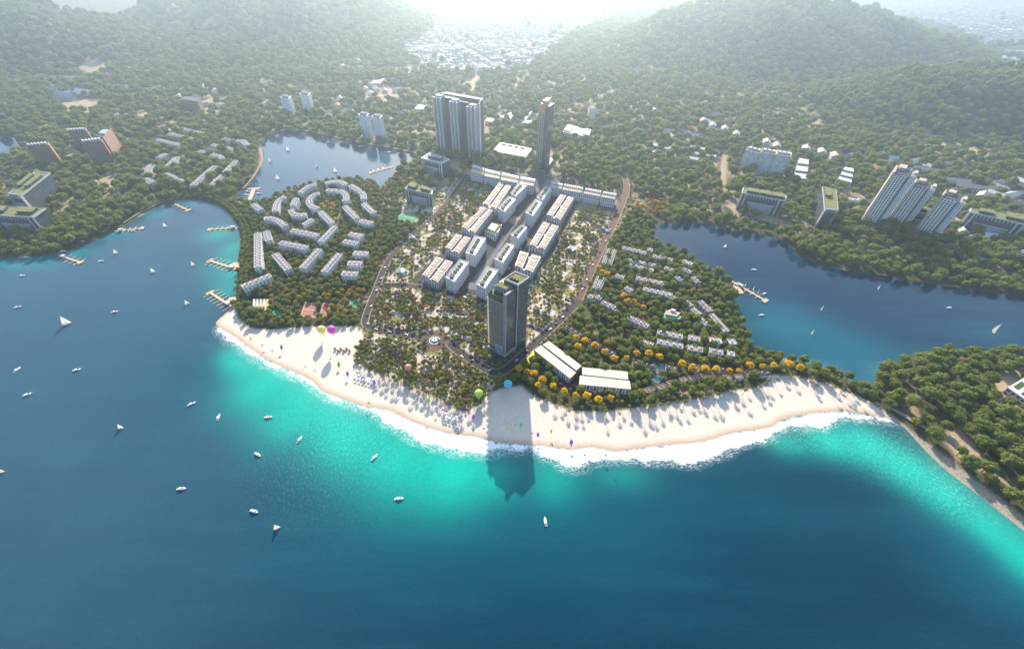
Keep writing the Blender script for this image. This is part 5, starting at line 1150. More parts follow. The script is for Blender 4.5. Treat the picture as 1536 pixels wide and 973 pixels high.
for k, px, py, a, lab in boats:
    x_, y_ = P(px, py, 0)
    base = SB if k == 's' else MBt
    a_ = R(a)+R(random.uniform(-6, 6)) if a not in (100, 97, 0) else R(a)
    sc_ = 0.8
    g = 'sailboats on the water' if k == 's' else 'white motorboats on the water'
    if k == 's' and not sb_used: sb_used = True; o = SB; o.location = (x_, y_, 0); o.rotation_euler.z = a_; o['label'] = lab; o['group'] = g
    elif k == 'm' and not mb_used: mb_used = True; o = MBt; o.location = (x_, y_, 0); o.rotation_euler.z = a_; o['label'] = lab; o['group'] = g
    else: o = dup(base, (x_, y_, 0), a_, lab, g, sc_)
    if py < 320: o.scale = (0.72,)*3 if k == 's' else (1.0,)*3
    elif k == 's': o.scale = (0.52 if 'largest' not in lab else 0.95,)*3
# ---------------------------------------------------------------- balloons
def balloon(px, py, z, rad, c1, c2, lab):
    nm = 'balloon_cloth_'+lab.split()[0]
    mt, n, b = newmat(nm)
    uv = N(n, 'ShaderNodeTexCoord').outputs['Object']; s = N(n, 'ShaderNodeSeparateXYZ'); n.links.new(uv, s.inputs[0])
    a = math_n(n, 'ARCTAN2', s.outputs[1], s.outputs[0]); st = math_n(n, 'GREATER_THAN', math_n(n, 'FRACT', math_n(n, 'MULTIPLY', a, 16/(2*math.pi))), 0.6)
    n.links.new(mixc(n, st, c1, c2), b.inputs['Base Color']); b.inputs['Roughness'].default_value = 0.5
    tr = N(n, 'ShaderNodeBsdfTranslucent'); tr.inputs[0].default_value = (*c1, 1); ms = N(n, 'ShaderNodeMixShader'); ms.inputs[0].default_value = 0.4
    n.links.new(b.outputs[0], ms.inputs[1]); n.links.new(tr.outputs[0], ms.inputs[2]); n.links.new(ms.outputs[0], n.nodes['Material Output'].inputs[0])
    rad *= 0.85; x_, y_ = P(px, py, z); t = thing('hot_air_balloon', lab, 'balloon', (x_, y_, z), 'hot air balloons over the beach')
    m_ = MB(); prof = [(0.0, 1.0), (0.38, 0.93), (0.7, 0.72), (0.92, 0.40), (1.0, 0.05), (0.95, -0.3), (0.78, -0.65), (0.52, -1.0), (0.28, -1.28), (0.18, -1.4)]
    for i in range(len(prof)-1):
        for k in range(24):
            A, B = 2*math.pi*k/24, 2*math.pi*(k+1)/24; (r0, h0), (r1, h1) = prof[i], prof[i+1]
            f_ = [(rad*r1*math.cos(A), rad*r1*math.sin(A), rad*h1), (rad*r1*math.cos(B), rad*r1*math.sin(B), rad*h1), (rad*r0*math.cos(B), rad*r0*math.sin(B), rad*h0), (rad*r0*math.cos(A), rad*r0*math.sin(A), rad*h0)]
            m_.face(f_ if r0 > 0 else f_[:3])
    m_.v = [(a_+x_, b__+y_, c_+z) for a_, b__, c_ in m_.v]
    e_ = m_.build('envelope', mt, t, smooth=True, weld=True)
    part('basket', t, 'wood', lambda m_: m_.box(x_, y_, z-rad*1.95, z-rad*1.7, rad*0.32, rad*0.32, 0, bottom=True))
    part('ropes', t, 'dark_roof', lambda m_: [m_.cyl(x_+sx*rad*0.15, y_+sy*rad*0.15, z-rad*1.72, z-rad*1.4, 0.08, 0.08, 4, cap=False) for sx in (-1, 1) for sy in (-1, 1)])
balloon(482, 494, 16, 5.5, (0.75, 0.72, 0.10), (0.85, 0.80, 0.45), 'yellow balloon beside the magenta one over the left beach')
balloon(497, 494, 24, 5.5, (0.70, 0.08, 0.60), (0.75, 0.25, 0.68), 'magenta balloon over the left beach')
balloon(612, 551, 14, 4.5, (0.70, 0.25, 0.30), (0.75, 0.60, 0.25), 'pink and gold balloon at the edge of the beach park')
balloon(718, 590, 13, 5.3, (0.45, 0.72, 0.12), (0.75, 0.80, 0.25), 'lime green balloon in front of the beach square')
balloon(762, 576, 18, 5.2, (0.08, 0.60, 0.80), (0.25, 0.75, 0.88), 'sky blue striped balloon at the edge of the tower shadow')
# ---------------------------------------------------------------- kites, umbrellas, loungers, people, cars
kc = {'purple': (0.50, 0.08, 0.60), 'lilac': (0.55, 0.42, 0.72), 'green': (0.15, 0.70, 0.12), 'yellow': (0.80, 0.72, 0.10), 'pink': (0.80, 0.30, 0.55)}
for k, c in kc.items(): plain('kite_'+k, c, 0.6, 0.05)
def kite(px, py, size, col, lab, kind='diamond', z=6):
    size *= 1.2; x_, y_ = P(px, py, z); t = thing('kite', lab, 'kite', (x_, y_, z), 'kites flying low over the beach')
    s = size
    def sl_(m_):
        if kind == 'diamond': pts = [(0, 0, s), (s*0.6, 0.3, 0.1), (0, 0.1, -s), (-s*0.6, 0.3, 0.1)]
        elif kind == 'delta': pts = [(0, 0, s*0.6), (s, 0.4, -s*0.4), (0, 0.1, -s*0.1), (-s, 0.4, -s*0.4)]
        else:
            for i in range(12):
                A, B = 2*math.pi*i/12, 2*math.pi*(i+1)/12
                m_.face([(x_+s*0.5*math.cos(A), y_, z+s*0.5*math.sin(A)), (x_+s*0.5*math.cos(B), y_, z+s*0.5*math.sin(B)), (x_+s*0.3*math.cos(B), y_+.4, z+s*0.3*math.sin(B)), (x_+s*0.3*math.cos(A), y_+.4, z+s*0.3*math.sin(A))])
            return
        m_.face([(x_+a, y_+b_+c_*0.8, z+c_) for a, b_, c_ in pts]); m_.face([(x_+a, y_+b_+c_*0.8+0.1, z+c_) for a, b_, c_ in pts[::-1]])
    part('sail', t, 'kite_'+col, sl_)
    part('tail', t, 'kite_'+col, lambda m_: [m_.face([(x_+0.5*math.sin(i), y_+0.2*i, z-s-0.5*i), (x_+0.5*math.sin(i)+0.25, y_+0.2*i, z-s-0.5*i), (x_+0.5*math.sin(i+1)+0.25, y_+0.2*i+0.2, z-s-0.5*i-0.5), (x_+0.5*math.sin(i+1), y_+0.2*i+0.2, z-s-0.5*i-0.5)]) for i in range(3)])
for a in [(393, 518, 1.2, 'purple', 'small purple kite at the left end of the beach'), (422, 521, 2.4, 'purple', 'purple diamond kite over the left beach'), (376, 508, 1.6, 'yellow', 'yellow green kite close to the headland'), (395, 529, 2.0, 'yellow', 'pale yellow kite at the left waterline', 'delta'),
          (408, 526, 1.2, 'lilac', 'tiny lilac kite near the purple diamond'), (474, 541, 1.5, 'yellow', 'small yellow kite over the open sand left of the huts'), (458, 550, 1.4, 'lilac', 'lilac triangular kite over the left waterline', 'delta'), (508, 547, 2.8, 'green', 'large green kite over the long palm shadow'),
          (521, 561, 2.4, 'purple', 'purple kite among the beach palms'), (561, 574, 2.4, 'purple', 'bright purple kite at the middle of the beach'), (553, 605, 2.2, 'yellow', 'yellow kite at the waterline before the palms', 'delta'), (643, 601, 2.2, 'green', 'green kite right of the beach palms'),
          (634, 601, 1.3, 'pink', 'ring shaped pink kite beside the green one', 'ring'), (654, 613, 1.8, 'lilac', 'lilac kite right of the ring shaped pink one'), (664, 615, 1.8, 'purple', 'purple kite second right of the ring shaped pink one', 'delta'), (686, 608, 1.6, 'yellow', 'yellow kite in front of the lime green balloon'),
          (710, 626, 2.4, 'purple', 'purple diamond kite below the lime green balloon'), (726, 643, 1.5, 'purple', 'purple triangular kite near the waterline left of the tower shadow', 'delta'), (757, 628, 1.3, 'lilac', 'ring kite at the left in the tower shadow', 'ring'), (773, 637, 1.6, 'purple', 'purple ring kite in the tower shadow', 'ring'),
          (781, 638, 2.0, 'green', 'green diamond kite in the tower shadow'), (760, 643, 1.8, 'yellow', 'yellow kite low in the tower shadow'), (798, 650, 1.5, 'lilac', 'lilac kite at the right edge of the tower shadow', 'delta'), (807, 652, 2.0, 'purple', 'purple kite just right of the tower shadow'),
          (827, 647, 1.8, 'yellow', 'pale yellow kite over the bright sand right of the tower shadow'), (857, 664, 2.6, 'purple', 'purple diamond kite near the surf right of the tower shadow'), (877, 683, 1.6, 'purple', 'small purple kite over the surf', 'delta'), (909, 683, 1.6, 'yellow', 'yellow kite over the surf'), (921, 698, 1.6, 'lilac', 'lilac triangular kite over the deep water', 'delta')]:
    kite(*a)
q = quad(ZH((153, 290), (175, 330), (215, 285), (205, 240)), 5)
t = thing('shade_sail', 'bright yellow shade sail at the corner of the left cream pavilion', 'shade sail', (q[0][0], q[0][1], LAND_Z)); plain('yellow_cloth', (0.75, 0.70, 0.06), 0.6, 0.1)
part('cloth', t, 'yellow_cloth', lambda m_: m_.face([(*q[0], LAND_Z+4), (*q[1], LAND_Z+4), (*q[2], LAND_Z+7), (*q[3], LAND_Z+7)])); part('mast', t, 'frame_grey', lambda m_: [m_.cyl(x_, y_, LAND_Z, LAND_Z+h_, 0.15, 0.15, 6) for (x_, y_), h_ in zip(q, (4, 4, 7, 7))])
# beach lounge sheds
for i in range(6):
    x_, y_ = P(503+(i % 6)*4.3, 524+(i % 2)*3.0, LAND_Z)
    t = thing('cabana', 'little thatched cabana, %s from the left in its cluster' % 'first second third fourth fifth sixth'.split()[i], 'cabana', (x_, y_, LAND_Z), 'cabanas on the beach')
    part('roof', t, 'tan_roof', lambda m_: m_.cyl(x_, y_, LAND_Z+2.2, LAND_Z+3.6, 2.2, 0.2, 4)); part('frame', t, 'wood', lambda m_: m_.box(x_, y_, LAND_Z-0.2, LAND_Z+2.2, 2.2, 2.0))
def make_person(col, nm, legs=0.09):
    me = bpy.data.meshes.new('person'); H = 1.75
    V = [(0, 0, 0.95), (0, 0, 1.15), (0, 0, 1.42), (0, 0, 1.52), (0, -0.01, 1.62), (0, -0.01, 1.74), (0.1, 0, 0.9), (0.12, 0.05, 0.5), (0.12, 0.0, 0.05), (0.12, -0.14, 0.04), (-0.1, 0, 0.9), (-0.12, -0.12, 0.5), (-0.12, -0.1, 0.05), (-0.12, -0.24, 0.04), (0.2, 0, 1.4), (0.27, 0.03, 1.12), (0.3, -0.08, 0.86), (-0.2, 0, 1.4), (-0.27, -0.02, 1.12), (-0.3, -0.14, 0.88)]
    E = [(0, 1), (1, 2), (2, 3), (3, 4), (4, 5), (0, 6), (6, 7), (7, 8), (8, 9), (0, 10), (10, 11), (11, 12), (12, 13), (2, 14), (14, 15), (15, 16), (2, 17), (17, 18), (18, 19)]
    Rr = [0.14, 0.12, 0.14, 0.06, 0.10, 0.085, 0.09, 0.06, 0.04, 0.03, 0.09, 0.06, 0.04, 0.03, 0.06, 0.04, 0.03, 0.06, 0.04, 0.03]
    me.from_pydata(V, E, []); o = bpy.data.objects.new('person', me); C.objects.link(o)
    bm = bmesh.new(); bm.from_mesh(me); lay = bm.verts.layers.skin.verify(); bm.verts.ensure_lookup_table()
    for v, r_ in zip(bm.verts, Rr): v[lay].radius = (r_, r_)
    bm.verts[0][lay].use_root = True; bm.to_mesh(me); bm.free()
    o.modifiers.new('s', 'SKIN'); ss = o.modifiers.new('u', 'SUBSURF'); ss.levels = 1; ss.render_levels = 1
    dg = bpy.context.evaluated_depsgraph_get(); m2 = bpy.data.meshes.new_from_object(o.evaluated_get(dg)); o.modifiers.clear(); o.data = m2
    m2.materials.clear(); m2.materials.append(MATS['skin_'+nm]); m2.materials.append(MATS['cloth_'+nm])
    for p in m2.polygons: p.material_index = 1 if 0.55 < p.center.z < 1.46 and abs(p.center.x) < 0.22 else 0
    return o
PE = []
for nm, cs, cc in (('a', (0.35, 0.20, 0.13), (0.05, 0.08, 0.2)), ('b', (0.45, 0.28, 0.2), (0.4, 0.05, 0.05))):
    plain('skin_'+nm, cs, 0.6, 0.05); plain('cloth_'+nm, cc, 0.8, 0.1); PE.append(make_person(None, nm))
people = [(532, 602, 'walking in the group of three at the left surf'), (536, 603.5, 'in the middle of the group of three at the left surf'), (539.5, 604.5, 'at the right of the group of three at the left surf'), (599, 617, 'at the left of the trio on wet sand'), (602.5, 617.5, 'in the middle of the trio on wet sand'), (606, 618, 'at the right of the trio on wet sand'),
          (490, 570, 'at the left of the pair by the long balloon shadow'), (494, 569, 'at the right of the pair by the long balloon shadow'), (437, 541, 'alone on the left sand'), (432, 530, 'alone further up the left sand'), (577, 587, 'alone on the middle sand'), (833, 661, 'left of the pair on the bright sand near the surf'), (838, 662, 'right of the pair on the bright sand near the surf'), (868, 666, 'alone by the purple kite near the surf')]
for i, (px, py, lab) in enumerate(people):
    x_, y_ = P(px, py, LAND_Z-0.4); z_ = float(ground_z(np.array([x_]), np.array([y_]), land_sd(np.array([x_]), np.array([y_])))[0])
    base = PE[i % 2]; o = base if i < 2 else base.copy()
    if i >= 2: C.objects.link(o)
    o.location = (x_, y_, max(z_, 0)); o.rotation_euler.z = random.uniform(0, 6.28); tag(o, 'person in '+('blue' if i % 2 == 0 else 'red')+' '+lab, 'person', 'people walking on the beach')
# cars
def make_car(nm, col):
    plain('car_paint_'+nm, col, 0.3, 0.03, metal=0.2)
    t = thing('car', 'x', 'car')
    m_ = MB(); secs = [(-2.2, 0.55, 0.8), (-2.1, 0.4, 0.95), (-1.2, 0.35, 1.0), (1.0, 0.35, 1.0), (2.1, 0.4, 0.85), (2.25, 0.5, 0.7)]
    for (x0, a0, b0), (x1, a1, b1) in zip(secs, secs[1:]):
        for y0, y1 in ((-0.9, 0.9),):
            m_.face([(x0, y0, b0), (x1, y0, b1), (x1, y1, b1), (x0, y1, b0)]); m_.face([(x0, y0, a0), (x1, y0, a1), (x1, y0, b1), (x0, y0, b0)]); m_.face([(x1, y1, a1), (x0, y1, a0), (x0, y1, b0), (x1, y1, b1)])
    m_.face([(-2.2, -0.9, 0.55), (-2.2, 0.9, 0.55), (-2.2, 0.9, 0.8), (-2.2, -0.9, 0.8)][::-1]); m_.face([(2.25, -0.9, 0.5), (2.25, 0.9, 0.5), (2.25, 0.9, 0.7), (2.25, -0.9, 0.7)])
    m_.build('body', 'car_paint_'+nm, t)
    m_ = MB(); lo = [(-1.7, -0.82), (1.1, -0.82), (1.1, 0.82), (-1.7, 0.82)]; hi = [(-1.2, -0.68), (0.4, -0.68), (0.4, 0.68), (-1.2, 0.68)]
    for i in range(4): m_.face([(*lo[i], 0.99), (*lo[(i+1) % 4], 0.99), (*hi[(i+1) % 4], 1.46), (*hi[i], 1.46)])
    m_.build('window', 'glass_dark', t); m_ = MB(); m_.prism(hi, 1.44, 1.5); m_.build('roof', 'car_paint_'+nm, t)
    for sx in (-1.35, 1.4):
        for sy in (-0.8, 0.8):
            m_ = MB(); 
            for k in range(10):
                A, B = 2*math.pi*k/10, 2*math.pi*(k+1)/10; m_.face([(sx, sy+0.1*np.sign(sy), 0.33), (sx+0.33*math.cos(A), sy+0.1*np.sign(sy), 0.33+0.33*math.sin(A)), (sx+0.33*math.cos(B), sy+0.1*np.sign(sy), 0.33+0.33*math.sin(B))])
                m_.face([(sx+0.33*math.cos(A), sy-0.1, 0.33+0.33*math.sin(A)), (sx+0.33*math.cos(B), sy-0.1, 0.33+0.33*math.sin(B)), (sx+0.33*math.cos(B), sy+0.1, 0.33+0.33*math.sin(B)), (sx+0.33*math.cos(A), sy+0.1, 0.33+0.33*math.sin(A))])
            m_.build('wheel', 'dark_roof', t)
    return t
carp = {'white': make_car('white', (0.7, 0.7, 0.7)), 'dark': make_car('dark', (0.03, 0.03, 0.035))}; used_c = set()
cars = [(552, 486, 'white', 120, 'at the bend of the left road above the beach'), (585, 498, 'white', -15, 'on the road behind the beach park, left part'), (637, 437, 'dark', -15, 'parked under the lowest courtyard block, left'), (652, 438, 'dark', -15, 'parked under the lowest courtyard block, right'), (697, 446, 'white', -20, 'crossing the foot of the boulevard'), (720, 458, 'white', 60, 'beside the tall tower, left one of two'), (728, 460, 'white', 60, 'beside the tall tower, right one of two'), (693, 535, 'white', -40, 'right of the roundabout'), (798, 424, 'white', 60, 'on the street behind the tall tower'), (900, 378, 'dark', 65, 'half way up the right road'), (915, 345, 'white', 65, 'near the top of the right road'), (880, 420, 'white', 65, 'near the bottom of the right road'), (1094, 301, 'white', 80, 'at the junction above the right lagoon'), (600, 385, 'white', 50, 'on the left park road'), (640, 337, 'white', 50, 'on the left road by the tennis court'), (790, 527, 'dark', 45, 'on the road before the slanting cream pavilion')]
for px, py, c_, a, lab in cars:
    x_, y_ = P(px, py, LAND_Z)
    if c_ not in used_c: used_c.add(c_); o = carp[c_]; o.location = (x_, y_, LAND_Z+0.09); o.rotation_euler.z = R(a); o['label'] = c_+' car '+lab; o['group'] = c_+' cars on the roads'
    else: dup(carp[c_], (x_, y_, LAND_Z+0.09), R(a), c_+' car '+lab, c_+' cars on the roads')
# bus
x_, y_ = P(717, 516, LAND_Z); t = thing('bus', 'long dark red bus on the slip road left of the tall tower', 'bus', (x_, y_, LAND_Z)); plain('bus_red', (0.22, 0.04, 0.05), 0.4, 0.1)
part('body', t, 'bus_red', lambda m_: m_.box(x_, y_, LAND_Z+0.5, LAND_Z+3.1, 14, 2.6, R(50))); part('roof', t, 'white_paint', lambda m_: m_.box(x_, y_, LAND_Z+3.1, LAND_Z+3.4, 13, 2.0, R(50)))
part('window_band', t, 'glass_dark', lambda m_: m_.box(x_, y_, LAND_Z+1.5, LAND_Z+2.6, 13.4, 2.64, R(50)))
for k in (-4.5, 4.2):
    for s_ in (-1.2, 1.2):
        part('wheel', t, 'dark_roof', lambda m_: m_.cyl(x_+k*math.cos(R(50))-s_*math.sin(R(50)), y_+k*math.sin(R(50))+s_*math.cos(R(50)), LAND_Z, LAND_Z+0.55, 0.5, 0.5, 10))
# sculptures and canopies in the parks
for px, py, lab in [(627, 470, 'white mast with a thin sail in the middle of the plaza park'), (814, 470, 'white tensile tent right of the tall tower'), (600, 408, 'white tensile canopy in the left park'), (905, 345, 'white shell canopy at the upper right park'), (855, 375, 'white tensile canopy in the right park'), (618, 358, 'white shell canopy near the tennis court')]:
    x_, y_ = P(px, py, LAND_Z)
    t = thing('canopy', lab, 'canopy', (x_, y_, LAND_Z), 'white canopies in the parks')
    if 'mast' in lab:
        part('mast', t, 'white_paint', lambda m_: m_.cyl(x_, y_, LAND_Z, LAND_Z+16, 0.5, 0.2, 8)); part('sail', t, 'tent_fabric', lambda m_: m_.face([(x_, y_, LAND_Z+15), (x_+4, y_-2, LAND_Z+2), (x_+0.5, y_, LAND_Z+2)]))
    else:
        part('fabric', t, 'tent_fabric', lambda m_: (m_.cyl(x_, y_, LAND_Z+2.2, LAND_Z+6.5, 5.5, 0.3, 6), m_.cyl(x_+6, y_-5, LAND_Z+2, LAND_Z+5, 4.5, 0.3, 5))); part('pole', t, 'white_paint', lambda m_: (m_.cyl(x_, y_, LAND_Z, LAND_Z+6.6, 0.25, 0.2, 6), m_.cyl(x_+6, y_-5, LAND_Z, LAND_Z+5.1, 0.25, 0.2, 6)))
x_, y_ = P(642, 464, LAND_Z); t = thing('play_frame', 'red and white play frame on the plaza left of the boulevard', 'play frame', (x_, y_, LAND_Z)); plain('play_red', (0.55, 0.04, 0.03), 0.5, 0.1)
part('red_roof', t, 'play_red', lambda m_: m_.box(x_, y_, LAND_Z+3, LAND_Z+3.6, 8, 3, 0.6)); part('frame', t, 'white_paint', lambda m_: [m_.cyl(x_+a, y_+b_, LAND_Z, LAND_Z+3, 0.3, 0.3, 6) for a, b_ in ((-3, -2), (3, 2), (-2, 1), (2, -1))]); part('slide', t, 'play_red', lambda m_: m_.box(x_+5, y_+3, LAND_Z+1, LAND_Z+1.6, 4, 1.4, 0.6))

# parasols and loungers on the sand
for zone, px0, py0, nx, ny, dxp, dyp, cn, cc in [('in the rows before the beach palms', 533, 563, 6, 2, 5.2, 5.0, 'cream', 'tent_fabric'), ('right of the middle palms', 668, 622, 4, 2, 5.5, 5.0, 'cream', 'tent_fabric')]:
    for i in range(nx):
        for j in range(ny):
            x_, y_ = P(px0+i*dxp+j*1.5, py0+j*dyp+i*1.6, LAND_Z)
            t = thing('beach_umbrella', '%s parasol %s' % (cn, zone), 'parasol', (x_, y_, LAND_Z), 'cream parasols '+zone)
            part('canopy', t, cc, lambda m_: m_.cyl(x_, y_, LAND_Z+2.0, LAND_Z+2.7, 1.5, 0.05, 8)); part('pole', t, 'wood', lambda m_: m_.cyl(x_, y_, LAND_Z-0.2, LAND_Z+2.6, 0.05, 0.05, 5))
            t = thing('sun_lounger', 'pale lounger beside a parasol %s' % zone, 'lounger', (x_+2, y_, LAND_Z), 'loungers '+zone)
            part('seat', t, 'white_paint', lambda m_: m_.box(x_+2, y_, LAND_Z+0.3, LAND_Z+0.45, 0.7, 1.3)); part('backrest', t, 'white_paint', lambda m_: m_.box(x_+2, y_+0.85, LAND_Z+0.35, LAND_Z+0.9, 0.7, 0.35))
extra = [('white', 'along the road at the left of the left park', [(572, 418), (577, 402), (565, 436), (556, 460)], 65), ('dark', 'along the road at the left of the left park', [(568, 425), (551, 473)], 65), ('white', 'down the brown right road', [(908, 362), (890, 398), (873, 434), (926, 320)], 65), ('dark', 'down the brown right road', [(895, 386), (876, 430)], 65), ('white', 'on the road round the foot of the tall tower', [(735, 556), (775, 541), (825, 494), (845, 476)], 45), ('dark', 'on the road round the foot of the tall tower', [(708, 541), (834, 486)], 40), ('white', 'on the street behind the right slabs', [(765, 403), (782, 373), (815, 320)], 60), ('white', 'on the road behind the beachfront park', [(565, 494), (610, 502)], -15)]
for c_, where, pl, a in extra:
    for px, py in pl:
        x_, y_ = P(px+random.uniform(-1, 1), py, LAND_Z); dup(carp[c_], (x_, y_, LAND_Z+0.09), R(a), '%s car %s' % (c_, where), '%s cars %s' % (c_, where))
# ---------------------------------------------------------------- far city
def in_poly(X, Y, poly): return sdf(X, Y, poly) > 0
cg = []
cyy = np.arange(1500, 7800, 34.0); rot = R(24); c_, s_ = math.cos(rot), math.sin(rot)
aa, bb = np.meshgrid(np.arange(-3500, 9500, 25.0), np.arange(-4500, 9500, 31.0))
rs = np.random.RandomState(3)
row = np.round(bb/31).astype(int); colm = np.round(aa/25).astype(int)
streets = (row % 7 == 0) | (colm % 13 == 0)
X = aa*c_-bb*s_+rs.uniform(-2, 2, aa.shape); Y = aa*s_+bb*c_+rs.uniform(-3, 3, aa.shape)
X, Y = X[~streets], Y[~streets]
k = (Y > 1400) & (Y < 7600) & (np.abs(X) < 1.3*Y+300); X, Y = X[k], Y[k]
k = in_poly(X, Y, city_mask_poly[0]); X, Y = X[k], Y[k]
S = land_sd(X, Y); Zg = ground_z(X, Y, S); k = (S > 12) & (Zg < 14) & (rs.uniform(0, 1, X.shape) < 0.86); X, Y, Zg = X[k], Y[k], Zg[k]
print('city houses', len(X))
order = np.argsort(Y); X, Y, Zg = X[order], Y[order], Zg[order]
CW = np.stack([X, Y], 1)
plain('city_wall', (0.45, 0.42, 0.40), 0.9, 0.2, 0.1)
mt, n, b = newmat('city_roof')
oi = N(n, 'ShaderNodeObjectInfo').outputs['Random']
cell = N(n, 'ShaderNodeTexWhiteNoise'); 
mp = N(n, 'ShaderNodeVectorMath', operation='SNAP'); mp.inputs[1].default_value = (25, 25, 1000); n.links.new(geo_pos(n), mp.inputs[0]); n.links.new(mp.outputs[0], cell.inputs[0])
rmp = N(n, 'ShaderNodeValToRGB'); rmp.color_ramp.interpolation = 'CONSTANT'; n.links.new(cell.outputs[0], rmp.inputs[0])
els = rmp.color_ramp.elements; els[0].color = (0.50, 0.48, 0.47, 1); els[1].position = 0.35; els[1].color = (0.26, 0.29, 0.34, 1)
for p_, cc in ((0.55, (0.15, 0.17, 0.22, 1)), (0.75, (0.42, 0.36, 0.32, 1)), (0.9, (0.50, 0.28, 0.22, 1)), (0.95, (0.8, 0.8, 0.8, 1))): e_ = els.new(p_); e_.color = cc
n.links.new(rmp.outputs[0], b.inputs['Base Color']); b.inputs['Roughness'].default_value = 0.8
def house_geo(m_, x, y, z, w, d, h, rot, flat):
    if flat:
        m_.box(x, y, z, z+h, w, d, rot, 0, 1); m_.box(x+1, y+1, z+h, z+h+2.2, w*0.3, d*0.3, rot, 0, 1)
    else:
        c, s = math.cos(rot), math.sin(rot); q = [(x+a*c-b_*s, y+a*s+b_*c) for a, b_ in ((-w/2, -d/2), (w/2, -d/2), (w/2, d/2), (-w/2, d/2))]
        m_.prism(q, z, z+h, 0, 1); o_ = sub(q, -0.03, 1.03, -0.05, 1.05); ml = lerp2(q, -0.03, 0.5); mr = lerp2(q, 1.03, 0.5)
        m_.face([(*o_[0], z+h-.1), (*o_[1], z+h-.1), (*mr, z+h+d*.3), (*ml, z+h+d*.3)], None, 1); m_.face([(*o_[2], z+h-.1), (*o_[3], z+h-.1), (*ml, z+h+d*.3), (*mr, z+h+d*.3)], None, 1)
protos = []
for i in range(6):
    m_ = MB(); house_geo(m_, 0, 0, -1, (18, 22, 15, 20, 17, 24)[i], (13, 12, 12, 16, 11, 14)[i], (7, 10, 6, 13, 8, 9)[i], 0, i % 2)
    protos.append(m_.build('town_house', ['city_wall', 'city_roof']))
vis = [i for i in range(len(X)) if -5 < proj(X[i], Y[i], Zg[i])[0] < 1541 and 0 < proj(X[i], Y[i], Zg[i])[1]]
near = set(vis[:280]); first = set()
for i in vis[:280]:
    j = int(rs.randint(0, 6)); p = protos[j]; px_ = proj(X[i], Y[i], Zg[i])[0]
    o = p if j not in first else p.copy()
    if j in first: C.objects.link(o)
    first.add(j)
    o.location = (X[i], Y[i], Zg[i]); o.rotation_euler.z = rot+(math.pi/2 if rs.rand() < 0.3 else 0)
    zone = 'at the near edge of the far town, behind the lagoon woods' if px_ < 760 else ('at the foot of the far town, left of the large central hill' if px_ < 1000 else 'on the plain behind the wooded hills at the right')
    tag(o, 'small pale house '+zone, 'house', 'small houses '+zone)
m_ = MB()
for i in range(len(X)):
    if i in near: continue
    far = Y[i] > 3800
    if far and i % 3 == 0: continue
    w_, d_, h_ = rs.uniform(13, 24), rs.uniform(10, 16), rs.uniform(7, 17)
    if far: w_ *= 1.5; d_ *= 1.4
    house_geo(m_, X[i], Y[i], Zg[i]-1, w_, d_, h_, rot+(math.pi/2 if rs.rand() < 0.3 else 0), (not far) and rs.rand() < 0.5 or far)
o = m_.build('distant_town', ['city_wall', 'city_roof']); tag(o, 'dense pale houses of the far town fading into haze', 'town', None, 'stuff')
for i in range(1, 0): pass
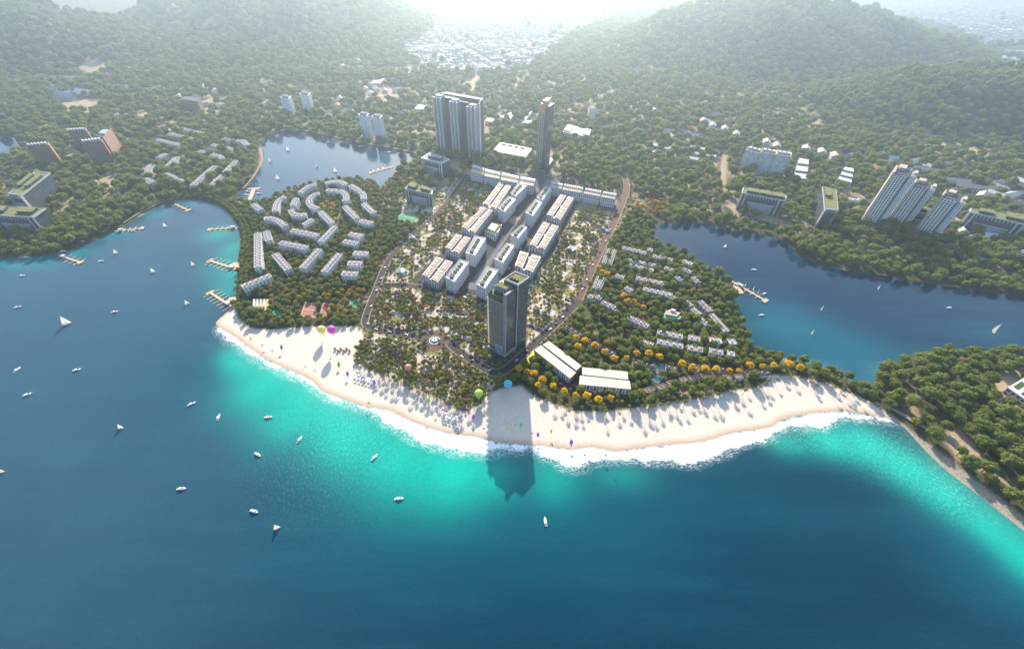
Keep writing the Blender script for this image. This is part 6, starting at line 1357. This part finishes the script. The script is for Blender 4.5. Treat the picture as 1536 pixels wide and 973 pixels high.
# ---------------------------------------------------------------- trees
foliage('leaf_green', (0.078, 0.118, 0.018), (0.225, 0.265, 0.040))
foliage('leaf_bright', (0.09, 0.135, 0.020), (0.24, 0.27, 0.045))
foliage('leaf_yellow', (0.62, 0.36, 0.008), (0.82, 0.58, 0.02))
foliage('leaf_amber', (0.30, 0.19, 0.02), (0.52, 0.36, 0.03))
foliage('leaf_park', (0.10, 0.115, 0.02), (0.27, 0.27, 0.055))
foliage('leaf_mauve', (0.14, 0.07, 0.12), (0.30, 0.16, 0.26))
foliage('leaf_palm', (0.08, 0.10, 0.02), (0.22, 0.22, 0.055))
plain('bark', (0.12, 0.09, 0.06), 0.9, 0.3, 3)
def crown_mb(seed, R_=1.0, Hh=0.8, nclump=16, leaves=42, cs=0.36, base=0.75):
    """a crown one unit in radius: leaf clumps of ragged tufts spread through its volume"""
    rs_ = random.Random(seed); m_ = MB(); zc = base+Hh*0.55
    cl = []
    for i in range(nclump):
        for _ in range(30):
            a = rs_.uniform(0, 2*math.pi); u = rs_.uniform(-0.35, 1.0); rr = math.sqrt(max(0, 1-u*u))*(0.68+0.2*rs_.random())
            if i == 0: a, u, rr = 0, 0.9, 0.05
            c = Vector((rr*math.cos(a)*R_*0.78, rr*math.sin(a)*R_*0.78, zc+u*Hh*0.62))
            if all((c-d).length > cs*0.85 for d, _r in cl): break
        cl.append((c, cs*rs_.uniform(0.75, 1.2)))
    t = (1+5**0.5)/2
    ico = [Vector(v).normalized() for v in ((-1, t, 0), (1, t, 0), (-1, -t, 0), (1, -t, 0), (0, -1, t), (0, 1, t), (0, -1, -t), (0, 1, -t), (t, 0, -1), (t, 0, 1), (-t, 0, -1), (-t, 0, 1))]
    IF = ((0, 11, 5), (0, 5, 1), (0, 1, 7), (0, 7, 10), (0, 10, 11), (1, 5, 9), (5, 11, 4), (11, 10, 2), (10, 7, 6), (7, 1, 8), (3, 9, 4), (3, 4, 2), (3, 2, 6), (3, 6, 8), (3, 8, 9), (4, 9, 5), (2, 4, 11), (6, 2, 10), (8, 6, 7), (9, 8, 1))
    core = Vector((0, 0, zc-0.05))
    for c, r in [(core, R_*0.55)]+cl:
        dis = [rs_.uniform(0.62, 0.92) for _ in ico]
        for f in IF: m_.face([tuple(c+ico[k]*r*dis[k]*(1, 1, 0.8)[0]) for k in f])
    for c, r in cl:
        for k in range(leaves):
            d = Vector((rs_.gauss(0, 1), rs_.gauss(0, 1), rs_.gauss(0.25, 1))).normalized()
            p = c+Vector((d.x, d.y, d.z*0.85))*r*rs_.uniform(0.72, 1.12)
            nrm = (d+Vector((rs_.gauss(0, .45), rs_.gauss(0, .45), rs_.gauss(0.2, .45)))).normalized()
            tx = nrm.orthogonal().normalized(); ty = nrm.cross(tx); an = rs_.uniform(0, 6.28)
            tx, ty = tx*math.cos(an)+ty*math.sin(an), ty*math.cos(an)-tx*math.sin(an)
            s1, s2 = rs_.uniform(.06, .11), rs_.uniform(.05, .09)
            m_.face([tuple(p+tx*s1), tuple(p+ty*s2+nrm*0.02), tuple(p-tx*s1), tuple(p-ty*s2-nrm*0.02)])
    return m_
def trunk_mb(seed, hb=0.9):
    rs_ = random.Random(seed); m_ = MB(); m_.cyl(0, 0, -0.1, hb*0.7, 0.075, 0.05, 7, cap=False)
    for i in range(4):
        a = i*1.57+rs_.uniform(-.3, .3); p0 = Vector((0, 0, hb*0.6)); p1 = Vector((0.42*math.cos(a), 0.42*math.sin(a), hb*1.15))
        d = (p1-p0).normalized(); tx = d.orthogonal().normalized(); ty = d.cross(tx)
        for k in range(5):
            A, B = 2*math.pi*k/5, 2*math.pi*(k+1)/5
            m_.face([tuple(p0+(tx*math.cos(A)+ty*math.sin(A))*0.04), tuple(p0+(tx*math.cos(B)+ty*math.sin(B))*0.04), tuple(p1+(tx*math.cos(B)+ty*math.sin(B))*0.018), tuple(p1+(tx*math.cos(A)+ty*math.sin(A))*0.018)])
    return m_
def palm_mb(seed, Hh=3.6):
    rs_ = random.Random(seed); cr = MB()
    for i in range(15):
        a = 2*math.pi*i/15+rs_.uniform(-.15, .15); L = rs_.uniform(0.9, 1.15); up = rs_.uniform(0.1, 0.55); n_ = 6; prev = None
        for k in range(n_+1):
            u = k/n_; r_ = L*u; z = Hh+up*u-0.95*u*u; w_ = 0.12*math.sin(math.pi*min(1, u*0.9+0.1))+0.01
            c = (r_*math.cos(a), r_*math.sin(a)); nx, ny = -math.sin(a)*w_, math.cos(a)*w_
            cur = ((c[0]+nx, c[1]+ny, z-0.05), (c[0], c[1], z+0.02), (c[0]-nx, c[1]-ny, z-0.05))
            if prev: cr.face([prev[0], cur[0], cur[1], prev[1]]); cr.face([prev[1], cur[1], cur[2], prev[2]])
            prev = cur
    tr = MB(); b_ = rs_.uniform(-.25, .25)
    for k in range(6):
        u0, u1 = k/6, (k+1)/6
        for i in range(6):
            A, B = math.pi*i/3, math.pi*(i+1)/3; r0, r1 = 0.075-.03*u0, 0.075-.03*u1; x0, x1 = b_*(1-u0)**2, b_*(1-u1)**2
            tr.face([(x0+r0*math.cos(A), r0*math.sin(A), Hh*u0-.05), (x0+r0*math.cos(B), r0*math.sin(B), Hh*u0-.05), (x1+r1*math.cos(B), r1*math.sin(B), Hh*u1), (x1+r1*math.cos(A), r1*math.sin(A), Hh*u1)])
    return cr, tr
def make_tree(name, seed, leaf, **kw):
    t = thing(name, 'x', 'tree'); crown_mb(seed, **kw).build('crown', leaf, t, smooth=False); trunk_mb(seed, kw.get('base', 0.75)+0.15).build('trunk', 'bark', t); return t
BT = [make_tree('broadleaf_tree', s, 'leaf_green' if s % 2 == 0 else 'leaf_bright', Hh=(0.8, 0.95, 0.7, 0.85, 1.0)[s % 5], nclump=(15, 18, 14, 16, 17)[s % 5]) for s in range(1, 6)]
YT = [make_tree('yellow_tree', s, 'leaf_yellow', Hh=1.0, nclump=18, cs=0.30) for s in (11, 12)]
AT = [make_tree('amber_tree', s, 'leaf_amber', Hh=1.0, nclump=16, cs=0.30) for s in (13, 14)]
KT = [make_tree('park_tree', s, lf, Hh=0.9, nclump=12, cs=0.36, leaves=34) for s, lf in ((21, 'leaf_park'), (22, 'leaf_park'), (23, 'leaf_green'), (24, 'leaf_mauve'), (25, 'leaf_bright'), (26, 'leaf_amber'))]
PT = []
for s in (31, 32, 33):
    t = thing('palm_tree', 'x', 'palm tree'); cr, tr = palm_mb(s); cr.build('fronds', 'leaf_palm', t); tr.build('trunk', 'bark', t); PT.append(t)
# where nothing may grow
RX0, RY0, RS = -1700, 40, 2.5; RW, RH = 1500, 900
occ = np.zeros((RH, RW), bool)
cxs = RX0+(np.arange(RW)+.5)*RS; cys = RY0+(np.arange(RH)+.5)*RS
def stamp(poly, grow):
    x0, x1 = min(p[0] for p in poly)-grow-3, max(p[0] for p in poly)+grow+3; y0, y1 = min(p[1] for p in poly)-grow-3, max(p[1] for p in poly)+grow+3
    i0, i1 = max(0, int((x0-RX0)/RS)), min(RW, int((x1-RX0)/RS)+1); j0, j1 = max(0, int((y0-RY0)/RS)), min(RH, int((y1-RY0)/RS)+1)
    if i1 <= i0 or j1 <= j0: return
    XX, YY = np.meshgrid(cxs[i0:i1], cys[j0:j1]); occ[j0:j1, i0:i1] |= sdf(XX, YY, poly) > -grow
for poly, g_ in GROUND_EXCL: stamp(poly, g_)
for pts, w_ in ROADS:
    l, r = ribbon(pts, 2*w_)
    for i in range(len(pts)-1): stamp([r[i], r[i+1], l[i+1], l[i]], 0.3)
def free(x, y, rad=0):
    i, j = int((x-RX0)/RS), int((y-RY0)/RS)
    if not (0 <= i < RW and 0 <= j < RH): return True
    if occ[j, i]: return False
    if rad > 0:
        k = int(rad/RS)
        for di, dj in ((k, 0), (-k, 0), (0, k), (0, -k)):
            if 0 <= i+di < RW and 0 <= j+dj < RH and occ[j+dj, i+di]: return False
    return True
TREES = []   # kind, x, y, z, radius, zone
GRID = {}
def can(x, y, r, f=0.85):
    gx_, gy_ = int(x//20), int(y//20)
    for a in (-1, 0, 1):
        for b_ in (-1, 0, 1):
            for (X_, Y_, R_) in GRID.get((gx_+a, gy_+b_), ()):
                if (X_-x)**2+(Y_-y)**2 < (f*(r+R_))**2: return False
    return True
def plant(kind, x, y, r, zone, z=None, force=False, f=0.85):
    if not force and not can(x, y, r, f): return False
    GRID.setdefault((int(x//20), int(y//20)), []).append((x, y, r)); TREES.append([kind, x, y, z, r, zone]); return True
rt = random.Random(5)
# yellow trees, one by one
yel = ZH((527, 140), (595, 165), (540, 212), (668, 208), (745, 252), (822, 295), (912, 290), (990, 260), (1080, 270), (1165, 285), (1330, 345), (1405, 380), (1500, 382), (155, 395), (205, 415), (272, 465), (352, 508), (440, 540), (528, 580), (610, 585), (697, 620), (790, 600), (92, 370), (240, 500))
yel += ZS((850, 890), (1010, 895), (1125, 885), (1240, 835), (1385, 835), (1515, 835), (725, 885), (580, 875), (462, 825))+[(1178, 548), (1196, 552)]
yel += ZP((130, 480), (165, 520), (230, 545), (415, 790), (455, 880), (525, 870), (640, 935))
yelz = Z6((740, 545), (780, 535), (820, 545), (760, 570), (800, 575), (840, 560))
amb = Z7((350, 415), (310, 455), (420, 450), (470, 440), (480, 480), (540, 530), (560, 490), (600, 480), (740, 430), (755, 470), (790, 480), (860, 465), (895, 440), (940, 475), (955, 440), (1000, 475), (915, 515), (875, 560), (815, 560), (1055, 445), (785, 600), (920, 610), (860, 610), (1020, 435), (350, 480))
amb += Z6((1180, 450), (1210, 420), (1240, 390), (1260, 370), (1210, 460), (1090, 380), (1040, 350), (1300, 300), (1340, 270), (1400, 230), (1440, 210), (480, 460), (530, 420))
for p in yel: x_, y_ = P(p[0], p[1]+5, LAND_Z); plant('yellow', x_, y_, rt.uniform(4.2, 5.6), 'right', force=True)
for p in yelz: x_, y_ = P(p[0], p[1]+3, LAND_Z); plant('yellow', x_, y_, 3.8, 'ring', force=True)
for p in amb: x_, y_ = P(p[0], p[1]+4, LAND_Z); plant('amber', x_, y_, rt.uniform(3.4, 4.4), 'court' if p[1] > 380 else 'lagoon', force=True)
for (a_, b__) in [(905, 460), (930, 470), (955, 480), (985, 492), (1010, 500), (1040, 508), (1070, 515), (940, 500), (985, 520), (1030, 530), (1075, 535), (890, 440), (915, 430), (1000, 455), (1040, 440), (1060, 465), (960, 430), (1085, 500), (1030, 410), (985, 395), (930, 385), (870, 500), (850, 490), (905, 520)]:
    x_, y_ = P(a_+rt.uniform(-5, 5), b__+rt.uniform(-3, 3), LAND_Z); plant('amber', x_, y_, rt.uniform(3, 4.5), 'lanes', force=True)
for i in range(34):  # gold band beside the right lagoon head
    x_, y_ = P(rt.uniform(945, 1005), rt.uniform(303, 325), LAND_Z); plant('amber', x_, y_, rt.uniform(4, 5.5), 'band', f=0.6)
# palms along the beach
pz = [(1225+rt.uniform(-60, 60), 590) for _ in range(0)]
def scatter(kind, poly_px, n_, r0, r1, zone, f=0.85, chk=True):
    pl = PP(poly_px, LAND_Z); xs = [p[0] for p in pl]; ys = [p[1] for p in pl]; c = 0
    for _ in range(n_*14):
        x, y = rt.uniform(min(xs), max(xs)), rt.uniform(min(ys), max(ys))
        if sdf(np.array([x]), np.array([y]), pl)[0] < 0 or (chk and not free(x, y)): continue
        if plant(kind, x, y, rt.uniform(r0, r1), zone, f=f): c += 1
        if c >= n_: break
scatter('palm', [(533, 535), (560, 562), (600, 582), (650, 604), (690, 620), (725, 612), (735, 592), (700, 600), (650, 580), (600, 560), (560, 545)], 75, 2.5, 3.2, 'beach', 0.6)
scatter('palm', [(800, 592), (850, 618), (905, 626), (980, 618), (1060, 604), (1130, 592), (1180, 572), (1150, 572), (1060, 590), (980, 602), (900, 612), (850, 606)], 40, 2.5, 3.3, 'east beach', 0.75)
scatter('palm', [(1165, 560), (1260, 575), (1320, 602), (1300, 606), (1230, 585), (1170, 575)], 14, 2.5, 3.3, 'east beach', 0.8)
scatter('palm', [(800, 580), (860, 610), (930, 616), (930, 600), (860, 590)], 14, 2.4, 3.0, 'hotel garden', 0.8)
for (cx_, cy_) in ZH((270, 375), (340, 420), (380, 450), (430, 500), (470, 505), (500, 510), (520, 520), (450, 520), (660, 590), (690, 600), (850, 590), (900, 600), (640, 580), (410, 500)):
    x_, y_ = P(cx_, cy_, LAND_Z); plant('mauve', x_, y_, rt.uniform(1.8, 2.6), 'hotel', force=True)
# parks
PKD = [('west', 420), ('north', 110), ('plaza', 460), ('east', 480), ('shore', 420)]
for k, n_ in PKD:
    pl = PARKS[k]; xs = [p[0] for p in pl]; ys = [p[1] for p in pl]; c = 0
    for _ in range(n_*12):
        x, y = rt.uniform(min(xs), max(xs)), rt.uniform(min(ys), max(ys))
        if sdf(np.array([x]), np.array([y]), pl)[0] < 1 or not free(x, y): continue
        nv = mnoise.noise((x*0.045, y*0.045, 3.1)); nv2 = mnoise.noise((x*0.1, y*0.1, 7))
        if nv+0.5*nv2 < (-0.16 if k in ('plaza', 'east') else -0.22 if k != 'shore' else -0.35): continue
        q = rt.random(); kind = 'palm' if (k == 'shore' and q < 0.3) or q < 0.06 else 'park'
        if plant(kind, x, y, rt.uniform(1.8, 3.4) if kind == 'park' else 2.1, k+' park', f=0.52): c += 1
        if c >= n_: break
# trees lining roads
for pts, w_ in ROADS[:5]:
    cells, _d = resample(pts, 9); l, r = ribbon(cells, 2*w_+3)
    for p in l+r:
        if rt.random() < 0.95 and proj(*p, 2)[1] > 262 and free(*p): plant('park5' if rt.random() < .5 else 'park', p[0], p[1], rt.uniform(1.9, 2.5), 'street', f=0.6)
cells, _d = resample(PP([(712, 425), (735, 385), (765, 340), (800, 290)], LAND_Z), 6)
for off_ in (10, 14):
    l, r = ribbon(cells, 2*off_)
    for p in r:
        if free(*p): plant('park', p[0], p[1], 2.0, 'boulevard', f=0.6)
# west shore tree row (round clipped trees)
for dd in (7, 13):
    ln = PP([(351, 462), (354, 440), (356, 420), (358, 385), (361, 358), (355, 338), (341, 320), (321, 306), (300, 300), (278, 300)], 0)
    cells, _d = resample(smooth_line(ln, 4), 7.0); l, r = ribbon(cells, 2*dd)
    for p in r:
        if land_sd(np.array([p[0]]), np.array([p[1]]))[0] > 3: plant('broad', p[0], p[1], 3.6, 'west shore', f=0.55)
# dense woods everywhere else on land
ZLEFT = PP([(345, 470), (345, 300), (400, 300), (480, 255), (600, 260), (660, 300), (582, 390), (545, 490), (400, 500)], LAND_Z)
ZRIGHT = PP([(868, 455), (940, 300), (985, 335), (1060, 400), (1110, 480), (1320, 560), (1330, 610), (1180, 570), (1100, 600), (900, 625), (780, 590), (760, 570), (800, 530)], LAND_Z)
ZHEAD = PP([(1300, 560), (1340, 520), (1536, 500), (1700, 560), (1800, 1000), (1400, 760)], LAND_Z)
park_all = list(PARKS.values()); core_in = core
cand = []
y = 90.0
while y < 6500:
    st = 4.6 if y < 500 else 4.6+(y-500)*0.0115
    x = -1.15*y-420; xe = 1.15*y+420
    while x < xe:
        cand.append((x+rt.uniform(-.5, .5)*st, y+rt.uniform(-.5, .5)*st)); x += st
    y += st
cand = np.array(cand); print('cand', len(cand))
cs_ = land_sd(cand[:, 0], cand[:, 1]); k = cs_ > 2.5; cand = cand[k]; cs_ = cs_[k]
def ins(pl, mrg=0):
    x0 = min(p[0] for p in pl)-5; x1 = max(p[0] for p in pl)+5; y0 = min(p[1] for p in pl)-5; y1 = max(p[1] for p in pl)+5
    o_ = np.zeros(len(cand), bool); k_ = (cand[:, 0] > x0) & (cand[:, 0] < x1) & (cand[:, 1] > y0) & (cand[:, 1] < y1)
    if k_.any(): o_[k_] = sdf(cand[k_, 0], cand[k_, 1], pl) > mrg
    return o_
bad = ins(sand_poly, -3) | ins(east_strip, -1) | ins(core_in)
bad |= ins(PP([(548, 478), (590, 400), (640, 318), (700, 255), (938, 296), (868, 452), (762, 558), (735, 590), (700, 617), (600, 575), (532, 545), (545, 495)], LAND_Z))
bad |= (cand[:, 0] < -2000) & (cand[:, 1] > 2150)
for pl in park_all: bad |= ins(pl)
for pl in CLEAR: bad |= ins(pl, 1)
zz = ground_z(cand[:, 0], cand[:, 1], cs_)
bad |= ins(city_mask_poly[0], 15) & (zz < 14) & (np.random.rand(len(cand)) > 0.012)
kz = np.where(ins(ZLEFT), 1, np.where(ins(ZRIGHT), 2, np.where(ins(ZHEAD), 3, 0)))
idx = np.where(~bad)[0]; idx = idx[np.random.RandomState(1).permutation(len(idx))]
for i in idx:
    x, y = cand[i]
    p = proj(x, y, zz[i])
    if not (-260 < p[0] < 1820 and -30 < p[1] < 1050): continue
    if kz[i] == 1: r = rt.uniform(3.6, 5.0); fz = 0.74; zone = 'left'
    elif kz[i] == 2: r = rt.uniform(4.4, 6.4); fz = 0.72; zone = 'right'
    elif kz[i] == 3: r = rt.uniform(5.0, 8.5); fz = 0.72; zone = 'head'
    else: r = rt.uniform(0.75, 1.25)*min(7.2+max(0, y-500)*0.0042, 14.5); fz = 0.71; zone = 'far'
    nz = clear_noise(x, y)
    if zone == 'far' and zz[i] < 12 and 600 < y < 1800 and nz < -0.27: continue
    if zone == 'head' and nz < -0.28: continue
    if y < 2100 and not free(x, y, 0 if zone == 'right' else min(r*0.45, 3.5)): continue
    if zone == 'far' and 600 < y < 1800 and zz[i] < 12: fz += 0.10*(nz < 0.1)
    plant('broad', x, y, r, zone, zz[i], f=fz)
print('trees', len(TREES))
T = TREES
X = np.array([t[1] for t in T]); Y = np.array([t[2] for t in T]); SD = land_sd(X, Y); ZZ = ground_z(X, Y, SD)
fams = {'broad': (BT, 'broadleaf_tree'), 'yellow': (YT, 'yellow_tree'), 'amber': (AT, 'amber_tree'), 'park': (KT, 'park_tree'), 'park5': (KT, 'park_tree'), 'mauve': (KT, 'park_tree'), 'palm': (PT, 'palm_tree')}
first = set(); stuff = {}
def zone_label(kind, x, y, r, zone, px_, py_):
    if kind == 'broad':
        if zone == 'west shore': return 'rounded dark green tree in the row lining the west shore of the left peninsula'
        if zone == 'head':
            b = 'large' if r > 5.5 else 'medium' if r > 4.6 else 'small'
            w_ = 'along the shore path' if (px_-1340)*0.62+610 < py_+8 else 'on the upper bank facing the right lagoon' if py_ < 575 else 'in the middle of the wood'
            return '%s green tree %s of the right headland' % (b, w_) if 'wood' in w_ else '%s green tree %s on the right headland' % (b, w_)
        if zone == 'right': return 'rounded green tree %s' % ('between the beach pavilions and the sand' if py_ > 575 and px_ < 960 else 'edging the east beach below the hut chain' if py_ > 560 else 'in the band behind the yellow trees of the right peninsula' if py_ > 500 else 'among the villa rows of the right peninsula')
        if zone == 'left': return 'rounded green tree %s' % ('between the courts and the left beach' if py_ > 430 else 'among the white blocks of the left peninsula')
        return 'broad green tree on the wooded bank %s' % ('of the left shore' if px_ < 400 else 'north of the right lagoon')
    if kind == 'yellow': return 'golden yellow flowering tree %s' % ('inside the ring of curved white blocks' if zone == 'ring' else 'in the garden before the cream pavilions' if px_ < 945 and py_ > 545 else 'by the upper villa rows' if py_ < 500 else 'in the line between bungalows and villas')
    if kind == 'amber': return 'amber leaved tree %s' % ({'lanes': 'along the lanes of the right peninsula', 'court': 'around the courts behind the left beach', 'lagoon': 'by the upper lagoon bank', 'band': 'in the golden band at the head of the right lagoon'}[zone])
    if kind == 'palm': return 'palm tree %s' % ('on the sand in front of the beach park' if zone == 'beach' else 'at the edge of the sand below the huts' if zone == 'east beach' else 'in the pavilion garden' if zone == 'hotel garden' else 'in the '+{'west': 'left', 'north': 'upper', 'plaza': 'plaza', 'east': 'right', 'shore': 'beachfront'}.get(zone.split()[0], 'street')+' park')
    if kind == 'mauve': return 'mauve flowering shrub in front of the cream pavilions'
    return 'small park tree %s' % ({'west park': 'in the left park', 'north park': 'in the park under the long terrace', 'plaza park': 'on the plaza left of the tall tower', 'east park': 'in the park between the blocks and the right road', 'shore park': 'in the beachfront park', 'street': 'lining the streets of the centre', 'boulevard': 'beside the boulevard'}[zone])
bykind = {}
for i, t in enumerate(T): bykind.setdefault(fams[t[0]][1], []).append(i)
for nm, ids in bykind.items():
    fam = fams[T[ids[0]][0]][0]
    def size(i):
        p = proj(X[i], Y[i], ZZ[i])
        return T[i][4]/p[2] if (-5 < p[0] < 1541 and -5 < p[1] < 978) else 0
    ids.sort(key=lambda i: -size(i))
    lim = 290
    for n_, i in enumerate(ids):
        kind, x, y, _z, r, zone = T[i]
        j = int(rt.random()*len(fam))
        if kind == 'park5': j = rt.choice((4, 5))
        elif kind == 'mauve': j = 3
        elif nm == 'park_tree': j = rt.choice((0, 0, 1, 1, 2, 0, 1, 4, 5, 4, 5, 3, 2)) if zone != 'shore park' else rt.choice((0, 1, 2, 2, 0, 1, 4, 3, 4))
        if kind == 'broad' and ZZ[i] > 8 and math.hypot(x-1340, (y-1330)*1.4) < 520: j = rt.choice((0, 2, 4))
        zb = ZZ[i]-0.2
        s = r; sz = r*rt.uniform(0.85, 1.2)
        if n_ < lim and size(i) > 0:
            p = proj(x, y, zb); lab = zone_label(kind if kind != 'park5' else 'park', x, y, r, zone, p[0], p[1])
            grp = lab.replace('small ', '').replace('large ', '').replace('medium ', '').replace('tree', 'trees', 1) if zone != 'head' else lab.replace('tree', 'trees', 1)
            b0 = fam[j]
            if id(b0) not in first:
                first.add(id(b0)); b0.location = (x, y, zb); b0.rotation_euler.z = rt.uniform(0, 6.28); b0.scale = (s, s, sz); b0['label'] = lab; b0['group'] = grp
            else: dup(b0, (x, y, zb), rt.uniform(0, 6.28), lab, grp, (s, s, sz))
        else: stuff.setdefault(nm, []).append((x, y, zb, rt.uniform(0, 6.28), s, sz, j))
# the rest as instances on points
def instances(name, fam, rows, label, group=None):
    col = bpy.data.collections.new(name+'_kinds')
    for j, p in enumerate(fam):
        cr = [c for c in p.children if c.name.startswith(('crown', 'fronds'))][0]; tr = [c for c in p.children if c.name.startswith('trunk')][0]
        me = bpy.data.meshes.new(name+'_mesh'); bm = bmesh.new(); bm.from_mesh(cr.data); n0 = len(bm.faces); bm.from_mesh(tr.data); bm.faces.ensure_lookup_table()
        for f in bm.faces[n0:]: f.material_index = 1
        bm.to_mesh(me); bm.free(); me.materials.append(cr.data.materials[0]); me.materials.append(MATS['bark'])
        o = bpy.data.objects.new('%02d_kind' % j, me); col.objects.link(o)
    rows = np.array(rows); me = bpy.data.meshes.new(name); me.vertices.add(len(rows)); me.vertices.foreach_set('co', rows[:, :3].astype(np.float32).ravel())
    a = me.attributes.new('rotz', 'FLOAT', 'POINT'); a.data.foreach_set('value', rows[:, 3].astype(np.float32))
    a = me.attributes.new('scl', 'FLOAT_VECTOR', 'POINT'); a.data.foreach_set('vector', rows[:, [4, 4, 5]].astype(np.float32).ravel())
    a = me.attributes.new('pick', 'INT', 'POINT'); a.data.foreach_set('value', rows[:, 6].astype(np.int32))
    o = bpy.data.objects.new(name, me); C.objects.link(o); tag(o, label, 'trees', group, 'stuff')
    ng = bpy.data.node_groups.new(name, 'GeometryNodeTree'); ng.interface.new_socket('Geometry', in_out='INPUT', socket_type='NodeSocketGeometry'); ng.interface.new_socket('Geometry', in_out='OUTPUT', socket_type='NodeSocketGeometry')
    gi = ng.nodes.new('NodeGroupInput'); go = ng.nodes.new('NodeGroupOutput'); ip = ng.nodes.new('GeometryNodeInstanceOnPoints'); ci = ng.nodes.new('GeometryNodeCollectionInfo')
    ci.inputs['Collection'].default_value = col; ci.inputs['Separate Children'].default_value = True; ci.inputs['Reset Children'].default_value = True
    ip.inputs['Pick Instance'].default_value = True
    def na(nm_, ty):
        x = ng.nodes.new('GeometryNodeInputNamedAttribute'); x.data_type = ty; x.inputs[0].default_value = nm_; return x.outputs[0]
    cb = ng.nodes.new('ShaderNodeCombineXYZ'); ng.links.new(na('rotz', 'FLOAT'), cb.inputs[2])
    ng.links.new(gi.outputs[0], ip.inputs['Points']); ng.links.new(ci.outputs[0], ip.inputs['Instance']); ng.links.new(na('pick', 'INT'), ip.inputs['Instance Index'])
    ng.links.new(cb.outputs[0], ip.inputs['Rotation']); ng.links.new(na('scl', 'FLOAT_VECTOR'), ip.inputs['Scale']); ng.links.new(ip.outputs[0], go.inputs[0])
    md = o.modifiers.new('scatter', 'NODES'); md.node_group = ng
    return o
for nm, rows in stuff.items():
    fam = {'broadleaf_tree': BT, 'yellow_tree': YT, 'amber_tree': AT, 'park_tree': KT, 'palm_tree': PT}[nm]
    print(nm, len(rows))
    instances({'broadleaf_tree': 'woodland', 'park_tree': 'park_planting', 'palm_tree': 'palm_grove', 'yellow_tree': 'yellow_grove', 'amber_tree': 'amber_grove'}[nm], fam, rows, 'dense green woods covering the hills and plain' if nm == 'broadleaf_tree' else 'low trees and shrubs filling the parks')
